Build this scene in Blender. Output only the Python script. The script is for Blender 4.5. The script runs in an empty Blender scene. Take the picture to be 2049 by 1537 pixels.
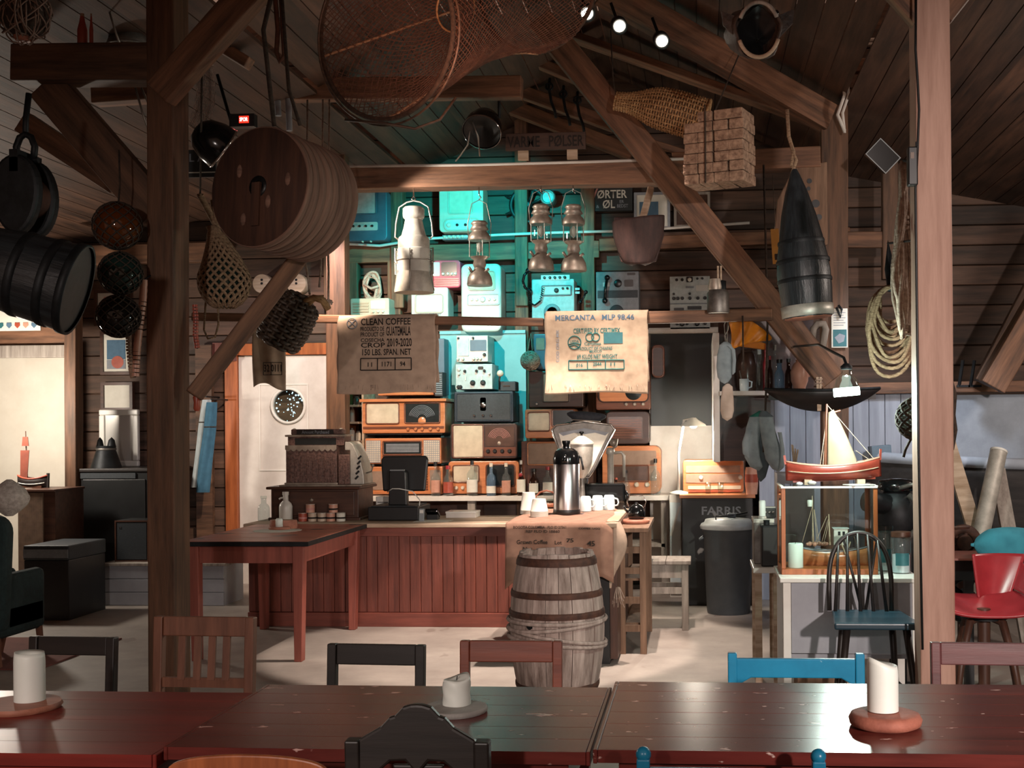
import bpy, math, random
from mathutils import Vector, Matrix, noise as mnoise
# ---------------------------------------------------------------- camera, world, lights
R = random.Random(11)
S = bpy.context.scene
COL = S.collection
PI = math.pi
F, PX, PY, CAMH = 2400.0, 1220.0, 850.0, 1.55
YAW, ROLL = math.atan(180 / F), math.radians(-0.45)
cd = bpy.data.cameras.new('camera')
cam = bpy.data.objects.new('camera', cd); COL.objects.link(cam)
cd.sensor_fit = 'HORIZONTAL'; cd.sensor_width = 36.0
cd.lens = F / 2049 * 36.0
cd.shift_x = -(PX - 1024.5) / 2049
cd.shift_y = (PY - 768.5) / 2049
CM = Matrix.Rotation(YAW, 3, 'Z') @ Matrix.Rotation(PI / 2, 3, 'X') @ Matrix.Rotation(ROLL, 3, 'Z')
cam.matrix_world = Matrix.Translation((0, 0, CAMH)) @ CM.to_4x4()
cd.clip_start = 0.05; cd.clip_end = 60
S.camera = cam
vs = S.view_settings
vs.view_transform = 'Standard'; vs.look = 'None'; vs.gamma = 1.0; vs.use_curve_mapping = False
vs.exposure = 0.0

def W(px, py, D):
    """the point of the room seen at pixel (px, py) whose distance along the room is D"""
    d = CM @ Vector(((px - PX) / F, -(py - PY) / F, -1.0))
    return Vector((0, 0, CAMH)) + d * (D / d.y)
def WZ(px, py, z):
    d = CM @ Vector(((px - PX) / F, -(py - PY) / F, -1.0))
    return Vector((0, 0, CAMH)) + d * ((z - CAMH) / d.z)

def lin(c):
    if isinstance(c, str):
        c = [int(c[i:i + 2], 16) / 255 for i in (0, 2, 4)]
        return tuple(x / 12.92 if x <= .04045 else ((x + .055) / 1.055) ** 2.4 for x in c)
    return tuple(c)
world = bpy.data.worlds.new('world'); S.world = world; world.use_nodes = True
bg = world.node_tree.nodes['Background']
bg.inputs[0].default_value = (*lin('c49a84'), 1); bg.inputs[1].default_value = 0.42

def light(kind, name, loc, power, col, target=None, size=.05, angle=60, blend=.5, sy=None):
    l = bpy.data.lights.new(name, kind); o = bpy.data.objects.new(name, l); COL.objects.link(o)
    l.energy = power; l.color = lin(col); o.location = loc
    if kind == 'SPOT':
        l.spot_size = math.radians(angle); l.spot_blend = blend; l.shadow_soft_size = size
    elif kind == 'POINT': l.shadow_soft_size = size
    elif kind == 'AREA':
        l.size = size
        if sy: l.shape = 'RECTANGLE'; l.size_y = sy
    if target is not None:
        o.rotation_euler = (Vector(target) - Vector(loc)).to_track_quat('-Z', 'Y').to_euler()
    return o
light('SPOT', 'teal_spot', W(965, 352, 9.75), 380, '10c4c8', W(970, 575, 11.6), .04, 84, .5)
light('SPOT', 'warm_spot', W(632, 366, 8.25), 560, 'ffe4cc', W(775, 815, 11.0), .03, 62, .45)
light('SPOT', 'lantern_spot', W(706, 398, 8.72), 75, 'fff0e0', W(900, 440, 9.15), .03, 70, .5)
light('SPOT', 'door_spot', W(640, 420, 9.6), 120, 'ece6f4', W(600, 760, 11.5), .04, 60, .6)
SPOTS = [(1175, 28, 8.0), (1240, 53, 8.1), (1325, 83, 8.2)]
SPT = [(W(1185, 725, 8.9), 34, .5, 440), (W(1000, 1250, 8.2), 40, .2, 900), (W(1180, 1020, 8.2), 44, .3, 640)]
for (a, b, c), (t, an, bl, pw) in zip(SPOTS, SPT):
    light('SPOT', 'bar_spot', W(a - 6, b + 16, c - .25), pw, 'ffeadb', t, .03, an, bl)
light('POINT', 'desk_lamp_bulb', W(1387, 876, 10.24), 40, 'fff4e0', size=.04)
light('POINT', 'tube_light', W(1694, 794, 6.15), 58, 'e6fff4', size=.05)
light('POINT', 'left_room_lamp', W(-30, 800, 9.9), 110, 'fff2e2', size=.12)
light('SPOT', 'hall_fill', (2.4, -1.7, 2.4), 1700, 'ffeee6', (1.5, 5.6, .9), .1, 50, .8)  # unseen fill added behind the camera for the right post and candles
light('SPOT', 'hall_fill', (-1.4, -1.7, 2.3), 420, 'fff0e8', (-1.9, 5.2, .7), .1, 50, .8)  # weaker unseen fill, added behind the camera for the left side
light('POINT', 'aisle_fill', (3.4, 7.6, 2.9), 110, 'ffeee0', size=.2)  # unseen fill brightening the grey wall at the far right
light('SPOT', 'aisle_fill', (1.9, 8.3, 3.0), 170, 'eef4ff', (1.3, 10.6, 1.0), .15, 62, .5)  # second fill, added to brighten the grey plank wall
light('SPOT', 'roof_lamp', (-1.2, 5.6, 3.3), 40, 'ffb494', (-.9, 7.6, 4.6), .15, 120, .8)

# ---------------------------------------------------------------- materials
M = {}
def mk(name):
    m = bpy.data.materials.new(name); m.use_nodes = True; M[name] = m
    nt = m.node_tree; return m, nt, nt.nodes['Principled BSDF'], nt.links
def mat(name, c1, c2=None, rough=.6, metal=0., scale=8., stretch=(1, 1, 1), bump=.0, plank=None, detail=5., coat=0., lo=.3, hi=.7, pvar=.45, spots=None, coord='Object'):
    """a noise-varied surface; stretch runs the grain, plank=(axis, width) varies whole boards"""
    m, nt, p, ln = mk(name); N = nt.nodes.new
    c1 = lin(c1); c2 = lin(c2) if c2 else tuple(x * .72 for x in c1)
    tc = N('ShaderNodeTexCoord'); mp = N('ShaderNodeMapping'); mp.inputs['Scale'].default_value = [s * scale for s in stretch]
    ln.new(tc.outputs[coord], mp.inputs[0]); vec = mp.outputs[0]
    if plank:
        sx = N('ShaderNodeSeparateXYZ'); ln.new(tc.outputs[coord], sx.inputs[0])
        dv = N('ShaderNodeMath'); dv.operation = 'DIVIDE'; dv.inputs[1].default_value = plank[1]; ln.new(sx.outputs[plank[0]], dv.inputs[0])
        fl = N('ShaderNodeMath'); fl.operation = 'FLOOR'; ln.new(dv.outputs[0], fl.inputs[0])
        wn = N('ShaderNodeTexWhiteNoise'); wn.noise_dimensions = '1D'; ln.new(fl.outputs[0], wn.inputs['W'])
        va = N('ShaderNodeVectorMath'); va.operation = 'MULTIPLY_ADD'; va.inputs[1].default_value = (9, 9, 9)
        ln.new(wn.outputs['Color'], va.inputs[0]); ln.new(vec, va.inputs[2]); vec = va.outputs[0]
    nz = N('ShaderNodeTexNoise'); nz.inputs['Scale'].default_value = 1; nz.inputs['Detail'].default_value = detail; nz.inputs['Roughness'].default_value = .65
    ln.new(vec, nz.inputs['Vector'])
    rp = N('ShaderNodeValToRGB'); e = rp.color_ramp.elements
    e[0].position = lo; e[0].color = (*c2, 1); e[1].position = hi; e[1].color = (*c1, 1)
    ln.new(nz.outputs[0], rp.inputs[0]); out = rp.outputs[0]
    if plank:
        mr = N('ShaderNodeMapRange'); mr.inputs['To Min'].default_value = 1 - pvar; mr.inputs['To Max'].default_value = 1 + pvar * .4
        ln.new(wn.outputs['Value'], mr.inputs[0])
        mx = N('ShaderNodeVectorMath'); mx.operation = 'SCALE'; ln.new(out, mx.inputs[0]); ln.new(mr.outputs[0], mx.inputs['Scale']); out = mx.outputs[0]
    if spots:   # (colour, scale, threshold): worn flecks
        n2 = N('ShaderNodeTexNoise'); n2.inputs['Scale'].default_value = spots[1]; n2.inputs['Detail'].default_value = 3
        ma = N('ShaderNodeMapping'); ma.inputs['Scale'].default_value = spots[3] if len(spots) > 3 else (1, 1, 1)
        ln.new(tc.outputs[coord], ma.inputs[0]); ln.new(ma.outputs[0], n2.inputs['Vector'])
        r2 = N('ShaderNodeValToRGB'); r2.color_ramp.elements[0].position = spots[2]; r2.color_ramp.elements[1].position = min(1, spots[2] + .03)
        ln.new(n2.outputs[0], r2.inputs[0])
        m2 = N('ShaderNodeMix'); m2.data_type = 'RGBA'; ln.new(r2.outputs[0], m2.inputs[0]); ln.new(out, m2.inputs[6]); m2.inputs[7].default_value = (*lin(spots[0]), 1)
        out = m2.outputs[2]
    ln.new(out, p.inputs['Base Color'])
    p.inputs['Roughness'].default_value = rough; p.inputs['Metallic'].default_value = metal
    if coat: p.inputs['Coat Weight'].default_value = coat; p.inputs['Coat Roughness'].default_value = .15
    if bump:
        b = N('ShaderNodeBump'); b.inputs['Strength'].default_value = bump; b.inputs['Distance'].default_value = .01
        ln.new(nz.outputs[0], b.inputs['Height']); ln.new(b.outputs[0], p.inputs['Normal'])
    return m
def wood(name, c1, c2, ax=0, scale=3., rough=.65, bump=.25, **k):
    st = [9, 9, 9]; st[ax] = .8
    return mat(name, c1, c2, rough=rough, scale=scale, stretch=st, bump=bump, **k)
def glow(name, col, s):
    m, nt, p, ln = mk(name); p.inputs['Base Color'].default_value = (*lin(col), 1)
    p.inputs['Emission Color'].default_value = (*lin(col), 1); p.inputs['Emission Strength'].default_value = s; return m
def glass(name, col='ffffff', refl=.10, rough=.02, thick=0.):
    """clear see-through glass: tinted transmission with a fresnel-weighted gloss; thick adds body colour"""
    m, nt, p, ln = mk(name); N = nt.nodes.new
    t = N('ShaderNodeBsdfTransparent'); t.inputs[0].default_value = (*lin(col), 1)
    g = N('ShaderNodeBsdfGlossy'); g.inputs['Roughness'].default_value = rough
    lw = N('ShaderNodeFresnel'); lw.inputs[0].default_value = 1.45
    ad = N('ShaderNodeMath'); ad.operation = 'MULTIPLY_ADD'; ad.inputs[1].default_value = 1.0; ad.inputs[2].default_value = refl * .3
    ge = N('ShaderNodeNewGeometry'); iv = N('ShaderNodeMath'); iv.operation = 'SUBTRACT'; iv.inputs[0].default_value = 1; ln.new(ge.outputs['Backfacing'], iv.inputs[1])
    ml = N('ShaderNodeMath'); ml.operation = 'MULTIPLY'; ln.new(lw.outputs[0], ml.inputs[0]); ln.new(iv.outputs[0], ml.inputs[1]); ln.new(ml.outputs[0], ad.inputs[0])
    mx = N('ShaderNodeMixShader'); ln.new(ad.outputs[0], mx.inputs[0]); ln.new(t.outputs[0], mx.inputs[1]); ln.new(g.outputs[0], mx.inputs[2])
    out = mx.outputs[0]
    if thick:
        d = N('ShaderNodeBsdfDiffuse'); d.inputs[0].default_value = (*lin(col), 1)
        m2 = N('ShaderNodeMixShader'); m2.inputs[0].default_value = thick; ln.new(out, m2.inputs[1]); ln.new(d.outputs[0], m2.inputs[2]); out = m2.outputs[0]
    ln.new(out, nt.nodes['Material Output'].inputs[0]); return m
def woven(name, c1, c2, scale, rough=.9, ratio=1.):
    """coarse cloth: two crossed thread waves"""
    m, nt, p, ln = mk(name); N = nt.nodes.new
    tc = N('ShaderNodeTexCoord'); ws = []
    for ax in ('X', 'Z'):
        w = N('ShaderNodeTexWave'); w.bands_direction = ax; w.inputs['Scale'].default_value = scale * (ratio if ax == 'Z' else 1); w.inputs['Distortion'].default_value = 1.2
        w.inputs['Detail Scale'].default_value = 2.; ln.new(tc.outputs['Object'], w.inputs['Vector']); ws.append(w)
    ad = N('ShaderNodeMath'); ad.operation = 'ADD'; ln.new(ws[0].outputs[1], ad.inputs[0]); ln.new(ws[1].outputs[1], ad.inputs[1])
    nz = N('ShaderNodeTexNoise'); nz.inputs['Scale'].default_value = 14; nz.inputs['Detail'].default_value = 4; ln.new(tc.outputs['Object'], nz.inputs['Vector'])
    a2 = N('ShaderNodeMath'); a2.operation = 'MULTIPLY_ADD'; a2.inputs[1].default_value = .35; ln.new(ad.outputs[0], a2.inputs[0]); ln.new(nz.outputs[0], a2.inputs[2])
    rp = N('ShaderNodeValToRGB'); e = rp.color_ramp.elements; e[0].position = .35; e[0].color = (*lin(c2), 1); e[1].position = 1.; e[1].color = (*lin(c1), 1)
    ln.new(a2.outputs[0], rp.inputs[0]); ln.new(rp.outputs[0], p.inputs['Base Color']); p.inputs['Roughness'].default_value = rough
    b = N('ShaderNodeBump'); b.inputs['Strength'].default_value = .35; b.inputs['Distance'].default_value = .006; ln.new(a2.outputs[0], b.inputs['Height']); ln.new(b.outputs[0], p.inputs['Normal'])
    return m
# timber
wood('beam', '8e6449', '402c1f', scale=2.2)
wood('beam_dark', '75553f', '33241a', scale=2.2)
wood('post_pale', 'c6a08e', '96705f', 0, scale=2.4, lo=.2, hi=.8, spots=('7a4433', 5, .72, (.45, 1, 1)))
wood('post_dark', '745038', '3c2818', 0, scale=2.2)
wood('boards', '6a4e3e', '33261c', 0, scale=1.6, plank=(2, .19), pvar=.5)
wood('boards_roof', '634534', '302118', 1, scale=1.6, plank=(0, .154), pvar=.4)
wood('boards_red', '86483a', '5c2f26', 2, scale=2.4, plank=(0, .1), pvar=.18, rough=.5)
wood('red_paint', '8a4a3c', '62322a', 0, scale=2, rough=.45, bump=.1)
wood('red_legs', 'a05648', '7c4136', 2, scale=2, rough=.5, bump=.1)
wood('table_left', '8c2f28', '66221d', 0, scale=1.6, rough=.34, bump=.03, spots=('a5655a', 40, .74, (.3, 1, 1)))
wood('table_mid', '74302a', '4c1c18', 0, scale=1.6, rough=.27, bump=.03, spots=('c9a39a', 34, .69, (.35, 1, 1)))
wood('table_right', '74302a', '4c1e1a', 0, scale=1.6, rough=.25, bump=.03, spots=('d8bcb2', 34, .68, (.5, 1, 1)))
wood('orange_wood', 'b86a3c', '7d4020', 2, scale=2, rough=.4, bump=.08)
wood('radio_orange', 'd28a5c', 'a8623a', 0, scale=2.5, rough=.3, bump=.03, coat=.3)
wood('radio_brown', '7a4630', '4c2819', 0, scale=2.5, rough=.35, bump=.03, coat=.3)
wood('radio_dark', '4a3028', '2b1b17', 0, scale=2.5, rough=.4, bump=.03)
wood('walnut', '58382a', '352018', 0, scale=2.5, rough=.4, bump=.05)
wood('walnut_v', '58382a', '352018', 2, scale=2.5, rough=.45, bump=.05)
wood('chair_black', '2a2320', '181412', 0, scale=2, rough=.45, bump=.05, spots=('7a5648', 60, .78))
wood('chair_brown', '8a5a44', '5c392a', 2, scale=2, rough=.5, bump=.08)
wood('chair_redbrown', '80422f', '582a1e', 0, scale=2, rough=.4, bump=.08)
wood('chair_purple', '6e4040', '4a2a2a', 0, scale=2, rough=.4, bump=.08, spots=('a98078', 30, .74))
wood('stave', 'b5a298', '66544b', 2, scale=2.4, rough=.8, bump=.4)
wood('stave_black', '2e3336', '141619', 2, scale=3, rough=.38, bump=.6)
wood('drum_face', '5e3d2c', '33201a', 0, scale=1.6, rough=.8, bump=.3)
wood('drum_side', '9a7664', '4e382f', 1, scale=2., rough=.85, bump=.5)
wood('old_grey_wood', 'a39a90', '6e645c', 2, scale=2.4, rough=.8, bump=.2)
wood('pale_wood', 'c8b29c', '93795f', 0, scale=2.4, rough=.7, bump=.1)
wood('crate_wood', '8f6f58', '5a4231', 2, scale=2.4, rough=.75, bump=.15)
wood('oak_disc', 'b87a62', '8a5341', 0, scale=3, rough=.6, bump=.2)
wood('hull_red', '9a3f30', '6c281f', 0, scale=3, rough=.35, bump=.03)
wood('hull_black', '2a211f', '171312', 0, scale=3, rough=.5, bump=.05)
wood('hull_planks', '34302e', '191817', 0, scale=1.8, rough=.7, bump=.2, plank=(2, .12), pvar=.3)
wood('sign_wood', '574034', '30221c', 0, scale=2.2)
# walls, floor
mat('concrete', 'a79d94', '7f766f', rough=.55, scale=2.2, bump=.08, detail=8, lo=.25, hi=.75, spots=('7f746c', 3.2, .68, (1, .5, 1)))
mat('plaster', 'e4ddce', 'd6cdbd', rough=.85, scale=3)
wood('grey_plank', 'a4abb8', '868d9a', 2, scale=1.4, rough=.65, bump=.06)
mat('grey_wall', 'a9b2bd', '858d98', rough=.8, scale=2.5, bump=.08)
mat('white_paint', 'd9d4cc', 'c4bdb4', rough=.5, scale=4, bump=.02)
mat('white_gloss', 'e3e1da', 'd4d1c8', rough=.3, scale=4)
mat('grey_paint', '9c9ea4', '8a8c93', rough=.55, scale=4)
mat('blackboard', '2b2f31', '23282a', rough=.55, scale=3)
# metals
mat('steel', 'c9c4c4', 'a8a2a2', rough=.28, metal=1, scale=30, stretch=(1, 1, .05))
mat('chrome', 'dddddd', 'c8c8c8', rough=.12, metal=1, scale=6)
mat('brass', 'b5a899', '7c7066', rough=.42, metal=.45, scale=9, bump=.05)
mat('old_metal', '8f8a84', '57524d', rough=.5, metal=.7, scale=9, bump=.05)
mat('galvanised', 'cfcabf', '9f9a90', rough=.45, metal=.35, scale=10)
mat('iron', '24272a', '121415', rough=.55, metal=.5, scale=14, bump=.15)
mat('rusty', '5c3a2c', '32201a', rough=.75, metal=.3, scale=18, bump=.2)
mat('register_metal', '86655b', '4a3630', rough=.5, metal=.15, scale=55, bump=.5, detail=3)
mat('wire', 'b7b2aa', '8b867f', rough=.4, metal=.8, scale=9)
# plastics, paints
mat('black_plastic', '17191a', '101112', rough=.4, scale=9)
mat('black_gloss', '0f1112', '0a0b0c', rough=.15, scale=9)
mat('grey_plastic', '8d9294', '7b8083', rough=.45, scale=9)
mat('dark_case', '2d3338', '23282c', rough=.6, scale=60, bump=.1)
mat('navy_case', '2a3440', '1f2831', rough=.55, scale=70, bump=.12)
mat('cream', 'c9beab', 'b9ac98', rough=.4, scale=7)
mat('off_white', 'c4c2ba', 'b5b2a8', rough=.45, scale=7)
mat('pale_panel', 'b9bfbd', '9da3a1', rough=.5, scale=20)
mat('grey_panel', '7d8286', '63686c', rough=.5, scale=20)
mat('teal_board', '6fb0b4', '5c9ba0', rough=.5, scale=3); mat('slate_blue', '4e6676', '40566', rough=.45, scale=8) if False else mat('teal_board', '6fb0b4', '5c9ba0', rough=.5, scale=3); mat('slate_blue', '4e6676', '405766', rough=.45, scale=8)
mat('red_plastic', 'a83238', '8e272d', rough=.3, scale=6)
mat('pink_red', 'c4485c', 'b03a4e', rough=.45, scale=8)
mat('blue_paint', '1f86ad', '166f93', rough=.3, scale=5, spots=('9fc4cf', 28, .74))
mat('green_paint', '2f7566', '245b50', rough=.5, scale=6)
mat('dark_green', '26393a', '1a2829', rough=.9, scale=30, bump=.3)
mat('knob_dark', '1d1c1c', '121212', rough=.35, scale=9)
mat('knob_pale', 'd8cdbb', 'c6b9a5', rough=.35, scale=9)
mat('dial_dark', '262b2c', '1b2021', rough=.2, scale=9)
mat('dial_brown', '5a4238', '45322a', rough=.25, scale=14)
mat('ink_black', '2d2622', '211b18', rough=.9, scale=20)
mat('ink_green', '2f6f6c', '24605e', rough=.9, scale=20)
mat('ink_blue', '58758c', '4a667c', rough=.9, scale=20)
mat('ink_white', 'd9d6cc', 'c9c6bb', rough=.8, scale=20)
mat('ink_pink', 'c98f88', 'b87f78', rough=.8, scale=20)
mat('ink_grey', '8f939a', '7f838a', rough=.8, scale=20)
mat('paper', 'dcd8cc', 'cfcabd', rough=.85, scale=12)
mat('leaflet_teal', '2f6a70', '245a60', rough=.6, scale=12)
mat('orange_oilskin', 'e08a1f', 'c26f12', rough=.4, scale=8, bump=.1)
mat('cork', 'b3937a', '6b5040', rough=.9, scale=28, bump=.7, detail=3)
mat('wax', 'f2f7f1', 'e8efe6', rough=.45, scale=6)
mat('stone', 'a9a7a2', '8a8884', rough=.8, scale=16, bump=.2)
mat('clay', 'b5705c', '8a4f40', rough=.7, scale=16, bump=.35)
mat('porcelain', 'd6e2e4', 'c6d4d8', rough=.2, scale=5)
mat('paper_cup', 'e4e1d6', 'd6d2c6', rough=.7, scale=6)
mat('tin_paint', 'cdb9a4', 'b09a86', rough=.4, scale=12)
mat('tin_red', 'b0543f', '93402f', rough=.4, scale=12)
mat('tin_pink', 'cf9c86', 'b88470', rough=.4, scale=12)
mat('bin_plastic', '53585c', '43484c', rough=.5, scale=5, bump=.05)
mat('bin_lid', 'a9adab', '8f9391', rough=.4, scale=6)
mat('fur', 'efe8e0', 'b8ada4', rough=1, scale=40, bump=1.)
mat('leather', '3a3a3c', '1c1d1f', rough=.36, scale=12, bump=.5)
mat('hat_wool', '2e3138', '1e2026', rough=.95, scale=50, bump=.3)
mat('speckle_red', '7a2f28', '4c1c19', rough=.5, scale=4, bump=.1)
mat('sail', 'd9cbb4', 'b8a68e', rough=.9, scale=7)
mat('sail_red', '7a3a28', '5f2c1e', rough=.85, scale=9)
mat('fish_skin', '4a3a30', '1f1815', rough=.5, scale=16, bump=.8, stretch=(1, 3, 1))
mat('scoop_wood', '4a322d', '281b19', rough=.7, scale=6, stretch=(3, 3, .7), bump=.3)
# cloth, rope, cane
woven('burlap', 'c4ad94', '8a7360', 260)
woven('burlap_brown', '9c7662', '694a3d', 260)
woven('burlap_shade', 'c4a994', '8f7868', 260)
woven('wool_grey', '9aa6aa', '5c686c', 200)
woven('wool_dark', '5f6a70', '363e42', 200)
woven('wool_pale', 'd8c4b4', 'a8917f', 200)
woven('blanket', '3f93a5', '25697c', 120)
woven('oilcloth_blue', '3f6d86', '254a5e', 60)
woven('oilcloth_pale', 'b8c2c4', '8e9a9e', 60)
woven('wicker', '7c6350', '30251d', 50)
woven('grille', 'd5c6ae', 'a5957e', 170)
woven('grille_brown', 'a08676', '6d574b', 170)
woven('rug', '7c4a42', '4a2a26', 40)
mat('rope', 'b59678', '6f553f', rough=.95, scale=40, bump=.8, stretch=(1, 1, 3))
mat('rope_pale', 'd3bcab', '94796a', rough=.95, scale=40, bump=.8)
mat('rope_dark', '4a3c31', '241c17', rough=.95, scale=40, bump=.6)
mat('twine', '9c8d7c', '5c5247', rough=.95, scale=40)
mat('net_brown', '644536', '422b22', rough=.95, scale=20)
mat('net_pale', '9c8376', '6a564c', rough=.95, scale=20)
m = M['sail']; nt = m.node_tree; tr = nt.nodes.new('ShaderNodeBsdfTranslucent'); tr.inputs[0].default_value = (*lin('e6d8c0'), 1); mx = nt.nodes.new('ShaderNodeMixShader'); mx.inputs[0].default_value = .45
nt.links.new(nt.nodes['Principled BSDF'].outputs[0], mx.inputs[1]); nt.links.new(tr.outputs[0], mx.inputs[2]); nt.links.new(mx.outputs[0], nt.nodes['Material Output'].inputs[0])
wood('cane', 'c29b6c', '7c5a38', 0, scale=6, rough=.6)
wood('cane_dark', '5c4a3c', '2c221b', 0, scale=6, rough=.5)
# glass, light
glass('clear_glass', 'f0f6f4'); glass('pane', 'f4faf8', .06); glass('bottle_glass', 'eef4f4', .1, thick=.04)
glass('bottle_blue', 'a8c8e0', .14, thick=.15); glass('bottle_dark', '4a2c22', .14, thick=.3); glass('bottle_amber', 'b06a3a', .14, thick=.2)
glass('float_amber', '8a4a1c', .2, thick=.35); glass('float_green', '2c4a44', .25, thick=.4); glass('float_smoke', '2a2a28', .2, thick=.4); glass('float_clear', 'd8e4de', .2, thick=.25)
mat('mirror', 'd5d2cc', 'cfccc6', rough=.2, metal=.4, scale=2)  # pale half-diffuse colour stands in for the reflection of a white wall
glow('bulb', 'fff3df', 14.); glow('tube_bulb', 'dffff2', 16.); glow('led_red', 'ff2a1a', 2.5); glow('star_light', 'bfe8ff', 3.)
glow('led_letters', 'ffe0d8', 3.)
# ---------------------------------------------------------------- mesh helpers
V3 = Vector
def basis(d, up=(0, 0, 1)):
    """matrix whose X axis runs along d and whose Z axis stays near up"""
    x = V3(d).normalized(); up = V3(up)
    if abs(x.dot(up)) > .99: up = V3((0, 1, 0))
    y = up.cross(x).normalized(); z = x.cross(y)
    return Matrix((x, y, z)).transposed().to_4x4()
def TR(x=0, y=0, z=0, rx=0, ry=0, rz=0):
    return Matrix.Translation((x, y, z)) @ Matrix.Rotation(rz, 4, 'Z') @ Matrix.Rotation(ry, 4, 'Y') @ Matrix.Rotation(rx, 4, 'X')
def rrect(w, h, r, n=5, cx=0, cz=0):
    r = min(r, w / 2 - 1e-4, h / 2 - 1e-4); out = []
    for k, (sx, sz) in enumerate(((1, -1), (1, 1), (-1, 1), (-1, -1))):
        for i in range(n + 1):
            a = -PI / 2 + k * PI / 2 + i * PI / 2 / n
            out.append((cx + sx * (w / 2 - r) + r * math.cos(a), cz + sz * (h / 2 - r) + r * math.sin(a)))
    return out
class MB:
    def __init__(s): s.v = []; s.f = []; s.sm = []; s.M = None
    def T(s, M=None): s.M = M; return s
    def add(s, vs, fs, smooth=False):
        o = len(s.v)
        s.v += [s.M @ V3(v) for v in vs] if s.M else [V3(v) for v in vs]
        s.f += [tuple(i + o for i in f) for f in fs]; s.sm += [smooth] * len(fs); return s
    def bx(s, x0, x1, y0, y1, z0, z1):
        return s.add([(x, y, z) for z in (z0, z1) for y in (y0, y1) for x in (x0, x1)],
                     [(0, 2, 3, 1), (4, 5, 7, 6), (0, 1, 5, 4), (2, 6, 7, 3), (0, 4, 6, 2), (1, 3, 7, 5)])
    def box(s, c, d): return s.bx(c[0] - d[0] / 2, c[0] + d[0] / 2, c[1] - d[1] / 2, c[1] + d[1] / 2, c[2] - d[2] / 2, c[2] + d[2] / 2)
    def bar(s, p0, p1, w, h=None, up=(0, 0, 1), w1=None, h1=None):
        """a rectangular bar from p0 to p1"""
        p0, p1 = V3(p0), V3(p1); B = basis(p1 - p0, up).to_3x3(); h = h or w; w1 = w1 or w; h1 = h1 or h
        vs = []
        for p, a, b in ((p0, w, h), (p1, w1, h1)):
            for y, z in ((-1, -1), (1, -1), (1, 1), (-1, 1)): vs.append(p + B @ V3((0, y * a / 2, z * b / 2)))
        return s.add(vs, [(0, 3, 2, 1), (4, 5, 6, 7), (0, 1, 5, 4), (1, 2, 6, 5), (2, 3, 7, 6), (3, 0, 4, 7)])
    def lathe(s, prof, c=(0, 0, 0), n=24, smooth=True, cap=True, sx=1., sy=1., wob=None):
        """profile of (r, z) turned round Z"""
        vs = []; fs = []; k = len(prof)
        for i in range(n):
            a = 2 * PI * i / n
            for j, (r, z) in enumerate(prof):
                q = r * (1 + (wob(a, j) if wob else 0))
                vs.append((c[0] + q * math.cos(a) * sx, c[1] + q * math.sin(a) * sy, c[2] + z))
        for i in range(n):
            i2 = (i + 1) % n
            for j in range(k - 1): fs.append((i * k + j, i2 * k + j, i2 * k + j + 1, i * k + j + 1))
        s.add(vs, fs, smooth)
        if cap:
            for j in (0, k - 1):
                if prof[j][0] > 1e-5:
                    ring = [vs[i * k + j] for i in range(n)]
                    if j == 0: ring.reverse()
                    s.add(ring, [tuple(range(n))])
        return s
    def cyl(s, p0, p1, r0, r1=None, n=12, smooth=True):
        p0, p1 = V3(p0), V3(p1); r1 = r0 if r1 is None else r1; old = s.M
        B = basis(p1 - p0) @ Matrix.Rotation(PI / 2, 4, 'Y'); m = Matrix.Translation(p0) @ B
        s.M = old @ m if old else m; s.lathe([(r0, 0), (r1, (p1 - p0).length)], n=n, smooth=smooth); s.M = old; return s
    def ball(s, c, r, n=16, sx=1., sy=1., sz=1.):
        m = max(5, n // 2)
        return s.lathe([(r * math.sin(PI * j / m) if 0 < j < m else 1e-6, -r * sz * math.cos(PI * j / m)) for j in range(m + 1)], c, n, True, False, sx, sy)
    def tube(s, pts, r, n=6, closed=False, r1=None, smooth=True):
        pts = [V3(p) for p in pts]; k = len(pts); vs = []; fs = []; nrm = None
        for i, p in enumerate(pts):
            a = pts[(i - 1) % k] if closed or i else p; b = pts[(i + 1) % k] if closed or i < k - 1 else p
            t = (b - a)
            t = t.normalized() if t.length > 1e-9 else V3((0, 0, 1))
            if nrm is None:
                nrm = t.cross(V3((0, 0, 1)) if abs(t.z) < .9 else V3((1, 0, 0))).normalized()
            nrm = (nrm - t * nrm.dot(t)); nrm = nrm.normalized() if nrm.length > 1e-6 else t.orthogonal().normalized()
            bn = t.cross(nrm); rr = r if r1 is None else r + (r1 - r) * i / max(1, k - 1)
            for j in range(n):
                q = 2 * PI * j / n; vs.append(p + nrm * (rr * math.cos(q)) + bn * (rr * math.sin(q)))
        for i in range(k if closed else k - 1):
            i2 = (i + 1) % k
            for j in range(n): fs.append((i * n + j, i * n + (j + 1) % n, i2 * n + (j + 1) % n, i2 * n + j))
        if not closed: fs += [tuple(range(n))[::-1], tuple((k - 1) * n + j for j in range(n))]
        return s.add(vs, fs, smooth)
    def prism(s, poly, y0, y1, inset=0.):
        """polygon of (x, z) given anticlockwise as seen from -Y, extruded from y0 (front) to y1"""
        n = len(poly); vs = [(x, y0, z) for x, z in poly] + [(x, y1, z) for x, z in poly]
        return s.add(vs, [tuple(range(n)), tuple(range(2 * n - 1, n - 1, -1))] + [(i, n + i, n + (i + 1) % n, (i + 1) % n) for i in range(n)])
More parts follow.
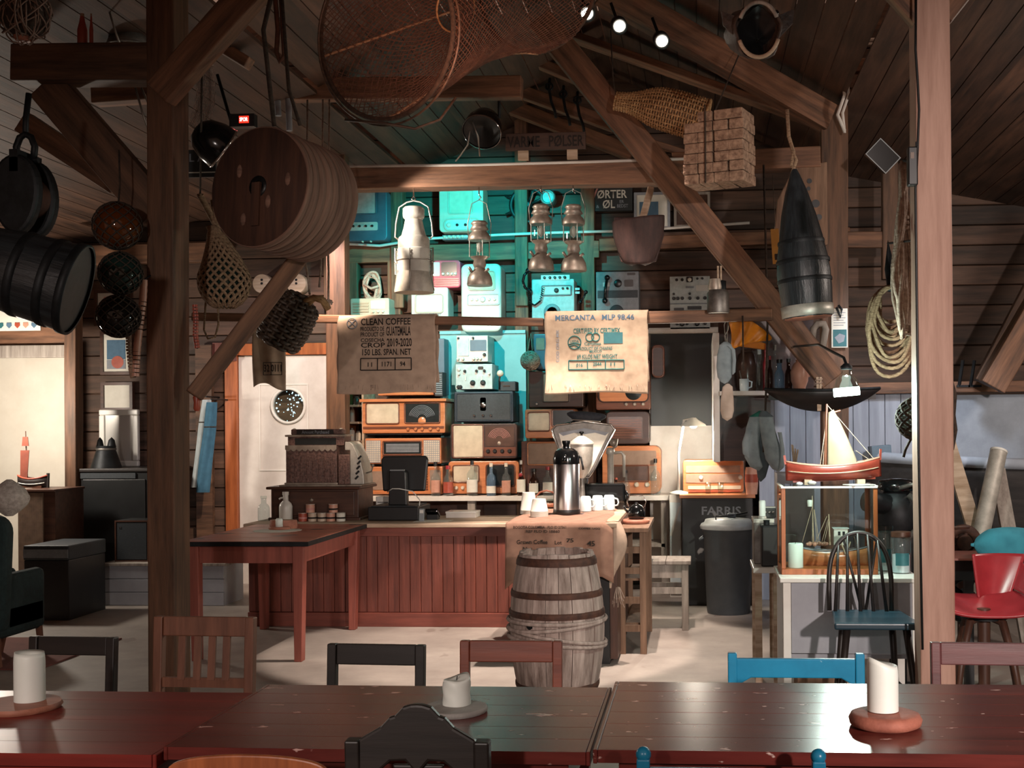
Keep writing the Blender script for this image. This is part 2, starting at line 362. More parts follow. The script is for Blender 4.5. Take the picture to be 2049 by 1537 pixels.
    def frame(s, w, h, t, y0, y1, cx=0, cz=0):
        """four-sided frame w x h with rails t wide, lower edge at cz"""
        s.bx(cx - w / 2, cx + w / 2, y0, y1, cz + h - t, cz + h); s.bx(cx - w / 2, cx + w / 2, y0, y1, cz, cz + t)
        s.bx(cx - w / 2, cx - w / 2 + t, y0, y1, cz + t, cz + h - t); return s.bx(cx + w / 2 - t, cx + w / 2, y0, y1, cz + t, cz + h - t)
    def sheet(s, fn, nu, nv, smooth=True, closed_u=False):
        vs = [fn(i / nu, j / nv) for j in range(nv + 1) for i in range(nu + (0 if closed_u else 1))]; w = nu if closed_u else nu + 1
        return s.add(vs, [(j * w + i, j * w + (i + 1) % w, (j + 1) * w + (i + 1) % w, (j + 1) * w + i) for j in range(nv) for i in range(nu)], smooth)
    def build(s, name, m, parent=None, loc=None, rot=None, bev=0, seg=2, solid=0, sub=0, mw=None, **tags):
        me = bpy.data.meshes.new(name); me.from_pydata([tuple(v) for v in s.v], [], s.f); me.validate()
        if len(me.polygons) == len(s.sm): me.polygons.foreach_set('use_smooth', s.sm)
        me.materials.append(M[m] if isinstance(m, str) else m)
        o = bpy.data.objects.new(name, me); COL.objects.link(o)
        if parent is not None: o.parent = parent
        if mw is not None: o.matrix_world = mw
        if loc is not None: o.location = loc
        if rot is not None: o.rotation_euler = rot
        if solid:
            q = o.modifiers.new('solid', 'SOLIDIFY'); q.thickness = solid; q.offset = 0
        if sub:
            q = o.modifiers.new('sub', 'SUBSURF'); q.levels = q.render_levels = sub
        if bev:
            q = o.modifiers.new('bevel', 'BEVEL'); q.width = bev; q.segments = seg; q.limit_method = 'ANGLE'; q.angle_limit = math.radians(40)
        for k, v in tags.items(): o[{'cat': 'category'}.get(k, k)] = v
        return o
def thing(name, label, cat, loc=(0, 0, 0), rz=0, group=None, rot=None):
    o = bpy.data.objects.new(name, None); COL.objects.link(o); o.empty_display_size = .05
    o.location = loc; o.rotation_euler = rot if rot is not None else (0, 0, rz)
    o['label'] = label; o['category'] = cat
    if group: o['group'] = group
    return o
def part(p, name, m, mb, **k): return mb.build(name, m, p, **k)
def PB(x0, y0, x1, y1, D):
    """base centre, width and height of the thing filling this rectangle of the view at distance D"""
    return W((x0 + x1) / 2, y1, D), (x1 - x0) * D / F, (y1 - y0) * D / F
def px(n, D): return n * D / F
def text(s, w, h, m, parent, loc=(0, 0, 0), name='lettering', ext=.0008, warp=None, mono=False, ry=0, rx=0):
    """flat lettering facing -Y, w x h, centred on loc"""
    c = bpy.data.curves.new(name, 'FONT'); c.body = s; c.align_x = 'CENTER'; c.resolution_u = 2; c.offset = .018
    t = bpy.data.objects.new(name, c); me = bpy.data.meshes.new_from_object(t); bpy.data.objects.remove(t)
    xs = [v.co.x for v in me.vertices]; ys = [v.co.y for v in me.vertices]
    x0, x1, y0, y1 = min(xs), max(xs), min(ys), max(ys)
    Rm = Matrix.Rotation(ry, 3, 'Y')
    for v in me.vertices:
        q = Rm @ V3(((v.co.x - (x0 + x1) / 2) / (x1 - x0) * w, 0, (v.co.y - (y0 + y1) / 2) / (y1 - y0) * h))
        q = q + V3(loc); q.y -= ext
        v.co = warp(q) if warp else q
    me.materials.clear(); me.materials.append(M[m]); me.name = name
    o = bpy.data.objects.new(name, me); COL.objects.link(o); o.parent = parent; return o
NSTR = {}
def struct(name, m, mb, label=None, cat=None, **k):
    k.setdefault('kind', 'structure')
    if label: k['label'] = label
    if cat: k['cat'] = cat
    return mb.build(name, m, None, **k)
def beam(name, label, p0, p1, w, h, m='beam', up=(0, 0, 1), bev=.008, kind='structure', cat='beam', **k):
    """squared timber from p0 to p1 with its grain along it; w is its width across, h its height"""
    p0, p1 = V3(p0), V3(p1); L = (p1 - p0).length
    mw = Matrix.Translation(p0) @ basis(p1 - p0, up); mb = MB(); n = max(2, int(L / .25)); sd = R.random() * 99
    vs = []; fs = []
    for i in range(n + 1):
        for y, z in ((-1, -1), (1, -1), (1, 1), (-1, 1)):
            q = mnoise.noise_vector((i * .35 + sd, y * 2, z * 2)) * .004
            vs.append((L * i / n, y * w / 2 + q.x, z * h / 2 + q.y))
    for i in range(n):
        for j in range(4): a, b = i * 4 + j, i * 4 + (j + 1) % 4; fs.append((a, b, b + 4, a + 4))
    fs += [(0, 3, 2, 1), (n * 4, n * 4 + 1, n * 4 + 2, n * 4 + 3)]
    mb.add(vs, fs)
    return mb.build(name, m, None, mw=mw, bev=bev, label=label, cat=cat, kind=kind, **k)

# ---------------------------------------------------------------- the setting
BW = 11.62
struct('floor', 'concrete', MB().bx(-9, 5, -1.5, 12, -.1, 0), 'pale worn concrete floor of the barn', 'floor')
mb = MB()
z = 0.
while z < 5.2:
    if z < 2.2: mb.bx(-8.6, W(470, 900, BW).x, BW, BW + .05, z + .004, z + .186); mb.bx(W(670, 900, BW).x, 4.6, BW, BW + .05, z + .004, z + .186)
    else: mb.bx(-8.6, 4.6, BW, BW + .05, z + .004, z + .186)
    z += .19
struct('wall_back', 'boards', mb, 'back wall of dark horizontal boards', 'wall', bev=.006, seg=1)
struct('wall_back_lining', 'beam_dark', MB().bx(-8.6, 4.6, BW + .07, BW + .12, 0, 5.6), 'dark lining behind the board wall', 'wall')
mb = MB(); z = 0
while z < 4: mb.bx(4.6, 4.65, -1.5, BW, z + .004, z + .186); z += .19
struct('wall_right', 'boards', mb, 'right wall of dark boards', 'wall')
struct('wall_left', 'boards', MB().bx(-8.66, -8.6, -1.5, BW, 0, 4), 'left wall of dark boards', 'wall')
# roof: two slopes over the nave, flatter over the aisles
RX0, RX1, RXC, RZ, SL = -2.75, 1.12, -.8, 4.02, .47
def roof(xa, za, xb, zb, label):
    mb = MB(); n = int(math.hypot(xb - xa, zb - za) / .17)
    u = V3((xb - xa, 0, zb - za)); L = u.length; u.normalize(); nrm = V3((-u.z, 0, u.x))
    if nrm.z < 0: nrm = -nrm
    for i in range(n):
        vs = []
        for t in (0, .03):
            for a in (L * i / n + .004, L * (i + 1) / n - .004):
                for yy in (2., BW): q = V3((xa, 0, za)) + u * a + nrm * t; vs.append((q.x, yy, q.z))
        mb.add(vs, [(0, 1, 3, 2), (4, 6, 7, 5), (0, 4, 5, 1), (2, 3, 7, 6), (0, 2, 6, 4), (1, 5, 7, 3)])
    return struct('ceiling', 'boards_roof', mb, label, 'roof')
ridge = RZ + (RXC - RX0) * SL
roof(RX1, RZ, RXC, ridge, 'boarded underside of the right roof slope')
roof(RX0, RZ, RXC, ridge, 'boarded underside of the left roof slope')
roof(RX1, RZ - .05, 4.65, RZ - .75, 'boarded roof over the right aisle')
roof(RX0, RZ - .05, -8.66, RZ - 1.0, 'boarded roof over the left aisle')
DF = 9.3     # the far frame of the barn
# far frame: posts, tie beam, long brace
def P(*a): return W(*a)
def tb(name, label, a, b, D, wpx, depth=.12, D2=None, m='beam', **k):
    """timber drawn between two view points: wpx is its visible width at D"""
    D2 = D2 or D
    return beam(name, label, W(*a, D), W(*b, D2), depth, px(wpx, D), m, up=(0, 0, 1) if abs(a[0] - b[0]) > 2 else (1, 0, 0), **k)
tb('tie_beam', 'long cracked tie beam above the bar with lanterns hung from it', (640, 362), (1345, 348), DF - .1, 44, .18, m='beam')
MB().tube([W(690, 333, DF - .2), W(950, 330, DF - .2), W(1180, 324, DF - .2), W(1370, 318, DF - .2)], .012).build('conduit_pipe', 'white_paint', label='white conduit pipe clipped along the tie beam', cat='pipe', kind='structure')
tb('tie_beam', 'tie beam end beside the hanging cork blocks', (1345, 330), (1640, 318), DF - .1, 40, .18, m='beam')
beam('timber_post', 'square post left of the hanging lanterns', (W(675, 900, 10.3).x, 10.3, 0), (W(675, 300, 10.3).x, 10.3, W(675, 300, 10.3).z), .15, .17, 'post_dark', up=(1, 0, 0), cat='post')
beam('timber_post', 'square post behind the glass ship case', (W(1668, 900, DF).x, DF, 0), (W(1668, 300, DF).x, DF, W(1668, 215, DF).z), .17, .2, 'post_dark', up=(1, 0, 0), cat='post')
tb('diagonal_brace', 'long diagonal brace crossing the whole bar to the right post', (1080, 40), (1665, 762), DF - .3, 52, .13, m='beam')
tb('hanging_pole', 'thin horizontal pole carrying the coffee sacks', (385, 634), (1088, 645), DF - .4, 17, .05, m='beam', cat='pole')
tb('hanging_pole', 'rough horizontal pole right of the pale sack', (1090, 640), (1545, 630), DF - .4, 24, .06, m='beam', cat='pole')
tb('purlin', 'horizontal beam behind the big net hoop', (392, 184), (1045, 176), 8.6, 44, .12, m='beam')
# near frame
XL = W(327, 900, 6.2).x; XR = W(1874, 900, 5.6).x
beam('timber_post', 'dark heavy post on the left with a long crack', (W(327, 1300, 6.2).x, 6.27, 0), (W(327, 300, 6.2).x, 6.27, 4.35), .2, .15, 'post_dark', up=(1, 0, 0), cat='post')
beam('timber_post', 'pale planed post on the right with knots', (W(1874, 1200, 5.6).x + .005, 5.68, 0), (W(1866, 100, 5.6).x, 5.68, 4.3), .165, .16, 'post_pale', up=(1, 0, 0), cat='post')
tb('diagonal_brace', 'diagonal brace rising right from the dark left post', (388, 792), (640, 460), 6.2, 37, .08, m='beam', D2=6.5)
tb('diagonal_brace', 'broad brace rising right from the top of the left post', (322, 190), (520, -35), 6.15, 62, .1, m='beam', D2=6.1)
tb('tie_beam', 'heavy dark beam end left of the dark post', (36, 132), (345, 130), 6.25, 76, .16, m='beam_dark')
tb('diagonal_brace', 'dark brace falling right to the dark left post', (95, 170), (316, 428), 6.3, 78, .1, m='beam_dark')
tb('diagonal_brace', 'brace rising left from the pale right post', (1842, 40), (1770, -40), 5.65, 40, .08, m='beam')
tb('diagonal_brace', 'brace rising right from the pale right post', (1885, 35), (1960, -60), 5.7, 40, .08, m='beam')
# rafters, purlins and gable studs
tb('rafter', 'big rafter with a pale lower edge falling to the right eave', (1205, -22), (1658, 238), 8.6, 58, .14, D2=9.25, m='beam')
tb('rafter', 'thin rafter with a lit edge below the spotlights', (1085, 52), (1640, 248), 10.0, 15, .16, m='beam', D2=10.2)
tb('rafter', 'rafter between the net and the cane trap', (1030, 105), (1240, 196), 10.4, 20, .1, m='beam')
tb('rafter', 'low rafter above the painted signboard', (1000, 168), (1230, 252), 10.8, 26, .1, m='beam')
tb('rafter', 'lowest rafter ending behind the long brace', (1000, 205), (1265, 308), 11.2, 30, .1, m='beam')
tb('rafter', 'short rafter behind the cork blocks', (1290, 282), (1420, 322), 11.2, 12, .1, m='beam')
for i, (x, t) in enumerate(((660, 'left'), (795, 'middle'), (1043, 'right'))):
    beam('gable_stud', f'upright stud in the gable, {t} of three', (W(x, 300, 11.5).x, 11.52, 2.7), (W(x, 300, 11.5).x, 11.52, 4.7), .14, .12, 'beam', up=(1, 0, 0), cat='stud')
tb('wall_rail', 'horizontal wall rail under the upper radios', (690, 512), (1200, 500), 11.54, 34, .12, m='beam')
tb('wall_rail', 'horizontal wall rail under the framed pictures', (1200, 492), (1700, 470), 11.54, 26, .12, m='beam')
for x, t in ((1178, 'beside the grey handset radio'), (1045, 'behind the telephone set'), (790, 'behind the ship lantern'), (705, 'left of the upper blue radio')):
    beam('wall_stud', 'upright wall stud ' + t, (W(x, 700, 11.5).x, 11.54, 0), (W(x, 700, 11.5).x, 11.54, W(x, 360, 11.5).z), .12, .13, 'beam', up=(1, 0, 0), cat='stud')
tb('rafter', 'dark rafter high at the left falling to the right', (430, 85), (500, 128), 7.4, 24, .1, m='beam')
tb('rafter', 'left roof rafter above the heavy beam', (255, 15), (380, 100), 7.2, 40, .1, m='beam')
tb('rafter', 'slanting roof timber behind the rope loops', (500, 100), (640, 10), 7.8, 26, .1, m='beam_dark')
tb('purlin', 'beam end between the left brace and the net', (190, 190), (310, 182), 7.4, 44, .12, m='beam')
tb('rafter', 'slanting timber left of the dark brace', (48, 245), (240, 372), 7.0, 46, .1, m='beam')
tb('wall_rail', 'left aisle rail behind the hanging glass floats', (60, 515), (420, 505), 11.4, 40, .1, m='beam')
tb('wall_rail', 'upper left aisle rail', (60, 412), (430, 400), 11.4, 42, .1, m='beam')
tb('wall_rail', 'rail above the white left wall', (-80, 675), (150, 672), 10.9, 50, .1, m='beam')
tb('wall_rail', 'pale painted rail over the white left wall', (-80, 705), (150, 703), 10.85, 26, .08, m='old_grey_wood')
beam('timber_post', 'brown post beside the white left wall', (W(141, 900, 10.7).x, 10.75, 0), (W(141, 500, 10.7).x, 10.75, 3.2), .14, .11, 'post_dark', up=(1, 0, 0), cat='post')
struct('wall_left_panel', 'plaster', MB().bx(W(-200, 900, 11.2).x, W(133, 900, 11.2).x, 11.2, 11.25, 0, W(60, 705, 11.2).z), 'white plastered wall at the far left', 'wall')
# right aisle
tb('wall_rail', 'long rail high on the right aisle wall', (1695, 134), (2120, 112), 9.6, 26, .1, m='beam')
tb('wall_rail', 'short block rail behind the rope hank', (1676, 480), (1800, 480), 10.6, 32, .06, m='beam')
tb('aisle_stud', 'grey upright stud behind the black floodlight', (1780, 180), (1780, 560), 10.6, 30, .1, m='beam_dark', cat='stud')
tb('wall_rail', 'slanting rail below the dark opening', (1720, 205), (1830, 250), 10.4, 14, .08, m='beam')
tb('aisle_brace', 'dark leaning timber at the right edge', (1968, 768), (2150, 420), 10.3, 40, .1, m='beam_dark')
tb('aisle_brace', 'broad leaning board at the right edge', (1985, 775), (2180, 440), 10.05, 50, .1, m='beam')
x0 = W(1518, 900, 10.6).x; xs = px(31, 10.6); mb = MB()
for i in range(11): mb.bx(x0 + i * xs + .002, x0 + (i + 1) * xs - .002, 10.6, 10.63, 0, W(1600, 778, 10.6).z)
struct('wall_grey_plank', 'grey_plank', mb, 'grey vertical plank wall behind the sailing model', 'wall', bev=.004)
struct('wall_grey_panel', 'grey_wall', MB().bx(x0 + 11 * xs, 4.6, 10.6, 10.66, 0, W(1960, 790, 10.6).z), 'pale grey stained wall right of the pale post', 'wall')
tb('wall_rail', 'ledge on top of the grey aisle wall', (1715, 778), (2120, 772), 10.55, 22, .14, m='beam')
MB().tube([W(1690, 262, 9.1), W(1676, 230, 9.1), W(1690, 190, 9.1), W(1684, 110, 9.1), W(1692, 82, 9.1), W(1826, 76, 9.1), W(1900, 80, 9.1), W(2090, 77, 9.1)], .014).build('conduit_pipe', 'white_paint', label='white cable pipe bending along the right aisle rail', cat='pipe', kind='structure')
MB().tube([W(1690, 266, 9.1), W(1686, 226, 9.1), W(1698, 190, 9.1), W(1692, 112, 9.1), W(1700, 90, 9.1), W(1826, 84, 9.1), W(1900, 88, 9.1), W(2090, 84, 9.1)], .012).build('conduit_pipe', 'white_paint', label='second cable pipe just under the first on the right rail', cat='pipe', kind='structure')
MB().tube([W(1833, -20, 5.55), W(1832, 100, 5.55), W(1836, 160, 5.55), W(1839, 220, 5.55), W(1836, 300, 5.55), W(1832, 380, 5.55), W(1834, 560, 5.55), W(1838, 900, 5.55), W(1846, 1300, 5.55)], .006).build('power_cable', 'black_plastic', label='black cable running down the pale right post', cat='cable')
MB().tube([W(690, 488, 11.4), W(760, 492, 11.4), W(850, 478, 11.4), W(1000, 470, 11.4), W(1100, 466, 11.4), W(1260, 462, 11.4), W(1500, 446, 11.4)], .014).build('conduit_pipe', 'white_paint', label='white cable run along the wall behind the lanterns', cat='pipe', kind='structure')
# door with porthole
c, w, h = PB(478, 712, 666, 1170, BW)
d = bpy.data.objects.new('door_1', None); COL.objects.link(d); d.location = (c.x, BW - .02, 0); d['kind'] = 'structure'; d['label'] = 'white door with a round porthole window'; d['category'] = 'door'
h = W(570, 712, BW).z
hx, hz, hr = W(579, 812, BW).x - c.x, W(579, 812, BW).z, px(33, BW)
mb = MB(); n = 32
ring = [(hx + hr * math.cos(2 * PI * i / n), hz + hr * math.sin(2 * PI * i / n)) for i in range(n)]
def onrect(i):
    a = 2 * PI * i / n; ux, uz = math.cos(a), math.sin(a); k = 1e9
    for lim, q in (((w / 2 - hx), ux), ((-w / 2 - hx), ux), ((h - hz), uz), (-hz, uz)):
        if abs(q) > 1e-9 and lim / q > 0: k = min(k, lim / q)
    return (hx + ux * k, hz + uz * k)
outr = [onrect(i) for i in range(n)]
for cxx, czz in ((w / 2, h), (-w / 2, h), (-w / 2, 0), (w / 2, 0)):
    a = math.atan2(czz - hz, cxx - hx) % (2 * PI); i = round(a / (2 * PI) * n) % n; outr[i] = (cxx, czz)
vs = [(x, y, z) for y in (0, .04) for x, z in ring] + [(x, y, z) for y in (0, .04) for x, z in outr]
fs = []
for i in range(n):
    j = (i + 1) % n; fs += [(2 * n + i, 2 * n + j, j, i), (n + i, n + j, 3 * n + j, 3 * n + i), (i, j, n + j, n + i), (2 * n + j, 2 * n + i, 3 * n + i, 3 * n + j)]
part(d, 'door_leaf', 'white_paint', mb.add(vs, fs))
part(d, 'porthole_ring', 'white_gloss', MB().T(TR(hx, -.012, hz, rx=PI / 2)).lathe([(hr - .002, -.02), (hr + .02, -.02), (hr + .024, .004), (hr + .014, .016), (hr - .002, .014), (hr - .002, -.02)], n=32, cap=False))
part(d, 'porthole_glass', 'pane', MB().T(TR(hx, .02, hz, rx=PI / 2)).lathe([(hr, -.002), (hr, .002)], n=32))
part(d, 'door_panel', 'white_gloss', MB().frame(.5, .86, .012, -.008, .002, 0, h - 1.34 + .2))
part(d, 'night_backing', 'black_plastic', MB().bx(hx - .22, hx + .22, .11, .12, hz - .22, hz + .22))
mb = MB()
for i in range(46):
    a, q = R.random() * 2 * PI, math.sqrt(R.random()) * hr; mb.ball((hx + q * math.cos(a), .09, hz + q * math.sin(a)), R.choice((.004, .006, .009)), 8)
part(d, 'fairy_lights', 'star_light', mb, kind='stuff')
wf = .1
struct('trim_1', 'orange_wood', MB().bx(c.x - w / 2 - .13, c.x - w / 2 - .005, BW - .06, BW - .001, 0, h + .12).bx(c.x + w / 2 + .005, c.x + w / 2 + .06, BW - .06, BW - .001, 0, h + .12).bx(c.x - w / 2 - .005, c.x + w / 2 + .005, BW - .06, BW - .001, h + .005, h + .12), 'orange wooden frame of the porthole door', 'door frame', bev=.005)
struct('trim_2', 'beam_dark', MB().bx(W(392, 900, 11.5).x, W(424, 900, 11.5).x, 11.5, 11.56, 0, W(400, 690, 11.5).z), 'dark boards left of the orange door frame', 'panelling')
struct('trim_3', 'boards_red', MB().bx(W(424, 900, 11.5).x, W(470, 900, 11.5).x, 11.53, 11.57, W(400, 690, 11.5).z - .16, W(400, 690, 11.5).z + .02), 'reddish lintel board left of the door', 'trim')
# dark board behind the desk lamp and its pale wall
struct('wall_lamp_side', 'white_paint', MB().bx(W(1300, 900, 11.3).x, W(1492, 900, 11.3).x, 11.3, 11.36, 0, W(1400, 655, 11.3).z), 'pale wall behind the desk lamp', 'wall')
c, w, h = PB(1303, 668, 1438, 852, 11.24)
b = thing('blackboard', 'dark blank chalkboard on the wall above the desk lamp', 'blackboard', (c.x, 11.24, c.z))
part(b, 'board', 'blackboard', MB().bx(-w / 2, w / 2, 0, .03, 0, h)); part(b, 'top_rail', 'white_paint', MB().bx(-w / 2, w / 2, -.012, .03, h, h + .03))
part(b, 'side_rail', 'white_gloss', MB().bx(w / 2, w / 2 + .07, -.012, .03, -.3, h + .03))
for i, (a, b_, q) in enumerate(SPOTS):
    t = thing('ceiling_spotlight', 'lit spotlight under the right roof slope, ' + ('first and leftmost', 'in the middle', 'lowest and rightmost')[i] + ' of the row of three', 'spotlight', W(a, b_, q), group='roof spotlights')
    t.rotation_euler = (-1.05, -.3, 0)
    part(t, 'housing', 'black_plastic', MB().lathe([(.03, .03), (.055, .0), (.055, .1), (.03, .16), (.012, .17)], n=20))
    part(t, 'lamp_face', 'bulb', MB().lathe([(.001, -.004), (.035, -.002), (.035, .02)], n=20, sx=1.1))
    part(t, 'bracket', 'black_plastic', MB().bar((0, 0, .15), (0, -.1, .33), .02))
# ---------------------------------------------------------------- foreground tables
TZ = .75
def table(name, label, xl, xr, yf, yn, m, z=TZ, legs=True):
    """plank-topped dining table between two floor lines"""
    t = thing(name, label, 'table', ((xl + xr) / 2, (yf + yn) / 2, 0)); w, dp = xr - xl, yf - yn; mb = MB(); n = 6
    for i in range(n): mb.bx(-w / 2 + .012, w / 2 - .012, -dp / 2 + dp * i / n + .0005, -dp / 2 + dp * (i + 1) / n - .0005, z - .032, z)
    part(t, 'tabletop', m, mb, bev=.0006, seg=1)
    part(t, 'breadboard_end', m, MB().bx(-w / 2, -w / 2 + .011, -dp / 2, dp / 2, z - .034, z + .0005), bev=.002, seg=1)
    part(t, 'breadboard_end', m, MB().bx(w / 2 - .011, w / 2, -dp / 2, dp / 2, z - .034, z + .0005), bev=.002, seg=1)
    part(t, 'apron', m, MB().bx(-w / 2 + .06, w / 2 - .06, -dp / 2 + .05, -dp / 2 + .075, z - .13, z - .035).bx(-w / 2 + .06, w / 2 - .06, dp / 2 - .075, dp / 2 - .05, z - .13, z - .035).bx(-w / 2 + .06, -w / 2 + .085, -dp / 2 + .075, dp / 2 - .075, z - .13, z - .035).bx(w / 2 - .085, w / 2 - .06, -dp / 2 + .075, dp / 2 - .075, z - .13, z - .035))
    for sx in (-1, 1):
        for sy in (-1, 1): part(t, 'leg', m, MB().bar((sx * (w / 2 - .09), sy * (dp / 2 - .08), z - .035), (sx * (w / 2 - .09), sy * (dp / 2 - .08), 0), .062, w1=.042, up=(0, 1, 0)), bev=.004)
    return t
yf, yn = WZ(880, 1373, TZ).y, WZ(880, 1502, TZ).y
xs1 = (WZ(530, 1370, TZ).x + WZ(328, 1497, TZ).x) / 2; xs2 = (WZ(1225, 1376, TZ).x + WZ(1184, 1505, TZ).x) / 2
table('dining_table', 'glossy worn brown-red plank table in the middle of the front row', xs1, xs2 - .002, yf, yn, 'table_mid')
table('dining_table', 'scratched glossy plank table with the candle on a clay disc', xs2 + .006, xs2 + 1.75, yf + .03, yn - .02, 'table_right', TZ + .012)
table('dining_table', 'matt red plank table with the straight candle at the left edge', xs1 - 1.7, xs1 - .004, yf - .06, yn - .03, 'table_left', TZ - .012)

def candle_set(px0, px1, ptop, pbase, pd0, pd1, z, lab_c, lab_d, dm, kind, th):
    c = WZ((px0 + px1) / 2, pbase - 6, z + th); D = c.y; r = px(px1 - px0, D) / 2; h = px(pbase - ptop, D) * .98; rd = px(pd1 - pd0, D) / 2
    dc = WZ((pd0 + pd1) / 2, pbase - 2, z + th)
    d = MB()
    if kind == 'slab': d.lathe([(rd * .96, 0), (rd, th * .3), (rd * .99, th * .9), (rd * .95, th)], n=40, wob=lambda a, j: .02 * math.sin(a * 3))
    else: d.lathe([(rd * .8, 0), (rd * .97, th * .2), (rd, th * .55), (rd * .93, th * .9), (rd * .84, th), (r * 1.3, th * .96)] if kind != 'flat' else [(rd * .94, 0), (rd, th * .5), (rd * .96, th)], n=40, wob=lambda a, j: .012 * math.sin(a * 5 + 1))
    d.build('candle_plate', dm, None, loc=(dc.x, dc.y, z + .0005), label=lab_d, cat='plate')
    t = thing('candle', lab_c, 'candle', (c.x, c.y, z + th + .001))
    n, m = 28, 10
    def top(a):
        if kind == 'slant': return h * (.97 - .085 * (1 + math.cos(a - .3)) + .02 * math.sin(a * 2 + .6))
        if kind == 'slab': return h * (.86 + .07 * math.sin(a + 1) + .05 * math.sin(a * 2))
        return h * (1 - .015 * (1 + math.cos(a)))
    vs = []; fs = []
    for i in range(n):
        a = 2 * PI * i / n
        for j in range(m + 1):
            q = j / m; rr = r * (1 - .06 * max(0, q - .85) / .15) * (1 + (.03 * math.sin(a * 4 + j) if kind == 'slab' else 0)); vs.append((rr * math.cos(a), rr * math.sin(a), top(a) * q))
        vs.append((r * .7 * math.cos(a), r * .7 * math.sin(a), top(a) * .93)); vs.append((0.0006 * math.cos(a), .0006 * math.sin(a), h * .78))
    k = m + 3
    for i in range(n):
        i2 = (i + 1) % n
        for j in range(k - 1): fs.append((i * k + j, i2 * k + j, i2 * k + j + 1, i * k + j + 1))
    part(t, 'wax_body', 'wax', MB().add(vs, fs, True))
    part(t, 'wick', 'black_plastic', MB().cyl((0, 0, h * .77), (.002, 0, h * .77 + .012), .0014))
    return t
candle_set(29, 90, 1304, 1408, -42, 122, TZ - .012, 'straight white pillar candle at the left edge of the front tables', 'reddish wooden disc under the straight candle', 'oak_disc', 'flat', .018)
candle_set(886, 942, 1352, 1416, 845, 975, TZ, 'melted lumpy white candle on the round grey slab', 'round grey stone slab on the middle table', 'stone', 'slab', .016)
candle_set(1736, 1797, 1318, 1428, 1700, 1842, TZ + .012, 'tall white candle with a slanting melted top', 'thick round terracotta disc under the slanting candle', 'clay', 'slant', .036)

# ---------------------------------------------------------------- dining chairs
def back_chair(label, x0, x1, ptop, D, rail_px, m, tilt=.06, slats=0, name='dining_chair', post=.032, rz=0, facing=1, rail=None, mid=None, group=None, posts_over=0.):
    """wooden chair seen over the table; facing=1 looks at the camera"""
    c = W((x0 + x1) / 2, ptop, D); w = px(x1 - x0, D); top = c.z; sh = .45; rh = px(rail_px, D); dp = .4; f = facing
    t = thing(name, label, 'chair', (c.x, D, 0), rz + (0 if f == 1 else PI), group)
    def bk(z): return (z - sh) * tilt   # the back leans away from the sitter (+y local)
    for s in (-1, 1):
        xx = s * (w / 2 - post / 2)
        part(t, 'back_post', m, MB().bar((xx, 0, 0), (xx, 0, sh), post, post * 1.1, (0, 1, 0)).bar((xx, 0, sh), (xx, bk(top), top + posts_over), post, post * 1.1, (0, 1, 0)), bev=.004)
        part(t, 'leg', m, MB().bar((s * (w / 2 - .01), -dp, sh - .02), (s * (w / 2 - .01), -dp, 0), .036, w1=.03, up=(0, 1, 0)), bev=.004)
        part(t, 'stretcher', m, MB().bar((s * (w / 2 - .018), -dp + .02, .2), (s * (w / 2 - .018), -.02, .2), .016, .024))
    part(t, 'seat', m, MB().bx(-w / 2 - .002, w / 2 + .002, -dp - .025, -.018, sh - .005, sh + .02), bev=.006)
    for y0, y1 in ((-dp - .005, -dp + .013), (-.03, -.012)): part(t, 'seat_rail', m, MB().bx(-w / 2 + .03, w / 2 - .03, y0, y1, sh - .07, sh - .006))
    if rail is None:
        part(t, 'top_rail', m, MB().T(Matrix.Translation((0, bk(top - rh / 2), top - rh / 2)) @ Matrix.Rotation(-math.atan(tilt), 4, 'X')).bx(-w / 2 + post, w / 2 - post, -.011, .011, -rh / 2, rh / 2), bev=.004)
    else: rail(t, w, top, rh, bk, m)
    zb = sh + .08 if slats else sh + .17
    if not (mid is None): zb = mid
    part(t, 'lower_rail', m, MB().bar((-w / 2 + post, bk(zb), zb), (w / 2 - post, bk(zb), zb), .016, .035))
    for i in range(slats):
        xx = -w / 2 + post + (w - 2 * post) * (i + 1) / (slats + 1)
        part(t, 'back_slat', m, MB().bar((xx, bk(zb) + .001, zb + .018), (xx, bk(top - rh), top - rh), .012 if slats > 3 else .012, .024, (1, 0, 0)))
    return t
back_chair('low black chair back on the far side of the left table', 46, 236, 1276, 4.12, 38, 'chair_black', slats=0, rz=-.05, mid=.56)
back_chair('pale brown slatted chair in front of the dark post', 297, 513, 1236, 4.25, 40, 'chair_brown', slats=0, rz=-.04, post=.034)
t = bpy.data.objects['dining_chair.001']
for xx in (-.085, -.025, .03, .085): part(t, 'back_slat', 'chair_brown', MB().bar((xx, .004, .63), (xx, .024, .83), .01, .027, (1, 0, 0)))
back_chair('dark chair with a plain broad rail behind the middle table', 648, 852, 1291, 4.1, 42, 'chair_black', rz=-.05, mid=.56)
back_chair('red-brown chair in front of the oak barrel', 917, 1125, 1284, 4.05, 43, 'chair_redbrown', mid=.56)
back_chair('purple-brown chair at the right edge beyond the scratched table', 1868, 2078, 1288, 4.15, 44, 'chair_purple', rz=-.03, mid=.56)
def blue_rail(t, w, top, rh, bk, m):
    n = 12; a, b = -w / 2 + .026, w / 2 - .026; T = top - .018; B = T - rh
    low = [(a, B - .03), (a + .012, B - .022), (a + .05, B)] + [(b - .05, B), (b - .012, B - .022), (b, B - .03)]
    part(t, 'top_rail', m, MB().T(TR(0, bk(top), 0)).prism(low + [(b, T), (a, T)], -.011, .011), bev=.004)
back_chair('bright blue painted chair beyond the scratched table', 1458, 1727, 1308, 3.98, 38, 'blue_paint', rail=blue_rail, post=.03, tilt=.03, mid=.55)
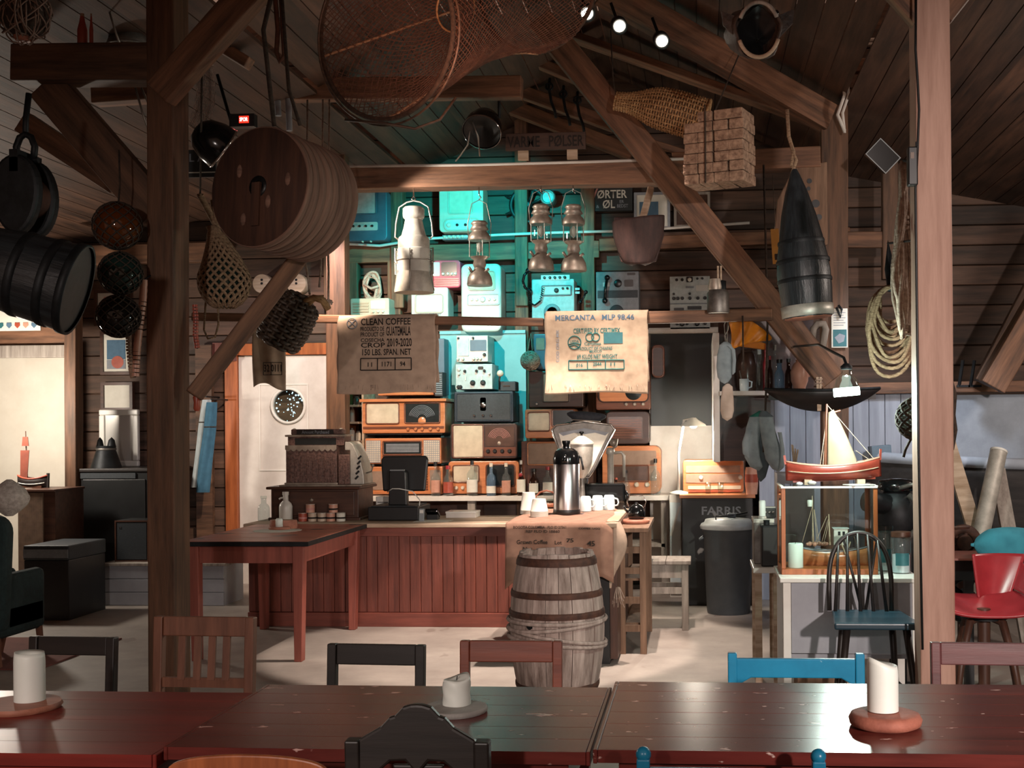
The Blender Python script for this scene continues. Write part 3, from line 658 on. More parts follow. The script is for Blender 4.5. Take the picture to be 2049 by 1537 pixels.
# near side of the tables: backs towards the camera
def ornate(t, w, top, rh, bk, m):
    q = .5 * (w - .06); T = top
    half = [(1, -.165), (1, -.082), (.8, -.066), (.62, -.052), (.47, -.03), (.38, -.026), (.24, -.006), (.1, 0.), (0, .001)]
    up = [(x * q, T + z) for x, z in half]
    poly = [(-q, T - .165), (-q * .62, T - .15), (-q * .45, T - .13), (-q * .2, T - .128), (-q * .06, T - .15), (q * .06, T - .15), (q * .2, T - .128), (q * .45, T - .13), (q * .62, T - .15)]
    part(t, 'top_rail', m, MB().T(TR(0, bk(top), 0)).prism(poly + up + [(-x, z) for x, z in up[-2::-1]][:-1], -.012, .012), bev=.006)
c = back_chair('black chair with a carved wavy back at the near edge', 692, 986, 1405, 2.72, 30, 'chair_black', rail=ornate, facing=-1, post=.034, mid=.62, tilt=.04, posts_over=-.082)
part(c, 'back_splat', 'chair_black', MB().T(TR(0, .012, 0)).prism([(-.05, .64), (.05, .64), (.035, .7), (.06, .775), (-.06, .775), (-.035, .7)], -.008, .008), bev=.004)
def bent(t, w, top, rh, bk, m):
    up = [(w / 2 * math.cos(a), top - .05 + .05 * math.sin(a) ** .6) for a in [PI * i / 24 for i in range(25)]]
    mb = MB(); mb.T(TR(0, bk(top), 0)).prism([(-w / 2, top - .13), (w / 2, top - .13)] + up, -.008, .008)
    part(t, 'top_rail', m, mb, bev=.004)
back_chair('orange bentwood chair back at the bottom left', 328, 668, 1508, 2.6, 30, 'orange_wood', rail=bent, facing=-1, posts_over=-.06, mid=.62, tilt=.02)
def ladder(t, w, top, rh, bk, m):
    part(t, 'top_rail', m, MB().T(TR(0, bk(top), 0)).bx(-w / 2 + .03, w / 2 - .03, -.01, .01, top - .085, top - .022), bev=.004)
c = back_chair('near bright blue chair with round post tops below the scratched table', 1275, 1648, 1517, 2.76, 30, 'blue_paint', rail=ladder, facing=-1, post=.03, mid=.6, tilt=.02)
for s in (-1, 1): part(c, 'post_knob', 'blue_paint', MB().ball((s * .199, .006, .792), .018, 14))

# red bar table with a worn top (left of the counter)
z = .80
A = [WZ(393, 1076, z), WZ(617, 1083, z), WZ(704, 1046, z), WZ(500, 1042, z)]
yn2, yf2 = A[1].y - .02, 9.085; xl, xr = A[0].x, A[1].x
t = thing('bar_table', 'red-painted table with a worn orange top beside the counter', 'table', ((xl + xr) / 2, (yn2 + yf2) / 2, 0)); w, dp = xr - xl, yf2 - yn2
mb = MB()
for i in range(5): mb.bx(-w / 2, w / 2, -dp / 2 + dp * i / 5 + .001, -dp / 2 + dp * (i + 1) / 5 - .001, z - .03, z)
part(t, 'tabletop', wood('worn_top', 'c07058', '7c4234', 0, scale=2, rough=.4, bump=.1, spots=('5a3a30', 4, .62)), mb, bev=.004)
part(t, 'edge_band', 'iron', MB().bx(-w / 2 - .004, w / 2 + .004, -dp / 2 - .006, -dp / 2, z - .032, z - .002).bx(w / 2, w / 2 + .006, -dp / 2, dp / 2, z - .032, z - .002))
part(t, 'apron', 'red_legs', MB().bx(-w / 2 + .07, w / 2 - .07, -dp / 2 + .06, -dp / 2 + .085, z - .15, z - .031).bx(-w / 2 + .07, w / 2 - .07, dp / 2 - .085, dp / 2 - .06, z - .15, z - .031).bx(-w / 2 + .06, -w / 2 + .085, -dp / 2 + .1, dp / 2 - .1, z - .15, z - .031).bx(w / 2 - .085, w / 2 - .06, -dp / 2 + .1, dp / 2 - .1, z - .15, z - .031))
for sx in (-1, 1):
    for sy in (-1, 1): part(t, 'leg', 'red_legs', MB().bar((sx * (w / 2 - .075), sy * (dp / 2 - .07), z - .03), (sx * (w / 2 - .085), sy * (dp / 2 - .08), 0), .075, w1=.05, up=(0, 1, 0)), bev=.004)
q = WZ(555, 1062, z); MB().lathe([(.17, 0), (.172, .001), (.165, .002)], n=40, wob=lambda a, j: .03 * math.cos(16 * a)).build('paper_doily', 'paper', loc=(q.x, q.y, z + .0006), label='white paper doily on the worn red table', cat='doily')
q = WZ(566, 1058, z); t = thing('wooden_block', 'bark-edged wooden block on the paper doily', 'block', (q.x, q.y, z + .003))
part(t, 'block', 'oak_disc', MB().lathe([(.1, 0), (.105, .02), (.1, .062)], n=20, sy=.6, wob=lambda a, j: .06 * math.sin(3 * a + 1)), bev=.004)
part(t, 'cut_face', 'pale_wood', MB().lathe([(.085, .0625), (.08, .064)], n=20, sy=.6))
candle = MB().lathe([(.001, .0), (.026, 0), (.026, .05), (.02, .062), (.001, .05)], n=18)
candle.build('candle_stub', 'wax', loc=(q.x + .005, q.y - .09, z + .022), label='small white candle stub in front of the bark-edged block', cat='candle')
MB().lathe([(.075, 0), (.08, .008), (.075, .018)], n=28, sy=.7).build('candle_plate', 'oak_disc', loc=(q.x + .005, q.y - .09, z + .003), label='small wooden slice under the candle stub', cat='plate')
# ---------------------------------------------------------------- counter and what stands on it
CZ = .80
xl, xr = W(496, 1258, 9.12).x, W(1240, 1258, 9.12).x; DB = 9.92
t = thing('bar_counter', 'long red plank-fronted bar counter with a pale top', 'counter', ((xl + xr) / 2, 9.12, 0)); w = xr - xl
mb = MB(); n = int(w / .085); q = w / n
for i in range(n): mb.bx(-w / 2 + i * q + .0015, -w / 2 + (i + 1) * q - .0015, .02, .04, .11, CZ - .04)
part(t, 'plank_front', 'boards_red', mb, bev=.003, seg=1)
part(t, 'carcass', 'boards_red', MB().bx(-w / 2, w / 2, .041, DB - 9.12 - .02, .02, CZ - .04))
part(t, 'kick_board', 'red_paint', MB().bx(-w / 2, w / 2, 0, .04, 0, .108), bev=.003)
part(t, 'top_rail', 'red_paint', MB().bx(-w / 2, w / 2, 0, .019, CZ - .1, CZ - .032), bev=.003)
part(t, 'countertop', 'pale_wood', MB().bx(-w / 2 - .02, w / 2, -.03, DB - 9.12, CZ - .03, CZ), bev=.004)
SZ = .915   # the serving station nearer the camera
xl, xr = W(1040, 1300, 7.75).x, W(1236, 1300, 7.75).x; w = xr - xl
t = thing('serving_stand', 'dark serving stand under the draped coffee sacking', 'stand', ((xl + xr) / 2, 7.72, 0))
part(t, 'body', 'black_plastic', MB().bx(-w / 2 + .04, w / 2 - .05, .02, 1.3, 0, SZ - .03)); part(t, 'side_board', 'walnut_v', MB().bx(w / 2 - .048, w / 2, .04, 1.3, .03, SZ - .031))
part(t, 'top', 'pale_wood', MB().bx(-w / 2 - .02, w / 2, 0, 1.35, SZ - .029, SZ), bev=.003)
sx0, sw = (xl + xr) / 2, w
# sacking over the stand: front drop, folds, right-hand corner hanging low
fw = px(212, 7.7); c0 = W(1119, 1045, 7.7)
def cloth(u, v):
    x = (u - .5) * fw * (1 + .03 * v)
    L = 1.28 + .33; s_ = v * L; dr = s_ - 1.28
    if dr < 0: y = -dr; z = .006 + .003 * math.sin(u * 23 + s_ * 9)
    else:
        y = -.012 - .012 * math.sin(u * 14 + 1) * min(1, dr * 5) - .02 * min(1, dr * 3)
        z = -dr * (1 + (.30 * (1 - u) ** 6) - .05 * math.sin(u * 5)) + .006
    if u > .9: z -= (u - .9) * .45 * (1 if dr > 0 else .6); y += (u - .9) * .35
    return (x, y, z)
t = thing('burlap_cloth', 'brown printed coffee sacking draped over the serving stand', 'cloth', (c0.x, 7.7, SZ))
part(t, 'cloth', 'burlap_brown', MB().sheet(cloth, 50, 60), solid=.004)
def ctwist(u, v):
    a = 2 * PI * u; r = (.045 + .03 * math.sin(v * PI)) * (1 - .55 * v) * (1 + .12 * math.sin(a * 5 + v * 4))
    return (fw / 2 - .015 + r * math.cos(a) + .03 * math.sin(v * 5) + .015, .09 + r * math.sin(a) - .02 * v, .005 - v * .43)
part(t, 'twisted_corner', 'burlap_shade', MB().sheet(ctwist, 20, 20, closed_u=True))
mb = MB()
for i in range(12):
    a = i * .55; mb.tube([(fw / 2 + .03 + .012 * math.cos(a), .07 + .012 * math.sin(a), -.42), (fw / 2 + .03 + .03 * math.cos(a), .07 + .02 * math.sin(a), -.46 - .03 * (i % 3)), (fw / 2 + .035 + .04 * math.cos(a), .06, -.49 - .02 * (i % 4))], .003, 4)
part(t, 'frayed_end', 'rope_pale', mb, kind='stuff')
def cw(q): return V3((q.x, -.05 - .012 * math.sin((q.x / fw + .5) * 14 + 1) * .6 - .003, q.z))
for s, cx, zz, w_, h_ in (('BOGOTA COLOMBIA   FLO ID 27361', -.12, -.02, .34, .018), ('REF FLO ID 18860', -.1, -.047, .22, .018), ('COFFEE  UGQ', .2, -.03, .14, .014),
                          ('Grown Coffee', -.17, -.115, .2, .028), ('Lot', .0, -.118, .045, .024), ('75', .075, -.105, .045, .026), ('45', .21, -.125, .05, .034), ('Net', -.2, -.16, .06, .026)):
    text(s, w_, h_, 'ink_black', t, (cx, 0, zz), warp=cw)
# thermos jug
def stand_at(x, y, z): return WZ(x, y, z)
q = stand_at(1134, 1028, SZ + .012); D = q.y; s = D / F
t = thing('airpot', 'brushed steel pump airpot on the sacking', 'jug', (q.x, q.y, SZ + .012))
part(t, 'base', 'black_plastic', MB().lathe([(27 * s, 0), (28 * s, 3 * s), (27 * s, 9 * s)], n=32))
part(t, 'body', 'steel', MB().lathe([(26.5 * s, 9 * s), (26.5 * s, 100 * s), (24.5 * s, 104 * s)], n=40))
part(t, 'collar', 'black_gloss', MB().lathe([(27 * s, 100 * s), (27.5 * s, 112 * s), (25 * s, 122 * s), (22 * s, 127 * s)], n=32))
part(t, 'pump_head', 'black_gloss', MB().lathe([(22 * s, 126 * s), (16 * s, 131 * s), (8 * s, 132 * s)], n=28).lathe([(8 * s, 130 * s), (6.5 * s, 138 * s), (9 * s, 144 * s), (8 * s, 147 * s)], n=20))
part(t, 'spout', 'black_gloss', MB().tube([(0, -20 * s, 118 * s), (0, -30 * s, 112 * s), (0, -33 * s, 104 * s)], 5 * s, 10))
part(t, 'handle', 'black_plastic', MB().tube([(26 * s, 0, 117 * s), (30 * s, 0, 112 * s), (33 * s, 0, 97 * s), (34 * s, 0, 88 * s)], 2.2 * s, 8))
c_ = stand_at(1134, 1034, SZ); MB().bx(-.12, .12, -.08, .1, 0.002, .011).build('serving_tray', 'walnut', loc=(q.x, q.y, SZ + .0005), label='dark wooden tray under the steel airpot', cat='tray', bev=.003)
# paper cups
def cups(x, ytop, ybase, wpx, lab, n):
    q = stand_at(x, ybase, SZ + .008); s = q.y / F; t = thing('paper_cup_stack', lab, 'paper cups', (q.x, q.y, SZ + .008)); H = (ybase - ytop) * s; r = wpx * s / 2
    lip = .006
    for i in range(n):
        part(t, 'paper_cup', 'paper_cup', MB().lathe([(r * 1.0, i * lip), (r * 1.03, i * lip + .002), (r, i * lip + .004), (r * (.74 if i == n - 1 else .98), H if i == n - 1 else i * lip + .006)], n=22))
cups(1058, 985, 1028, 34, 'taller stack of upturned white paper cups behind', 5)
cups(1079, 998, 1034, 36, 'shorter stack of upturned paper cups in front', 7)
# white mugs in two rows
q0 = stand_at(1170, 1022, SZ + .01); s = q0.y / F
mugs = [(1172, 1023, 'first white mug from the steel airpot'), (1196, 1021, 'second white mug from the steel airpot'), (1219, 1020, 'outermost white mug with its handle to the right')]
mproto = None
for i, (x, y, lb) in enumerate(mugs):
    q = stand_at(x, y, SZ + .01); r = 12 * s
    t = thing('mug', lb, 'mug', (q.x, q.y, SZ + .01), group='upturned mugs on the sacking')
    part(t, 'body', 'porcelain', MB().lathe([(r * .97, 0), (r, .01), (r * .96, .085), (r * .8, .105), (r * .7, .108), (r * .68, .104)], n=24))
    part(t, 'handle', 'porcelain', MB().tube([(r * .95, -.01, .03), (r * 1.45, -.012, .035), (r * 1.6, -.012, .055), (r * 1.45, -.012, .078), (r * .95, -.01, .085)], .006, 8))
for x, y, lb in ((1184, 1006, 'first white mug of the rear row'), (1209, 1005, 'second white mug of the rear row')):
    q = stand_at(x, y, SZ + .01); q.y += .02; t = thing('mug', lb, 'mug', (q.x, q.y, SZ + .01), group='upturned mugs on the sacking')
    part(t, 'body', 'porcelain', MB().lathe([(.06 * .97, 0), (.06, .01), (.058, .085), (.048, .105), (.042, .108), (.04, .104)], n=24))
# basket with a bentwood handle
q = stand_at(1092, 1016, SZ + .008); t = thing('serving_basket', 'shallow wooden basket with a bent handle beside the airpot', 'basket', (q.x, q.y + .05, SZ + .008))
part(t, 'bowl', 'oak_disc', MB().lathe([(.06, 0), (.085, .012), (.1, .035), (.094, .035), (.08, .016), (.001, .01)], n=28, cap=False))
part(t, 'handle', 'oak_disc', MB().tube([(-.09, 0, .03), (-.085, 0, .08), (-.05, 0, .115), (0, 0, .128), (.05, 0, .115), (.085, 0, .08), (.09, 0, .03)], .007, 8))
for dx, dz, lb in ((-.03, .012, 'left glass in the wooden basket'), (.03, .012, 'right glass in the wooden basket')):
    MB().lathe([(.022, 0), (.028, .05), (.026, .05), (.02, .004)], n=18, cap=False).build('drinking_glass', 'clear_glass', loc=(q.x + dx, q.y + .05, SZ + .02), label=lb, cat='glass')
# counter scale with fan-shaped head
q = W(1185, 1012, 9.05); s = 9.05 / F
t = thing('fan_scale', 'antique shop scale with a white fan-shaped dial', 'scale', (W(1170, 1012, 9.05).x, 9.05, SZ))
t.location.y = 9.0; bz = lambda y: W(1170, y, 9.0).z - SZ; bxx = lambda x: W(x, 900, 9.0).x - t.location.x
fan = [(1143, 955), (1180, 955), (1190, 940), (1231, 860), (1224, 850), (1170, 843), (1113, 850), (1105, 860), (1132, 940)]
pl = [(bxx(x), bz(y)) for x, y in fan]
part(t, 'dial_case', 'old_metal', MB().prism(pl, -.03, .09), bev=.012)
fan2 = [(1148, 948), (1178, 948), (1186, 934), (1219, 866), (1170, 858), (1119, 866), (1138, 934)]
part(t, 'dial', 'paper', MB().prism([(bxx(x), bz(y)) for x, y in fan2], -.034, -.029))
fan3 = [(1128, 872), (1150, 866), (1170, 869), (1192, 866), (1212, 872), (1219, 866), (1170, 857), (1119, 866)]
part(t, 'scale_arc', 'ink_grey', MB().prism([(bxx(x), bz(y)) for x, y in fan3], -.036, -.0335))
part(t, 'rim', 'chrome', MB().tube([(bxx(x), -.034, bz(y)) for x, y in fan], .006, 8, True))
part(t, 'pillar', 'chrome', MB().bx(bxx(1150), bxx(1176), -.02, .07, bz(972), bz(953)), bev=.006)
part(t, 'base', 'black_gloss', MB().bx(bxx(1146), bxx(1252), -.08, .16, bz(1006), bz(967)), bev=.02, seg=3)
part(t, 'side_lever', 'black_gloss', MB().tube([(bxx(1245), -.04, bz(975)), (bxx(1256), -.05, bz(990)), (bxx(1254), -.05, bz(1010))], .012, 10))
part(t, 'foot', 'black_gloss', MB().bx(bxx(1148), bxx(1160), -.06, .12, 0, bz(1004))); part(t, 'foot', 'black_gloss', MB().bx(bxx(1236), bxx(1248), -.06, .12, 0, bz(1004)))
# cap lying on the scale
c_ = W(1172, 846, 9.0)
t = thing('peaked_cap', 'dark wool skipper cap lying on the fan-shaped scale', 'cap', (c_.x, 9.03, c_.z), rot=(0, .08, 0))
part(t, 'crown', 'hat_wool', MB().lathe([(.085, .0), (.095, .02), (.13, .045), (.135, .062), (.11, .078), (.04, .084), (.001, .082)], n=28, sx=1.08, sy=.8, wob=lambda a, j: .05 * math.sin(2 * a + 1)))
part(t, 'peak', 'black_gloss', MB().sheet(lambda u, v: (-.08 - .075 * v * math.sin(PI * (u * .8 + .1)), -.09 + .15 * u - .05 * v, .012 - .025 * v), 12, 4), solid=.004)
part(t, 'band_cord', 'brass', MB().tube([(.097 * 1.08 * math.cos(a), .08 * math.sin(a), .016) for a in [PI * 1.0 + PI * i / 16 for i in range(17)]], .005, 6))
# urn, tap
q = stand_at(1164, 1005, SZ); D = 8.86; s = D / F; zb = W(1164, 957, D).z
t = thing('metal_urn', 'pewter lidded urn on a foot behind the airpot', 'urn', (W(1164, 900, D).x, D, SZ)); zz = lambda y: W(1164, y, D).z - SZ
part(t, 'foot', 'old_metal', MB().lathe([(20 * s, .0), (22 * s, .008), (8 * s, .03), (5 * s, zz(970)), (5 * s, zz(955))], n=24))
part(t, 'bowl', 'galvanised', MB().lathe([(5 * s, zz(957)), (14 * s, zz(945)), (21 * s, zz(925)), (23 * s, zz(900)), (23.5 * s, zz(888))], n=36))
part(t, 'lid', 'galvanised', MB().lathe([(25 * s, zz(889)), (25 * s, zz(886)), (18 * s, zz(880)), (9 * s, zz(874)), (4 * s, zz(872))], n=36))
part(t, 'lid_knob', 'black_gloss', MB().lathe([(3 * s, zz(873)), (2 * s, zz(869)), (5.5 * s, zz(866)), (4 * s, zz(863.5)), (.001, zz(863))], n=16))
D = 9.15; s = D / F; q = W(1218, 960, D); t = thing('beer_tap', 'pale metal tap column with a bent side pipe', 'tap', (q.x, 9.35, CZ)); zz = lambda y: W(1218, y, 9.35).z - CZ; s = 9.35 / F
part(t, 'column', 'galvanised', MB().lathe([(9 * s, 0), (9 * s, .02), (6.5 * s, .03), (6.5 * s, zz(910)), (9 * s, zz(908)), (8 * s, zz(898)), (4 * s, zz(896))], n=20))
part(t, 'crank', 'brass', MB().ball((6 * s, 0, zz(886)), 8 * s, 14).tube([(6 * s, 0, zz(890)), (14 * s, -.02, zz(880)), (12 * s, -.02, zz(893)), (4 * s, -.02, zz(898))], 2.5 * s, 8))
part(t, 'side_pipe', 'galvanised', MB().tube([(4 * s, 0, zz(907)), (22 * s, 0, zz(905)), (27 * s, 0, zz(912)), (27 * s, 0, zz(955))], 3 * s, 10))
# coffee pot on a shelf of the crate
# crate-like side rack
xl, xr = W(1246, 1300, 8.1).x, W(1288, 1300, 8.1).x; w = xr - xl; zt = W(1265, 1056, 8.1).z
t = thing('crate_rack', 'narrow open slatted rack at the right end of the counter', 'rack', ((xl + xr) / 2, 8.08, 0))
for sx in (-1, 1):
    for yy in (.02, .9): part(t, 'upright', 'crate_wood', MB().bx(sx * (w / 2) - .022, sx * (w / 2) + .022, yy - .02, yy + .02, 0, zt - .03), bev=.003)
for i, z in enumerate((.17, .36, .56, .7)): part(t, 'cross_slat', 'crate_wood', MB().bx(-w / 2 + .02, w / 2 - .02, .008, .026, z - .02, z + .025))
for z in (.2, .5): part(t, 'shelf', 'crate_wood', MB().bx(-w / 2 + .02, w / 2 - .02, .05, .9, z - .01, z + .006))
part(t, 'top_board', 'crate_wood', MB().bx(-w / 2 - .03, w / 2 + .04, -.01, .95, zt - .03, zt), bev=.003)
q = W(1272, 1055, 8.12); t2 = thing('round_board', 'round brown board on the slatted rack', 'board', (W(1270, 1050, 8.4).x, 8.45, zt)); s = 8.4 / F
part(t2, 'board', 'oak_disc', MB().lathe([(26 * s, .0), (30 * s, .01), (29 * s, .028), (24 * s, .03)], n=32))
t = thing('coffee_pot', 'shiny black coffee pot on the round brown board', 'pot', (t2.location.x + .01, 8.45, zt + .031)); s = 8.4 / F
part(t, 'body', 'black_gloss', MB().lathe([(14 * s, 0), (17 * s, .01), (17.5 * s, .05), (14 * s, .085), (8 * s, .1), (3 * s, .108), (3 * s, .118), (.001, .12)], n=28))
part(t, 'spout', 'black_gloss', MB().tube([(-15 * s, 0, .04), (-23 * s, 0, .07), (-26 * s, 0, .095)], 3 * s, 8, r1=1.8 * s))
part(t, 'handle', 'chrome', MB().tube([(16 * s, 0, .085), (20 * s, 0, .12), (13 * s, 0, .165), (-13 * s, 0, .165), (-18 * s, 0, .12), (-15 * s, 0, .085)], 1.1 * s, 6))

# cash register on its wooden till box
q, w, h = PB(541, 978, 736, 1040, 9.55); t = thing('till_box', 'dark wooden till drawer box under the cash register', 'till', (q.x, 9.42, CZ)); s = 9.5 / F; h = W(600, 974, 9.42).z - CZ
part(t, 'body', 'walnut', MB().bx(-w / 2 + .03, w / 2 - .03, .02, .46, .02, h - .022), bev=.004)
part(t, 'drawer', 'walnut', MB().bx(-w / 2 + .06, w / 2 - .06, .004, .021, .04, h - .04), bev=.003)
part(t, 'drawer_lock', 'brass', MB().T(TR(-.02, .002, h * .6, rx=PI / 2)).lathe([(.018, -.003), (.018, .004), (.006, .005)], n=4))
part(t, 'plinth', 'walnut', MB().bx(-w / 2 + .01, w / 2 - .01, 0, .47, 0, .022), bev=.004); part(t, 'top_moulding', 'walnut', MB().bx(-w / 2, w / 2, -.02, .48, h - .022, h), bev=.008, seg=3)
tz = CZ + h
t = thing('cash_register', 'ornate old brass cash register on the till box', 'cash register', (q.x, 9.47, tz)); X = lambda x: W(x, 900, 9.5).x - q.x; Z = lambda y: W(620, y, 9.5).z - tz
part(t, 'base_plate', 'brass', MB().bx(X(563), X(726), -.03, .4, 0, .012), bev=.003)
part(t, 'body', 'register_metal', MB().bx(X(574), X(676), .0, .36, .012, Z(893)), bev=.008)
part(t, 'side_body', 'register_metal', MB().bx(X(677), X(700), .02, .36, .012, Z(910)), bev=.006)
sc = [(X(574), Z(903)), (X(676), Z(903)), (X(676), Z(892)), (X(574), Z(892))]; n = 9
sc = [(X(574 + 102 * i / (n * 4)), Z(899 + 4 * abs(math.sin(i / 4 * PI)))) for i in range(n * 4 + 1)] + [(X(676), Z(891)), (X(574), Z(891))]
part(t, 'scalloped_rim', 'brass', MB().prism(sc, -.012, -.001))
mb = MB()
for i in range(8): mb.bx(X(580 + i * 12), X(588 + i * 12), -.006, -.0005, Z(965), Z(918))
part(t, 'embossed_panels', 'register_metal', mb, bev=.003)
part(t, 'bottom_bead', 'brass', MB().bx(X(572), X(678), -.014, 0, .012, .03), bev=.004)
part(t, 'display_box', 'register_metal', MB().bx(X(575), X(688), .04, .24, Z(892), Z(872)), bev=.004); part(t, 'display_window', 'dial_dark', MB().bx(X(590), X(672), .034, .041, Z(890), Z(877)))
part(t, 'cornice', 'brass', MB().bx(X(571), X(691), .02, .26, Z(874), Z(870)), bev=.002)
part(t, 'top_sign', 'register_metal', MB().bx(X(578), X(682), .08, .18, Z(870), Z(859)), bev=.008); part(t, 'sign_plate', 'dial_dark', MB().bx(X(590), X(664), .074, .081, Z(869), Z(860.5)))
text('Amount Purchased', X(655) - X(600), .028, 'ink_grey', t, (X(628), .0735, (Z(869) + Z(860.5)) / 2))
part(t, 'sign_end', 'galvanised', MB().ball((X(582), .12, Z(861)), .018, 12)); part(t, 'sign_end', 'galvanised', MB().ball((X(676), .12, Z(861)), .018, 12))
sd = [(X(700), .0), (X(728), .0), (X(727), Z(955)), (X(722), Z(930)), (X(714), Z(910)), (X(706), Z(893)), (X(700), Z(888)), (X(690), Z(888)), (X(690), Z(905)), (X(700), Z(905))]
part(t, 'key_housing', 'galvanised', MB().prism([(x, z + .013) for x, z in [sd[0], sd[1], sd[2], sd[3], sd[4], sd[5], sd[6], sd[7], sd[8], sd[9]]], .03, .3), bev=.006)
mb = MB()
for i in range(5):
    for j in range(3): mb.ball((X(712 + 5 * (i * .3) + j * 2), .022, Z(958 - i * 10 - j * 2)), .009, 8)
part(t, 'keys', 'knob_dark', mb)
part(t, 'crank_handle', 'black_gloss', MB().tube([(X(574), .15, Z(942)), (X(568), .15, Z(940))], .007, 8).ball((X(566), .15, Z(940)), .014, 12))
part(t, 'side_crank', 'brass', MB().tube([(X(727), .12, Z(948)), (X(738), .1, Z(945)), (X(741), .1, Z(935))], .006, 8).ball((X(741), .1, Z(933)), .014, 10))
# tins
tins = [(605, 1005, 1040, 17, 'tin_red', 'red', 'leftmost tin of the row, with a red label'), (624, 1006, 1040, 18, 'tin_paint', 'ochre', 'second tin of the row, under a stacked tin'), (643, 1005, 1040, 17, 'tin_paint', '', 'middle tin of the row in front of the till box'),
        (661, 1006, 1040, 17, 'tin_pink', '', 'fourth tin of the row, pinkish'), (681, 1004, 1040, 19, 'paper', '', 'rightmost tin of the row, white with a dark oval'), (620, 987, 1006, 19, 'tin_pink', '', 'left tin stacked on top of the row'), (666, 987, 1006, 19, 'tin_pink', '', 'right tin stacked on top of the row')]
Dt = 9.34; s = Dt / F; H = 17.5 * s
for x, a, b, wd, m, _, lb in tins:
    up = b < 1020; q = W(x, 900, Dt); t = thing('food_tin', lb, 'tin', (q.x, Dt, CZ + .001 + (H + .0015 if up else 0)), group='tins in front of the till box'); r = 9 * s
    part(t, 'body', m, MB().lathe([(r, 0), (r, H)], n=24)); part(t, 'rim', 'galvanised', MB().lathe([(r * 1.03, H * .93), (r * 1.04, H * .99), (r * .96, H), (.001, H * .97)], n=24, cap=False))
    part(t, 'label_band', 'ink_black' if lb[0] != 'l' else 'ink_pink', MB().lathe([(r * 1.005, H * .3), (r * 1.005, H * .5)], n=24, cap=False))
# bottles standing at the left end of the counter
def bottle(x, ytop, ybase, wpx, D, z0, lab, gm='bottle_glass', cap='knob_dark', band=None, bandpx=(.12, .5), shape=0, group=None, neck=.32, cat='bottle'):
    s = D / F; q = W(x, ybase, D); z0 = q.z if z0 is None else z0; H = (ybase - ytop) * s; r = wpx * s / 2
    t = thing('bottle', lab, cat, (q.x, D, z0), group=group)
    sh = [(r * .9, 0), (r, H * .03), (r, H * .5), (r * .85, H * .6), (r * neck, H * .7), (r * neck * .95, H * .9)]
    if shape == 1: sh = [(r * .9, 0), (r, H * .03), (r, H * .62), (r * .6, H * .72), (r * neck, H * .76), (r * neck, H * .9)]
    if shape == 2: sh = [(r * .8, 0), (r * .95, H * .06), (r, H * .25), (r * .9, H * .4), (r * .45, H * .55), (r * neck, H * .65), (r * neck, H * .9)]
    part(t, 'glass', gm, MB().lathe(sh, n=24))
    part(t, 'cap', cap, MB().lathe([(r * neck * 1.15, H * .885), (r * neck * 1.15, H)], n=16))
    if band: part(t, 'label', band, MB().lathe([(r * 1.012, H * bandpx[0]), (r * 1.012, H * bandpx[1])], n=24, cap=False))
    return t
bottle(528, 989, 1040, 24, 9.4, CZ + .001, 'empty clear bottle at the left end of the counter', neck=.45, cap='clear_glass')
t = bottle(572, 980, 1040, 27, 9.36, CZ + .001, 'tall frosted soap bottle at the left end of the counter', gm='white_gloss', cap='white_gloss', shape=0, neck=.42)
part(t, 'pump_nozzle', 'white_gloss', MB().tube([(0, 0, .19), (-.035, -.01, .185), (-.05, -.012, .175)], .007, 8))
# point of sale screen seen from behind
q = W(796, 1008, 9.45); t = thing('till_screen', 'black touch screen till seen from behind on the counter', 'till screen', (q.x, 9.45, CZ)); X = lambda x: W(x, 900, 9.45).x - q.x; Z = lambda y: W(796, y, 9.45).z - CZ
part(t, 'cash_drawer', 'black_plastic', MB().bx(X(742), X(842), -.1, .32, .005, Z(1013)), bev=.006); part(t, 'drawer_lid', 'dark_case', MB().bx(X(748), X(836), -.09, .3, Z(1013), Z(1011)), bev=.003)
part(t, 'stand', 'black_plastic', MB().prism([(X(775), Z(1012)), (X(812), Z(1012)), (X(810), Z(945)), (X(806), Z(941)), (X(780), Z(941)), (X(776), Z(945))], .02, .1), bev=.01)
part(t, 'screen_back', 'black_plastic', MB().T(TR(0, .1, 0, rx=-.12)).prism([(X(757), Z(984)), (X(842), Z(984)), (X(847), Z(920)), (X(843), Z(912)), (X(757), Z(912)), (X(751), Z(920))], .0, .04), bev=.012)
part(t, 'hinge_cap', 'grey_plastic', MB().bx(X(779), X(808), .012, .03, Z(942.5), Z(940)))
part(t, 'cable', 'white_gloss', MB().tube([(X(773), .02, Z(985)), (X(785), -.01, Z(978)), (X(800), -.02, Z(978)), (X(822), .05, Z(984)), (X(836), .06, Z(1002)), (X(838), .0, Z(1012))], .004, 6))
q = W(866, 1036, 9.5); t = thing('card_terminal', 'small black card terminal right of the till screen', 'card terminal', (q.x, 9.5, CZ)); 
part(t, 'body', 'black_gloss', MB().T(TR(0, 0, .05, rx=-.5)).bx(-.05, .05, -.06, .06, -.012, .016), bev=.008); part(t, 'rest', 'black_plastic', MB().bx(-.045, .045, -.03, .05, 0, .04)); part(t, 'screen', 'grey_plastic', MB().T(TR(0, 0, .05, rx=-.5)).bx(-.035, .035, 0, .045, .016, .018))
q = W(843, 1035, 9.35); t = thing('card_reader', 'small white card reader leaning beside the till drawer', 'card reader', (W(843, 1035, 9.3).x, 9.3, CZ)); part(t, 'body', 'grey_plastic', MB().T(TR(rx=-.12)).prism(rrect(.04, .1, .008, 4, 0, .052), 0, .018), bev=.003); part(t, 'screen', 'white_gloss', MB().T(TR(rx=-.12)).bx(-.014, .014, -.001, .001, .065, .09))
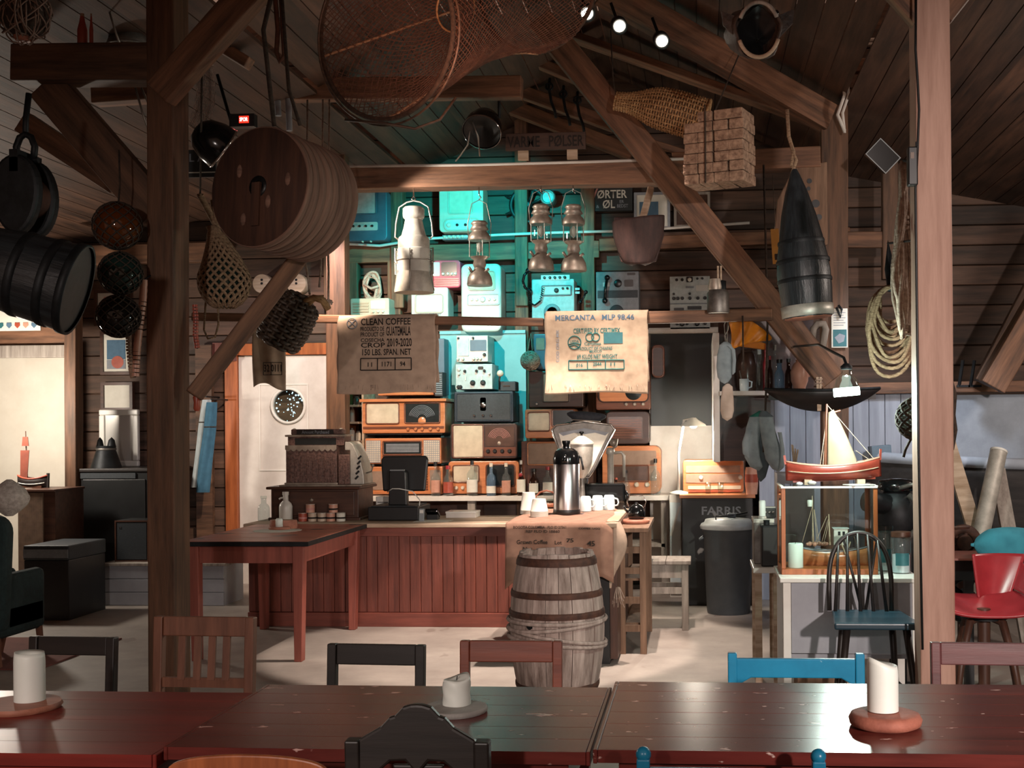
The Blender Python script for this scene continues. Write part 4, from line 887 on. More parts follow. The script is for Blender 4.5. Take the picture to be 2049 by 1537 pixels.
q = W(757, 1003, 9.62); t = thing('receipt_box', 'white receipt printer behind the till drawer', 'printer', (q.x, 9.82, CZ)); part(t, 'body', 'white_gloss', MB().bx(-.06, .06, -.06, .06, 0, .17), bev=.008); part(t, 'slot', 'black_plastic', MB().bx(-.045, .045, -.062, -.059, .12, .126))
q, w, h = PB(899, 1014, 959, 1026, 9.8); t = thing('paper_box', 'flat white box on the counter beside the card terminal', 'box', (q.x, 9.75, CZ)); part(t, 'body', 'white_paint', MB().bx(-w / 2, w / 2, -.1, .1, 0, h), bev=.003); part(t, 'lid', 'white_gloss', MB().bx(-w / 2 - .003, w / 2 + .003, -.103, .103, h - .012, h + .003), bev=.002)
t = thing('menu_sheet', 'white sheet of paper lying flat on the counter', 'paper', (W(870, 1040, 9.4).x, 9.35, CZ)); part(t, 'sheet', 'paper', MB().bx(-.14, .14, -.1, .1, .0005, .002))
# oak barrel
q = W(1116, 1400, 6.75); D = 6.75; s = D / F; t = thing('oak_barrel', 'weathered oak barrel with split-cane hoops in front of the stand', 'barrel', (q.x, D, 0), rz=.3)
zt = W(1116, 1103, D).z; rt, rm, rb = 74 * s, 95 * s, 74 * s
def br(z): k = 2 * z / zt - 1; return rm - (rm - rt) * abs(k) ** 1.9
mb = MB(); ns = 22
for i in range(ns):
    a0, a1 = 2 * PI * (i + .02) / ns, 2 * PI * (i + .98) / ns; vs = []; fs = []; nz = 14; e = R.uniform(-.004, .004); top = zt + R.uniform(-.008, .006)
    for j in range(nz + 1):
        z = top * j / nz
        for a in (a0, (a0 + a1) / 2, a1):
            vs.append(((br(z) + e) * math.cos(a), (br(z) + e) * math.sin(a), z))
        for a in (a1, (a0 + a1) / 2, a0): vs.append(((br(z) - .022) * math.cos(a), (br(z) - .022) * math.sin(a), z))
    for j in range(nz):
        for k in range(6): fs.append((j * 6 + k, j * 6 + (k + 1) % 6, j * 6 + 6 + (k + 1) % 6, j * 6 + 6 + k))
    fs += [(5, 4, 3, 2, 1, 0), tuple(nz * 6 + k for k in range(6))]; mb.add(vs, fs)
part(t, 'staves', 'stave', mb)
part(t, 'head', 'oak_disc', MB().lathe([(.001, zt - .05), (rt - .02, zt - .05)], n=36, cap=False)); part(t, 'head', 'oak_disc', MB().lathe([(.001, .05), (rb - .02, .05)], n=36, cap=False))
for z, hw in ((zt - .045, .045), (zt - .225, .035), (zt - .335, .035), (.09, .04)):
    part(t, 'iron_hoop', 'rusty', MB().lathe([(br(z - hw / 2) + .005, z - hw / 2), (br(z) + .008, z), (br(z + hw / 2) + .005, z + hw / 2), (br(z + hw / 2) - .01, z + hw / 2)], n=44, cap=False))
for z, tl in ((zt - .375, .0), (zt - .40, .025), (.37, -.045), (.34, -.03)):
    part(t, 'cane_hoop', 'stave', MB().tube([((br(z) + .01) * math.cos(a), (br(z) + .01) * math.sin(a), z + tl * math.cos(a)) for a in [2 * PI * i / 44 for i in range(44)]], .0115, 7, True))
part(t, 'bung_hole', 'black_plastic', MB().T(TR(rz=-2.35)).cyl((br(.45) - .01, 0, .45), (br(.45) + .003, 0, .45), .02, n=14))
# ---------------------------------------------------------------- back shelf and the wall of radios
SHZ = .905; q0 = W(702, 995, 10.9); q1 = W(1341, 995, 10.9)
t = thing('back_shelf', 'long pale shelf under the radios with bottles standing along it', 'shelf', ((q0.x + q1.x) / 2, 10.9, 0)); w = q1.x - q0.x
part(t, 'board', 'old_grey_wood' if False else 'white_paint', MB().bx(-w / 2, w / 2, -.03, .66, SHZ - .045, SHZ), bev=.003)
for xx in (-w / 2 + .04, -.35, w / 2 - .05): part(t, 'leg', 'old_grey_wood', MB().bx(xx - .035, xx + .035, 0, .07, 0, SHZ - .046), bev=.003)
part(t, 'lower_shelf', 'old_grey_wood', MB().bx(w / 2 - .5, w / 2 - .05, .0, .6, W(1310, 1088, 10.9).z - .03, W(1310, 1088, 10.9).z))
part(t, 'back_board', 'walnut', MB().bx(-w / 2, w / 2, .64, .66, .05, SHZ - .05))
def unit(label, x0, y0, x1, y1, D, depth, m, feats=(), rnd=6, name='radio', cat='radio', group='old radios and sets on the back wall', bev=.008, foot=None):
    """a wireless set filling a rectangle of the view; feats use the same pixel frame"""
    c, w, h = PB(x0, y0, x1, y1, D); s = D / F
    t = thing(name, label, cat, (c.x, D, c.z), group=group)
    X = lambda x: (x - (x0 + x1) / 2) * s; Z = lambda y: (y1 - y) * s
    if foot: part(t, 'foot', 'knob_dark', MB().bx(-w / 2 + .03, w / 2 - .03, .02, depth - .02, 0, foot * s))
    part(t, 'case', m, MB().prism(rrect(w, h - (foot or 0) * s, rnd * s, 5, 0, h / 2 + (foot or 0) * s / 2), 0, depth), bev=bev)
    for f in feats:
        k = f[0]
        if k == 'knob':
            for x in f[1]: part(t, 'knob', f[4], MB().T(TR(X(x), 0, Z(f[2]), rx=PI / 2)).lathe([(f[3] * s, -.001), (f[3] * s * 1.02, .004), (f[3] * s * .8, .022), (f[3] * s * .6, .024)], n=18))
        elif k == 'lever':
            for x in f[1]: part(t, 'lever', f[4], MB().bar((X(x), -.004, Z(f[2]) - f[3] * s), (X(x), -.03, Z(f[2]) + f[3] * s), .012, .02))
        elif k == 'text': text(f[6], X(f[3]) - X(f[1]), Z(f[2]) - Z(f[4]), f[5], t, ((X(f[1]) + X(f[3])) / 2, -.004, (Z(f[2]) + Z(f[4])) / 2))
        elif k == 'slats':
            mb = MB(); n = f[7] if len(f) > 7 else 6
            for i in range(n):
                z = Z(f[2]) + (Z(f[4]) - Z(f[2])) * (i + .5) / n; mb.bx(X(f[1]), X(f[3]), -.008, .001, z - .3 * abs(Z(f[4]) - Z(f[2])) / n, z + .3 * abs(Z(f[4]) - Z(f[2])) / n)
            part(t, f[6], f[5], mb)
        elif k == 'grid':
            mb = MB(); nx, nz = f[7]
            for i in range(nx + 1): x = X(f[1]) + (X(f[3]) - X(f[1])) * i / nx; mb.bx(x - .0025, x + .0025, -.007, -.002, Z(f[4]), Z(f[2]))
            for i in range(nz + 1): z = Z(f[4]) + (Z(f[2]) - Z(f[4])) * i / nz; mb.bx(X(f[1]), X(f[3]), -.0075, -.0015, z - .0025, z + .0025)
            part(t, f[6], f[5], mb)
        elif k == 'round': part(t, f[5], f[4], MB().T(TR(X(f[1]), 0, Z(f[2]), rx=PI / 2)).lathe([(f[3] * s, -.001), (f[3] * s, .006), (f[3] * s * .9, .009), (.001, .009)], n=28))
        elif k == 'arcs':
            mb = MB()
            for i in range(f[5]): r = f[3] * s * (.35 + .65 * i / f[5]); mb.tube([(X(f[1]) + r * math.cos(a), -.006, Z(f[2]) + r * math.sin(a)) for a in [PI * (.08 + .84 * j / 16) for j in range(17)]], .0022, 4)
            part(t, 'dial_scale', f[4], mb)
        elif k == 'pan':   # proud panel with a surround: ('pan', x0, y0, x1, y1, mat, name, round_px, rim_mat)
            cx, cz, pw, ph = (X(f[1]) + X(f[3])) / 2, (Z(f[2]) + Z(f[4])) / 2, X(f[3]) - X(f[1]), Z(f[2]) - Z(f[4]); r = (f[7] if len(f) > 7 else 2) * s
            pp = part(t, f[6], f[5], MB().prism(rrect(pw, ph, r, 4, cx, cz), -.006, .002))
            if len(f) > 8:
                o = rrect(pw + .016, ph + .016, r + .006, 4, cx, cz); part(pp, 'surround', f[8], MB().tube([(x, -.006, z) for x, z in o], .006, 6, True))
    return t
# upper row, hung on the wall
UD = 11.3; DP = .26
unit('dark blue radio high at the left with a four-knob pale plate', 688, 377, 776, 482, UD, DP, 'slate_blue', [('pan', 700, 380, 752, 426, 'pale_panel', 'speaker_cloth', 2, 'slate_blue'), ('pan', 697, 444, 757, 461, 'off_white', 'control_plate', 3), ('knob', (707, 720, 733, 746), 452, 2.6, 'knob_dark'), ('knob', (726, 743), 484, 2, 'knob_pale')], 10)
unit('pale radio high in the teal light with an oval control plate', 878, 368, 968, 464, UD, DP, 'cream', [('pan', 899, 372, 946, 426, 'grille', 'speaker_cloth', 3, 'cream'), ('pan', 890, 439, 960, 460, 'off_white', 'control_plate', 10, 'cream'), ('knob', (898, 952), 450, 5, 'knob_pale'), ('knob', (915, 932), 450, 3, 'knob_dark')], 8)
t = unit('row of ivory buttons below the pale teal-lit radio', 884, 469, 936, 480, UD + .1, .14, 'grey_panel', [('knob', (890, 899, 908, 917, 926), 474, 3.6, 'knob_pale')], 2, name='switch_strip', cat='switches')
unit('pink-red portable radio with a dark dial', 866, 520, 922, 576, UD, DP, 'pink_red', [('pan', 866, 524, 880, 552, 'off_white', 'front_band', 2), ('pan', 883, 524, 915, 552, 'dial_dark', 'dial', 4), ('knob', (887, 897, 905, 912), 548, 3, 'knob_pale'), ('slats', 868, 556, 919, 573, 'red_plastic', 'speaker_slots', 4)], 7)
unit('white radio with a lettered front under the red portable', 822, 574, 898, 640, UD, DP, 'off_white', [('pan', 833, 590, 886, 624, 'paper', 'speaker_cloth', 4, 'cream'), ('text', 836, 627, 884, 632, 'ink_grey', 'STUMPF-TRENNEY')], 5)
unit('tall white rounded radio with a five-knob plate behind the pole', 922, 526, 1004, 664, UD, DP + .02, 'off_white', [('pan', 939, 543, 990, 578, 'grille', 'speaker_cloth', 4, 'cream'), ('pan', 937, 590, 999, 608, 'paper', 'control_plate', 3, 'off_white'), ('knob', (945, 955, 980, 991), 599, 3, 'knob_pale'), ('knob', (967,), 599, 6, 'off_white')], 12, bev=.02)
unit('small cream radio beneath the rope coil', 700, 596, 780, 640, UD - .05, .28, 'cream', [('slats', 706, 603, 738, 626, 'pale_wood', 'speaker_slots', 4), ('pan', 742, 601, 772, 618, 'paper', 'dial', 2), ('knob', (748, 758, 768), 624, 2.4, 'knob_pale')], 3)
# telephone sets
def handset(t, X, Z, pts, r=.018, m='black_gloss'):
    p = [V3((X(x), -.03, Z(y))) for x, y in pts]
    part(t, 'handset', m, MB().tube(p, r * .75, 10).ball(p[0], r * 1.5, 14).ball(p[-1], r * 1.5, 14))
def cord(t, X, Z, pts, m='black_gloss', y=-.02, turns=26, r=.011):
    P_ = [V3((X(x), y, Z(z))) for x, z in pts]; path = []
    n = turns * 8
    for i in range(n + 1):
        f = i / n * (len(P_) - 1); k = min(int(f), len(P_) - 2); q = P_[k].lerp(P_[k + 1], f - k); a = 2 * PI * i / 8
        path.append(q + V3((r * math.cos(a), r * math.sin(a), 0)))
    part(t, 'coiled_cord', m, MB().tube(path, .0035, 4))
D = UD - .02; s = D / F
t = unit('radio telephone with a curved dark handset and coiled cord', 1064, 558, 1150, 640, D, .28, 'pale_panel', [('pan', 1083, 550, 1141, 560, 'off_white', 'switch_plate', 1), ('knob', (1090, 1101, 1111, 1121, 1131), 555, 3, 'knob_dark'), ('pan', 1086, 573, 1142, 589, 'off_white', 'control_plate', 1, 'grey_panel'), ('knob', (1114,), 581, 5, 'knob_dark'), ('knob', (1127, 1136), 577, 2.6, 'knob_dark'), ('round', 1105, 625, 17, 'grey_panel', 'loudspeaker'), ('round', 1105, 625, 12, 'pale_panel', 'loudspeaker_ring'), ('slats', 1152, 575, 1161, 590, 'pale_panel', 'side_plate', 2)], 3)
X = lambda x: (x - 1107) * s; Z = lambda y: (640 - y) * s
handset(t, X, Z, [(1058, 541), (1050, 550), (1047, 562), (1051, 575), (1060, 581)]); cord(t, X, Z, [(1057, 583), (1062, 606), (1070, 611), (1082, 602), (1088, 575)])
handset(t, X, Z, [(1174, 586), (1170, 596), (1163, 606)], .013)
t = unit('grey transceiver with a black handset on its front', 1193, 543, 1279, 642, UD, DP, 'grey_panel', [('round', 1237, 567, 8, 'knob_dark', 'dial'), ('pan', 1250, 560, 1268, 574, 'knob_dark', 'meter', 2), ('pan', 1196, 581, 1277, 596, 'dark_case', 'name_strip', 1), ('round', 1234, 624, 14, 'dark_case', 'loudspeaker'), ('pan', 1256, 546, 1272, 551, 'knob_dark', 'vent', 1), ('pan', 1207, 565, 1220, 573, 'pale_panel', 'hook_plate', 1)], 2)
X = lambda x: (x - 1236) * UD / F; Z = lambda y: (642 - y) * UD / F; handset(t, X, Z, [(1216, 556), (1212, 580), (1211, 602)], .018)
unit('pale grey transmitter panel with rows of knobs beside the canister', 1341, 553, 1421, 663, UD, DP, 'pale_panel', [('knob', (1355, 1366), 560, 3, 'knob_dark'), ('pan', 1374, 554, 1387, 565, 'knob_dark', 'meter', 2), ('round', 1380.5, 560, 4, 'paper', 'meter_face'), ('knob', (1396, 1406), 558, 2.5, 'knob_dark'), ('pan', 1373, 573, 1389, 577, 'grey_panel', 'name_plate', 1), ('pan', 1393, 571, 1418, 583, 'off_white', 'chart', 1), ('knob', (1349, 1381), 588, 2.5, 'knob_dark'), ('knob', (1349, 1357, 1366, 1381, 1397, 1411), 597, 3.4, 'knob_dark'), ('pan', 1341, 607, 1421, 609, 'grey_panel', 'seam', 1), ('pan', 1349, 616, 1369, 621, 'knob_dark', 'vent', 1), ('pan', 1376, 613, 1404, 620, 'knob_dark', 'vent', 1), ('knob', (1355,), 648, 3, 'knob_dark'), ('knob', (1365, 1395), 648, 5, 'knob_dark'), ('knob', (1375, 1411), 648, 3, 'knob_dark')], 1)
struct('trim_4', 'white_paint', MB().bx(W(1290, 900, 11.25).x, W(1440, 900, 11.25).x, 11.2, 11.34, W(1300, 668, 11.25).z, W(1300, 660, 11.25).z), 'pale ledge above the chalkboard', 'ledge')
# middle: teal board and communications gear
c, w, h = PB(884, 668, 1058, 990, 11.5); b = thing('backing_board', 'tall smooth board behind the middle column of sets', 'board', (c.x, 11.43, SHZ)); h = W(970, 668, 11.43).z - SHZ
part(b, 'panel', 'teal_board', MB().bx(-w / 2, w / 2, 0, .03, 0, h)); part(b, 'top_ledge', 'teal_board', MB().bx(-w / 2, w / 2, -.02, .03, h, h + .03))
MD = 11.05; MP = .36
unit('open-fronted receiver at the top of the middle column', 913, 671, 977, 724, MD, MP, 'off_white', [('pan', 916, 676, 938, 712, 'pale_panel', 'left_panel', 1), ('pan', 941, 680, 974, 702, 'slate_blue', 'tuning_window', 1), ('knob', (916, 926, 948, 955, 962), 718, 3, 'knob_pale'), ('knob', (970,), 710, 3.4, 'knob_dark'), ('knob', (947, 917), 676, 2.4, 'knob_dark')], 1)
unit('tall thin blue cabinet beside the top receiver', 876, 676, 890, 790, 11.2, .2, 'slate_blue', [('slats', 877, 760, 889, 788, 'off_white', 'vent', 6)], 1, name='cabinet_unit')
unit('pale test receiver with two big dark dials', 911, 728, 986, 779, MD, MP, 'pale_panel', [('round', 918, 738, 4, 'off_white', 'lamp'), ('pan', 957, 733, 968, 739, 'knob_dark', 'meter', 2), ('knob', (930, 954, 970), 742, 3, 'knob_dark'), ('pan', 930, 752, 933, 761, 'off_white', 'lever_slot', 1), ('pan', 963, 752, 966, 761, 'off_white', 'lever_slot', 1), ('knob', (946, 967), 766, 5.5, 'knob_dark'), ('knob', (917, 921), 774, 4, 'knob_dark'), ('knob', (918, 980), 748, 2.5, 'knob_pale')], 1)
unit('big black crackle-finish loudspeaker case under the test receiver', 908, 783, 1028, 845, MD - .02, .38, 'navy_case', [('pan', 914, 788, 1022, 840, 'dark_case', 'front', 2, 'navy_case'), ('round', 967, 810, 6, 'chrome', 'badge'), ('pan', 961, 795, 973, 822, 'knob_dark', 'clasp', 3), ('knob', (949, 967, 983), 831, 3, 'chrome')], 3)
t = unit('small dark morse set on the black case', 997, 763, 1032, 783, MD, .2, 'dark_case', [('pan', 1006, 771, 1021, 773, 'chrome', 'name_plate', 1)], 2)
part(t, 'gooseneck', 'knob_dark', MB().tube([(-.07, -.01, .02), (-.07, -.01, .1), (-.06, -.03, .14)], .008, 8)); part(t, 'microphone', 'knob_pale', MB().ball((-.055, -.04, .165), .032, 16))
unit('brown wooden radio with a fabric front and round dial scale', 900, 847, 1036, 918, MD - .03, .40, 'radio_dark', [('pan', 907, 851, 966, 914, 'grille', 'speaker_cloth', 2, 'radio_brown'), ('pan', 972, 853, 1031, 893, 'dial_brown', 'dial', 3), ('arcs', 1000, 880, 26, 'ink_grey' if 0 else 'ink_pink', 6), ('round', 1000, 887, 4, 'brass', 'dial_pointer'), ('pan', 968, 895, 1034, 913, 'radio_brown', 'control_strip', 2), ('knob', (977, 991, 1006, 1021), 903, 4.4, 'knob_dark')], 6)
unit('orange wooden radio at the foot of the middle column behind bottles', 896, 922, 1040, 988, MD - .03, .40, 'radio_orange', [('pan', 907, 932, 957, 963, 'grille', 'speaker_cloth', 3, 'radio_brown'), ('pan', 975, 931, 1030, 972, 'dial_dark', 'dial', 4, 'radio_brown'), ('knob', (912, 925), 976, 4, 'knob_pale')], 7)
# left column: lit orange
unit('orange set with four knobs under the left coffee sack', 754, 752, 869, 791, MD + .05, .36, 'radio_orange', [('knob', (770, 791, 831, 852), 778, 4.6, 'chrome')], 2)
unit('black ribbed box beside the four-knob orange set', 870, 744, 886, 793, 11.0, .18, 'dark_case', [('slats', 871, 748, 885, 790, 'grey_panel', 'ribs', 10)], 1, name='radio_box')
t = unit('large orange radio with a bright square speaker and half-round dial', 722, 804, 893, 870, MD - .05, .45, 'radio_orange', [('pan', 732, 807, 797, 846, 'grille', 'speaker_cloth', 3, 'radio_brown'), ('pan', 812, 807, 881, 845, 'dial_dark', 'dial', 2, 'radio_brown'), ('arcs', 846, 838, 30, 'ink_grey', 7), ('round', 846, 842, 8, 'radio_orange', 'dial_boss'), ('knob', (817, 833, 846, 863, 879), 859, 3.6, 'radio_orange'), ('pan', 724, 853, 891, 858, 'radio_brown', 'moulding', 1)], 3, foot=3)
part(t, 'lid', 'radio_orange', MB().bx(-.41, .41, -.03, .46, .31 - .004, .335), bev=.006)
unit('orange radio with checked grilles and a long dial behind the till screen', 728, 876, 885, 930, MD - .05, .45, 'radio_orange', [('pan', 731, 881, 760, 925, 'grille', 'speaker_cloth', 1), ('grid', 731, 881, 760, 925, 'ink_grey', 'speaker_lattice', (8, 10)), ('pan', 850, 881, 882, 925, 'grille', 'speaker_cloth', 1), ('grid', 850, 881, 882, 925, 'ink_grey', 'speaker_lattice', (8, 10)), ('pan', 767, 884, 844, 908, 'dial_dark', 'dial', 1, 'radio_brown'), ('slats', 772, 887, 840, 905, 'ink_grey', 'dial_lettering', 6), ('pan', 764, 911, 846, 914, 'radio_brown', 'strip', 1)], 2, foot=2)
unit('reddish radio half hidden at the bottom behind the till screen', 738, 933, 888, 989, MD - .05, .45, 'radio_orange', [('pan', 742, 942, 774, 980, 'grille_brown', 'speaker_cloth', 2), ('pan', 776, 942, 846, 972, 'dial_brown', 'dial', 2), ('slats', 849, 941, 858, 982, 'radio_brown', 'pilasters', 8), ('pan', 862, 940, 884, 982, 'grille_brown', 'speaker_cloth', 2)], 2)
# right columns
unit('pale-edged brown radio under the right sack, left of the pair', 1058, 742, 1168, 815, MD, .4, 'radio_dark', [('pan', 1088, 748, 1138, 803, 'grille_brown', 'speaker_cloth', 2, 'radio_dark'), ('knob', (1074,), 808, 3, 'chrome')], 3)
unit('small orange radio with a pale square speaker and dark dial', 1050, 818, 1150, 877, MD - .03, .40, 'radio_orange', [('pan', 1058, 826, 1099, 861, 'grille', 'speaker_cloth', 3, 'radio_brown'), ('pan', 1107, 821, 1148, 852, 'dial_dark', 'dial', 2, 'radio_brown')], 5)
unit('brown radio with a wide fabric front behind the airpot', 1043, 882, 1126, 988, MD - .03, .40, 'radio_brown', [('pan', 1058, 887, 1124, 928, 'grille_brown', 'speaker_cloth', 2, 'radio_orange'), ('pan', 1062, 937, 1122, 978, 'dial_brown', 'dial', 2), ('slats', 1066, 940, 1118, 974, 'radio_dark', 'dial_lettering', 8)], 3)
unit('brown radio with a round dark dial under the right sack', 1192, 720, 1302, 820, MD, .4, 'radio_brown', [('pan', 1200, 775, 1296, 803, 'radio_orange', 'front_band', 8, 'radio_dark'), ('round', 1268, 784, 17, 'dial_dark', 'tuning_dial'), ('knob', (1253, 1270, 1287), 809, 3.6, 'brass')], 4)
unit('dark brown radio with ribbed slats above the big rounded radio', 1213, 823, 1300, 889, MD - .02, .38, 'radio_dark', [('pan', 1217, 834, 1286, 880, 'dial_brown', 'front', 3), ('slats', 1219, 838, 1284, 878, 'radio_brown', 'slats', 8)], 9)
unit('big rounded orange radio with a cloth front and two pale knobs', 1205, 892, 1323, 988, MD - .05, .45, 'radio_orange', [('pan', 1216, 902, 1314, 930, 'grille_brown', 'speaker_cloth', 3), ('pan', 1225, 933, 1297, 962, 'dial_brown', 'dial', 2, 'radio_brown'), ('pan', 1298, 932, 1314, 962, 'grille_brown', 'side_cloth', 1), ('knob', (1274, 1295), 970, 5, 'knob_pale'), ('text', 1294, 906, 1305, 911, 'radio_dark', 'Mr')], 14)
unit('arched dark wooden radio beside the chalkboard', 1304, 690, 1330, 756, 11.0, .2, 'radio_brown', [('pan', 1308, 696, 1326, 752, 'radio_dark', 'front', 6, 'radio_brown')], 10)
unit('narrow teal radio between the twine ball and the right sack', 1068, 668, 1094, 740, 11.1, .3, 'slate_blue', [('pan', 1073, 676, 1090, 700, 'grille_brown', 'speaker_cloth', 2)], 3)
# side shelves with small things
c, w, h = PB(695, 700, 728, 1000, 11.15); xs = W(708, 900, 11.1).x
t = thing('side_shelves', 'narrow wooden wall shelves left of the orange radios', 'shelves', (xs, 11.1, SHZ)); ht = W(700, 640, 11.1).z - SHZ
part(t, 'side_panel', 'orange_wood', MB().bx(-.1, -.075, 0, .5, 0, ht)); part(t, 'side_panel', 'pale_wood', MB().bx(.05, .07, .1, .5, 0, ht))
sz = [W(700, y, 11.1).z - SHZ for y in (810, 844, 882)]
for z in sz: part(t, 'shelf_board', 'pale_wood', MB().bx(-.075, .05, .0, .5, z - .02, z))
for x, z, lb, m, r, hh in ((-.035, sz[2], 'small white tin on the lowest narrow shelf', 'paper', .028, .12), (.025, sz[2], 'second small pale tin on the lowest narrow shelf', 'cream', .026, .09), (-.03, sz[1], 'small pale bottle on the middle narrow shelf', 'off_white', .022, .14), (0.01, sz[0], 'dark jar on the top narrow shelf', 'dial_brown', .034, .08)):
    o = thing('shelf_jar', lb, 'jar', (xs + x, 11.16, SHZ + z)); part(o, 'body', m, MB().lathe([(r, 0), (r, hh * .75), (r * .6, hh * .85)], n=18)); part(o, 'lid', 'old_metal', MB().lathe([(r * .7, hh * .85), (r * .7, hh)], n=18))
# bottles on the back shelf
BD = 10.93
for x, yt, wd, g, cp, bd, sh, nk, lb in ((872, 921, 19, 'bottle_glass', 'knob_dark', 'tin_pink', 0, .35, 'clear bottle with a pinkish label nearest the till screen'), (897, 929, 20, 'bottle_glass', 'red_plastic', 'tin_red', 0, .42, 'clear bottle with a red cap and red label left of the middle radio'),
    (945, 919, 22, 'bottle_glass', 'knob_dark', 'paper', 1, .3, 'tall clear bottle with a pale square label'), (983, 924, 19, 'bottle_blue', 'knob_pale', 'paper', 0, .32, 'clear bottle with a blue tint and white base label'),
    (1013, 924, 18, 'bottle_glass', 'knob_pale', 'tin_pink', 0, .34, 'bottle with a long pale label, second right of the blue one'), (1043, 919, 18, 'bottle_dark', 'white_gloss', 'paper', 2, .26, 'dark slim-necked bottle with a red seal and cream label'),
    (1068, 936, 19, 'bottle_dark', 'knob_dark', 'paper', 0, .36, 'short dark bottle with a white label'), (1096, 932, 20, 'bottle_glass', 'red_plastic', 'paper', 0, .36, 'clear bottle with a pink cap beside the airpot'), (1312, 917, 20, 'bottle_glass', 'knob_dark', None, 0, .3, 'half-full clear bottle in front of the rounded orange radio'), (1253, 940, 17, 'bottle_glass', 'knob_dark', None, 2, .3, 'clear bottle behind the curved tap pipe'), (1233, 955, 16, 'bottle_dark', 'tin_red', 'paper', 2, .3, 'dark bottle with an orange cap behind the fan scale')):
    t = bottle(x, yt, 990, wd, BD if x < 1230 or x > 1300 else 10.94, SHZ + .001, lb, g, cp, bd, (.08, .3) if 'base' in lb else (.1, .46), sh, 'bottles along the back shelf', nk)
    if 'red seal' in lb: part(t, 'seal', 'red_plastic', MB().T(TR(0, -.037, .19, rx=PI / 2)).lathe([(.018, 0), (.018, .006), (.001, .008)], n=16))
# wall clock-like discs and ropes on the wall
q = W(747, 575, 11.5); t = thing('rope_coil', 'pale rope coil hung on the wall above the cream radio', 'rope', (q.x, 11.48, q.z)); s = 11.5 / F
mb = MB()
for i in range(5):
    mb.tube([(12 * s * math.cos(a) * (1 + .12 * i) + .01 * math.sin(3 * a + i), -.02 + .012 * math.sin(2 * a + i * 2), (22 + 1.6 * i) * s * math.sin(a) + .01 * math.cos(2 * a + i)) for a in [2 * PI * k / 28 for k in range(28)]], .013, 7, True)
mb.tube([(-.07, -.05, .02), (0, -.06, -.02), (.07, -.05, .0)], .013, 7); part(t, 'coil', 'rope_pale', mb); part(t, 'hook', 'iron', MB().cyl((0, .12, .1), (0, -.05, .1), .006))
part(t, 'peg_board', 'radio_brown', MB().bx(-.08, .08, -.03, .11, -.155, -.135))
q = W(1061, 722, 11.0); t = thing('twine_ball', 'ball of grey twine hanging beside the teal board', 'twine', (q.x, 11.0, q.z)); r = 19 * 11 / F; mb = MB()
for i in range(26):
    n1 = V3((R.gauss(0, 1), R.gauss(0, 1), R.gauss(0, 1) + 1)).normalized(); u = n1.orthogonal().normalized(); v = n1.cross(u)
    mb.tube([(u * math.cos(a) + v * math.sin(a)) * r + n1 * R.uniform(-.01, .01) for a in [2 * PI * k / 22 for k in range(22)]], .006, 5, True)
part(t, 'winding', 'twine', mb); part(t, 'core', 'twine', MB().ball((0, 0, 0), r * .96, 18)); part(t, 'hanging_loop', 'twine', MB().tube([(-.02, 0, r * .9), (-.01, .02, r + .1), (0, .06, r + .17), (.01, .02, r + .1), (.02, 0, r * .9)], .004, 5))
# ship's wheel, dial and notices high on the wall
q = W(1052, 410, 11.5); s = 11.5 / F; t = thing('ships_wheel', 'dark ship wheel partly hidden above the hanging lanterns', 'wheel', (q.x + .02, 11.5, q.z))
r = 34 * s; part(t, 'rim', 'hull_black', MB().tube([(r * math.cos(a), 0, r * math.sin(a)) for a in [2 * PI * i / 36 for i in range(36)]], .022, 8, True)); part(t, 'hub', 'hull_black', MB().T(TR(rx=PI / 2)).lathe([(.04, -.02), (.045, .02), (.02, .04)], n=20))
for i in range(8): a = PI / 8 + i * PI / 4; part(t, 'spoke', 'hull_black', MB().tube([(.03 * math.cos(a), 0, .03 * math.sin(a)), ((r + .075) * math.cos(a), 0, (r + .075) * math.sin(a))], .012, 7))
q = W(1096, 394, 11.4); t = thing('wall_gauge', 'round metal-rimmed gauge beside the ship wheel', 'gauge', (q.x, 11.42, q.z)); part(t, 'rim', 'old_metal', MB().T(TR(rx=PI / 2)).lathe([(.07, -.16), (.075, .02), (.055, .03), (.052, .01)], n=28, cap=False)); part(t, 'face', 'pale_panel', MB().T(TR(rx=PI / 2)).lathe([(.001, .008), (.054, .008)], n=24, cap=False))
def sign(label, x0, y0, x1, y1, D, m, lines, name='sign', th=.03, cat='sign', frame=None):
    c, w, h = PB(x0, y0, x1, y1, D); t = thing(name, label, cat, (c.x, D, c.z)); s = D / F
    part(t, 'panel', m, MB().bx(-w / 2, w / 2, 0, th, 0, h), bev=.003)
    if frame: part(t, 'frame', frame, MB().frame(w + .03, h + .03, .025, -.012, th, 0, -.015))
    for tx, a, b, c_, d, mm in lines: text(tx, (c_ - a) * s, (d - b) * s, mm, t, (((a + c_) / 2 - (x0 + x1) / 2) * s, -.002, (y1 - (b + d) / 2) * s))
    return t
sign('dark enamel sign reading vorter ol high on the wall', 1170, 368, 1266, 422, 11.5, 'blackboard', [('V', 1180, 377, 1197, 397, 'ink_pink'), ('ØRTER', 1195, 380, 1255, 397, 'ink_white'), ('ØL', 1206, 400, 1231, 417, 'ink_white'), ('ER', 1240, 401, 1249, 407, 'ink_grey'), ('BEDST', 1235, 409, 1257, 416, 'ink_grey'), ('&', 1193, 410, 1199, 416, 'ink_grey')], th=.06)
t = sign('pale framed picture behind the hanging wooden bailer', 1272, 388, 1338, 456, 11.5, 'paper', [], 'framed_picture', cat='picture', frame='ink_grey', th=.06); part(t, 'print', 'ink_blue', MB().bx(-.12, .06, -.004, .0, .1, .25))
